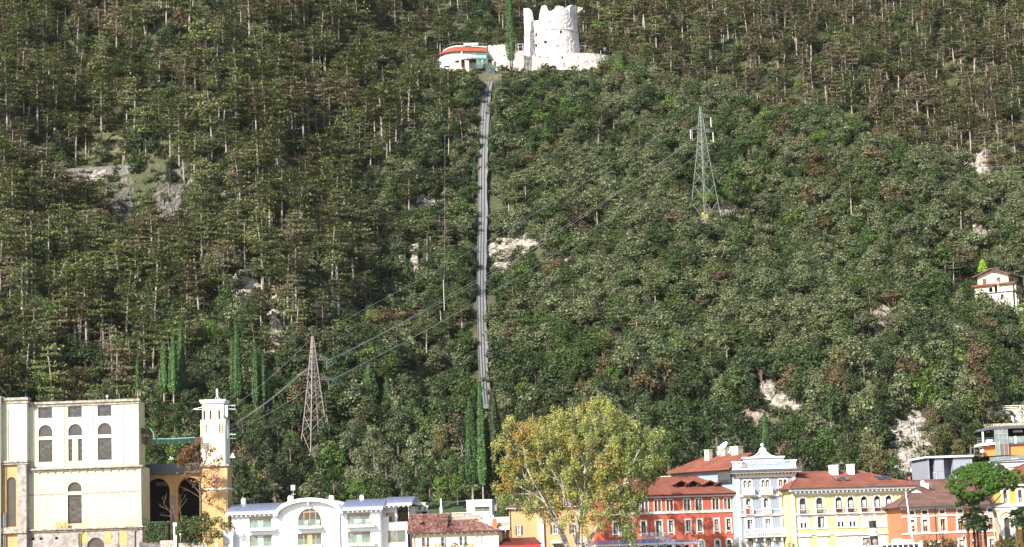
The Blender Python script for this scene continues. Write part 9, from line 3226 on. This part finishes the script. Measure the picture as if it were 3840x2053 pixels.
def stone_pine():
 Y0 = 352.0
 b = at_y(*S(11, 960, 1300), Y0)
 p = Vector((b.x + .5, Y0, 1.5))
 e = thing('stone_pine', 'umbrella-shaped stone pine with leaning pinkish trunk before the orange house', 'pine', p)
 Pt = lambda x, y, d=0.0: at_y(*S(11, x, y), Y0 + d) - p
 r = random.Random(6)
 t = MB().tube([Pt(990, 1650), Pt(955, 1290), Pt(900, 1050), Pt(838, 820), Pt(770, 630), Pt(720, 520), Pt(690, 420)], [.36, .33, .30, .27, .23, .17, .10], 9)
 for pts in ([(760, 620), (640, 560), (500, 520), (350, 480)], [(750, 590), (620, 480), (450, 380)], [(735, 550), (700, 380), (640, 220)], [(750, 590), (850, 450), (980, 350), (1120, 300)], [(745, 580), (620, 590), (420, 600), (250, 640)], [(730, 540), (800, 380), (900, 220)], [(790, 680), (900, 560), (1000, 450), (1200, 330)], [(720, 520), (560, 400), (330, 250)], [(735, 560), (560, 610), (330, 660)]):
  q_ = [Pt(x, y, r.uniform(-1.5, 1.5) * i / 3) for i, (x, y) in enumerate(pts)]
  t.tube(q_, [.13 * (1 - .75 * i / (len(q_) - 1)) for i in range(len(q_))], 5)
 t.build('trunk', M.bark_pine, e)
 lob = []
 ctr = (640, 330)
 for i in range(420):
  a, s = r.uniform(0, 6.28), r.random() ** .45
  x, y = ctr[0] + 570 * s * math.cos(a), ctr[1] + 335 * s * math.sin(a)
  if y > np.interp(x, [60, 250, 550, 620, 850, 900, 1250], [430, 650, 650, 540, 500, 460, 380]):
   continue
  xe, ye = (x - ctr[0]) / 590, (y - ctr[1]) / 350
  dep = 4.6 * math.sqrt(max(.02, 1 - xe * xe - ye * ye))
  lob.append((tuple(Pt(x, y, -dep + r.uniform(-.3, .8))), r.uniform(.28, .52)))
  if i % 3 == 0:
   lob.append((tuple(Pt(x, y, dep * r.uniform(-.5, 1))), r.uniform(.35, .6)))
 for x, y in ((1150, 300), (1220, 260), (1280, 300), (1190, 350), (1290, 220), (1100, 260), (1130, 400), (1050, 330), (230, 660), (300, 640), (400, 650), (200, 620), (130, 400), (80, 400), (560, 620), (620, 600), (1060, 200), (1140, 160), (1200, 120)):
  for k in range(3):
   lob.append((tuple(Pt(x + r.uniform(-45, 45), y + r.uniform(-30, 30), r.uniform(-1.5, 1))), r.uniform(.25, .45)))
 C, N = blob_points(lob, 900, .6, .9, .45)
 link('crown', leaf_mesh('crown', C, N, NP.uniform(.10, .22, len(C)), L['stonepine'], 2.4, .2), e)
 print('STONE PINE', len(lob), len(C))

stone_pine()

def palms():
 r = random.Random(17)
 b = MB()
 b.bar((0, 0, 0), (.75, 0, .12), .035)
 n = 13
 for i in range(n):
  a = rad(-100 + 200 * i / (n - 1))
  L_ = .78 * (1 - .18 * abs(i - n // 2) / (n // 2))
  d = Vector((math.cos(a), math.sin(a), 0))
  s = Vector((-d.y, d.x, 0)) * .065
  o = Vector((.75, 0, .12))
  b.poly([o, o + d * L_ * .6 - s + Vector((0, 0, .03)), o + d * L_ + Vector((0, 0, -.16)), o + d * L_ * .6 + s + Vector((0, 0, .03))])
 fr = b.mesh('frond')
 fr.materials.append(L['palm'])
 for k, (x, yt, Y, sc, lb) in enumerate(((395, 960, 347, 1.15, 'dark shaggy palm, leftmost of the group before the orange house'), (490, 930, 349, 1.0, 'dark palm, second from left of the group before the orange house'), (545, 850, 351, 1.15, 'tallest palm of the group before the orange house'),
           (580, 1000, 346, .95, 'short green palm in the middle of the group before the orange house'), (665, 1000, 348, 1.0, 'palm, rightmost of the group before the orange house'), (1195, 905, 347, 1.25, 'green fan palm before the golden building'), (1290, 850, 350, 1.1, 'dark palm at the right edge behind the green fan palm'))):
  c = at_y(*S(11, x, yt), Y)
  e = thing('palm_tree', lb, 'palm tree', (c.x, Y, 1.5), r.uniform(0, 6), 'fan palms on the promenade')
  h = c.z - 1.5
  pts, rs = [], []
  for i in range(14):
   t = i / 13
   pts.append((.12 * math.sin(t * 3), 0, h * t))
   rs.append((.24 if i % 2 else .18) * (1.0 if t < .6 else 1.15))
  MB().tube(pts, rs, 8).build('trunk', M.bark_palm, e)
  for i in range(30):
   o = link('frond', fr, e, (.12 * math.sin(3) * 1, 0, h - .1 + .25 * (i / 30)))
   el = rad(-58 + 125 * (i / 29))
   o.rotation_euler = (r.uniform(-.4, .4), -el, i * 2.39996)
   s = sc * r.uniform(.85, 1.1)
   o.scale = (s, s, s)

palms()

def promenade():
 for (x, y, Y, lob, mt, lb) in (
   (300, 680, 349, [(-.9, 0), (0, .3), (.9, .1), (.3, -.6)], 'dark', 'dark rounded bush before the orange house, left one'), (600, 620, 350, [(-1, -.2), (0, .3), (1, .1), (-.2, -.8), (.8, -.8)], 'dark', 'dark rounded bush before the orange house, right one'),
   (870, 690, 351, [(-.5, 0), (.4, .1)], 'russet', 'reddish shrub between dark bush and palms'), (2180, 560, 349, [(-.8, -.4), (.2, .3), (1.1, 0), (.3, -.9), (1.2, -.9)], 'green', 'dark green bush under the leaning pine trunk'), (2030, 690, 348, [(-.3, 0), (.4, .2)], 'olive', 'yellow-green bush at the foot of the leaning pine')):
  p = at_y(*S(18, x, y), Y)
  leafy('round_bush', lb, 'bush', [((a, r_, b), .8) for (a, b), r_ in zip(lob, (0, .2, -.1, .1, 0))], L[mt], 150, (.14, .3), loc=p, group='bushes on the promenade')
 r = random.Random(2)
 for x, y, lb in ((200, 560, 'thin red-twigged shrub rising over the dark bush, left one'), (640, 450, 'thin red-twigged shrub rising over the dark bush, right one'), (880, 620, 'thin red-twigged shrub left of the palms')):
  p = at_y(*S(18, x, y + 90), 351)
  e = thing('red_shrub', lb, 'shrub', p, 0, 'red-twigged shrubs')
  t = MB()
  C = []
  for i in range(34):
   v = Vector((r.uniform(-1.1, 1.1), r.uniform(-.6, .6), r.uniform(.5, 1.9)))
   t.tube([(0, 0, -.6), v * .6, v], [.02, .014, .006], 3)
   C += [tuple(v * s) for s in (.7, .85, 1.0)]
  t.build('twigs', M.rust, e)
  link('foliage', leaf_mesh('foliage', np.array(C), NP.normal(size=(len(C), 3)), .14, L['russet'], 1.6), e)
 for x, y, lb in ((1560, 1350, 'grey-green shrub at the foot of the blue hotel, right one'), (1180, 1370, 'grey-green shrub at the foot of the blue hotel, left one'), (820, 1372, 'grey-green shrub at the corner of the red and blue hotels')):
  p = at_y(*S(5, x, y), 358)
  leafy('oleander', lb, 'shrub', [((0, 0, 0), .7), ((.6, 0, -.2), .6), ((-.6, 0, -.3), .6)], L['grey'], 130, (.14, .3), loc=p, group='shrubs before the blue hotel')
 for k, (x, y, Y, lb) in enumerate(((520, 640, 344, 'white-topped street lantern before the dark bush, right one'), (320, 700, 344, 'street lantern before the dark bush, left one'), (1128, 500, 347, 'tall street lantern left of the palm trunks'), (1350, 610, 346, 'street lantern between the palm trunks'))):
  c = at_y(*S(18, x, y), Y)
  e = thing('street_lamp', lb, 'street lamp', (c.x, Y, 1.5), 0, 'promenade street lamps')
  h = c.z - 1.5
  MB().tube([(0, 0, 0), (0, 0, .5), (0, 0, h - .4)], [.10, .06, .045], 8).build('post', M.greypaint, e)
  lh = MB().lathe([(.10, h - .4), (.20, h + .15), (.20, h + .2)], (0, 0, 0), 6).build('lantern', M.glass_grey, e)
  MB().lathe([(.25, h + .2), (.10, h + .42), (.03, h + .55), (.01, h + .7)], (0, 0, 0), 6).build('lantern_cap', M.whitepaint if k == 0 else M.greypaint, lh)
 for (x0, y0, x1, y1, lb) in ((235, 725, 292, 1362, 'leaning white mast before the gap of the blue and yellow hotels'), (1655, 690, 1742, 1300, 'leaning white mast before the right end of the yellow hotel')):
  a, b = at_y(*S(6, x0, y0), 338), at_y(*S(6, x1, y1), 338)
  d = (a - b)
  base = b - d * .35
  e = thing('ship_mast', lb, 'mast', base, 0, 'white masts of the paddle steamer')
  MB().tube([(0, 0, 0), a - base], [.17, .10], 10).build('spar', M.whitepaint, e)
  MB().ball(a - base, .13, 8).build('truck', M.whitepaint, e)
  if x0 > 1000:
   for k in (.45, .62):
    q_ = (a - base) * k
    MB().box(q_.x - .05, q_.x + .4, -.05, .05, q_.z - .04, q_.z + .04).build('step_bracket', M.whitepaint, e)

promenade()

def steamer():
 Y0 = 326.0
 a = at_y(*S(6, 240, 1362), Y0)
 b = at_y(*S(6, 1800, 1325), Y0)
 zr = at_y(*S(6, 900, 1362), Y0).z
 cx = (a.x + b.x) / 2
 e = thing('paddle_steamer', 'white paddle steamer roof with raked black and white funnel at the quay', 'steamer', (cx, Y0, 0))
 hw = (b.x - a.x) / 2
 hull = MB()
 rings = []
 for x, w, z0 in ((-hw - 8, .2, 1.4), (-hw - 3, 2.2, .9), (-hw + 4, 3.6, .6), (0, 4.2, .6), (hw - 2, 3.8, .6), (hw + 5, 2.6, .9), (hw + 9, .3, 1.3)):
  rings.append([(x, -w, z0 + .9), (x, -w * .8, -.6), (x, w * .8, -.6), (x, w, z0 + .9)])
 hull.loft(rings)
 hull.build('hull', M.whitepaint, e)
 MB().box(-hw + 1, hw - 1, -3.2, 3.2, 1.6, 3.8).build('saloon', M.whitepaint, e)
 wm = MB().box(-.5, .5, -.03, 0, -.45, .45).mesh('saloon_window')
 wm.materials.append(M.glass)
 n = 18
 for i in range(n):
  link('saloon_window', wm, e, (-hw + 2 + (2 * hw - 4) * i / (n - 1), -3.21, 2.8))
 MB().box(-hw - 1, hw + .2, -3.9, 3.9, 3.8, 4.0).build('promenade_deck', M.whitepaint, e)
 nseg = 12
 rf = MB()
 pr = [(-3.4 + 6.8 * i / nseg, zr - .16 * ((i - nseg / 2) / (nseg / 2)) ** 2 * 2) for i in range(nseg + 1)]
 xr = at_y(*S(6, 1280, 1360), Y0).x - cx
 rf.loft([[(-hw, y, z) for y, z in pr] + [(-hw, y, z - .12) for y, z in pr[::-1]], [(xr, y, z) for y, z in pr] + [(xr, y, z - .12) for y, z in pr[::-1]]])
 rf.build('awning_roof', M.whitepaint, e)
 z2 = at_y(*S(6, 1600, 1330), Y0).z
 x2 = at_y(*S(6, 1790, 1310), Y0).x - cx
 MB().box(xr + .1, x2, -3.2, 3.2, z2 - .12, z2 + .06).build('bridge_roof', M.whitepaint, e)
 wl = MB()
 for i in range(8):
  x = xr + .4 + (x2 - xr - .6) * i / 7
  wl.box(x - .07, x + .07, -3.1, -2.9, 4, z2 - .12)
 wl.box(xr + .3, x2 - .1, -3.05, -2.95, z2 - 1.3, z2 - 1.1)
 wl.build('bridge_frame', M.whitepaint, e)
 MB().box(xr + .5, x2 - .3, -2.6, -2.5, 4, z2 - .2).build('bridge_glass', M.glass, e)
 MB().box(x2 - .05, x2 + .25, -3.3, -3.0, 4, z2 + .35).build('end_post', M.whitepaint, e)
 for x, y in ((1520, 1295), (1580, 1290), (1650, 1302), (1700, 1305)):
  p = at_y(*S(6, x, y), Y0)
  MB().lathe([(.55, z2 + .06), (.5, p.z + .15), (.1, p.z + .3)], (p.x - cx, 0, 0), 10).build('life_raft', M.whitepaint, e)
 st = MB()
 for i in range(14):
  x = -hw + .5 + (xr + hw - 1) * i / 13
  st.tube([(x, -3.2, 4), (x, -3.2, zr - .4)], .05, 6)
 st.build('stanchion', M.whitepaint, e)
 def fp(x, y):
  p = at_y(*S(6, x, y), Y0)
  return Vector((p.x - cx, 0, p.z))
 secs = [((1238, 1046), 41), ((1247, 1138), 46), ((1256, 1234), 49), ((1272, 1420), 51)]
 rings = []
 for (x, y), w in secs:
  c = fp(x, y)
  r_ = w * .29989 * Y0 / F
  rings.append([(c.x + r_ * math.cos(t), r_ * 1.1 * math.sin(t), c.z) for t in [2 * math.pi * k / 24 for k in range(24)]])
 for i, (mt, nm) in enumerate(((M.black, 'funnel_top'), (M.white, 'funnel_band'), (M.black, 'funnel_base'))):
  MB().loft([rings[i + 1], rings[i]]).build(nm, mt, e, smooth=False)
 c = fp(1238, 1046)
 MB().tube([(c.x, -.0, c.z - .3), (c.x, 0, c.z + .03)], 41 * .29989 * Y0 / F * 1.06, 24).build('funnel_rim', M.rail, e)
 s = fp(1279, 1187)
 rf_ = 47.5 * .29989 * Y0 / F
 star = []
 cc = fp(1252, 1187)
 for k in range(10):
  a_ = math.pi / 2 + math.pi * k / 5
  q_ = (.17 if k % 2 == 0 else .07)
  dx, dz = q_ * math.cos(a_), q_ * math.sin(a_)
  xx = s.x - cc.x + dx
  star.append((cc.x + xx, -1.1 * math.sqrt(max(0, rf_ ** 2 - xx ** 2)) - .02, s.z + dz))
 MB().poly(star).build('star', M.black, e)
 for x, y in ((1136, 1308), (1252, 1308)):
  c = fp(x, y)
  v = MB().lathe([(.24, 0), (.24, c.z - 4.0 - .2)], (c.x, -1.6, 4.0), 10)
  v.ball((c.x, -1.6, c.z), .43, 12)
  v.build('ventilator', paint('grey_brown_ventilator', (.20, .17, .16)), e, smooth=True)

steamer()
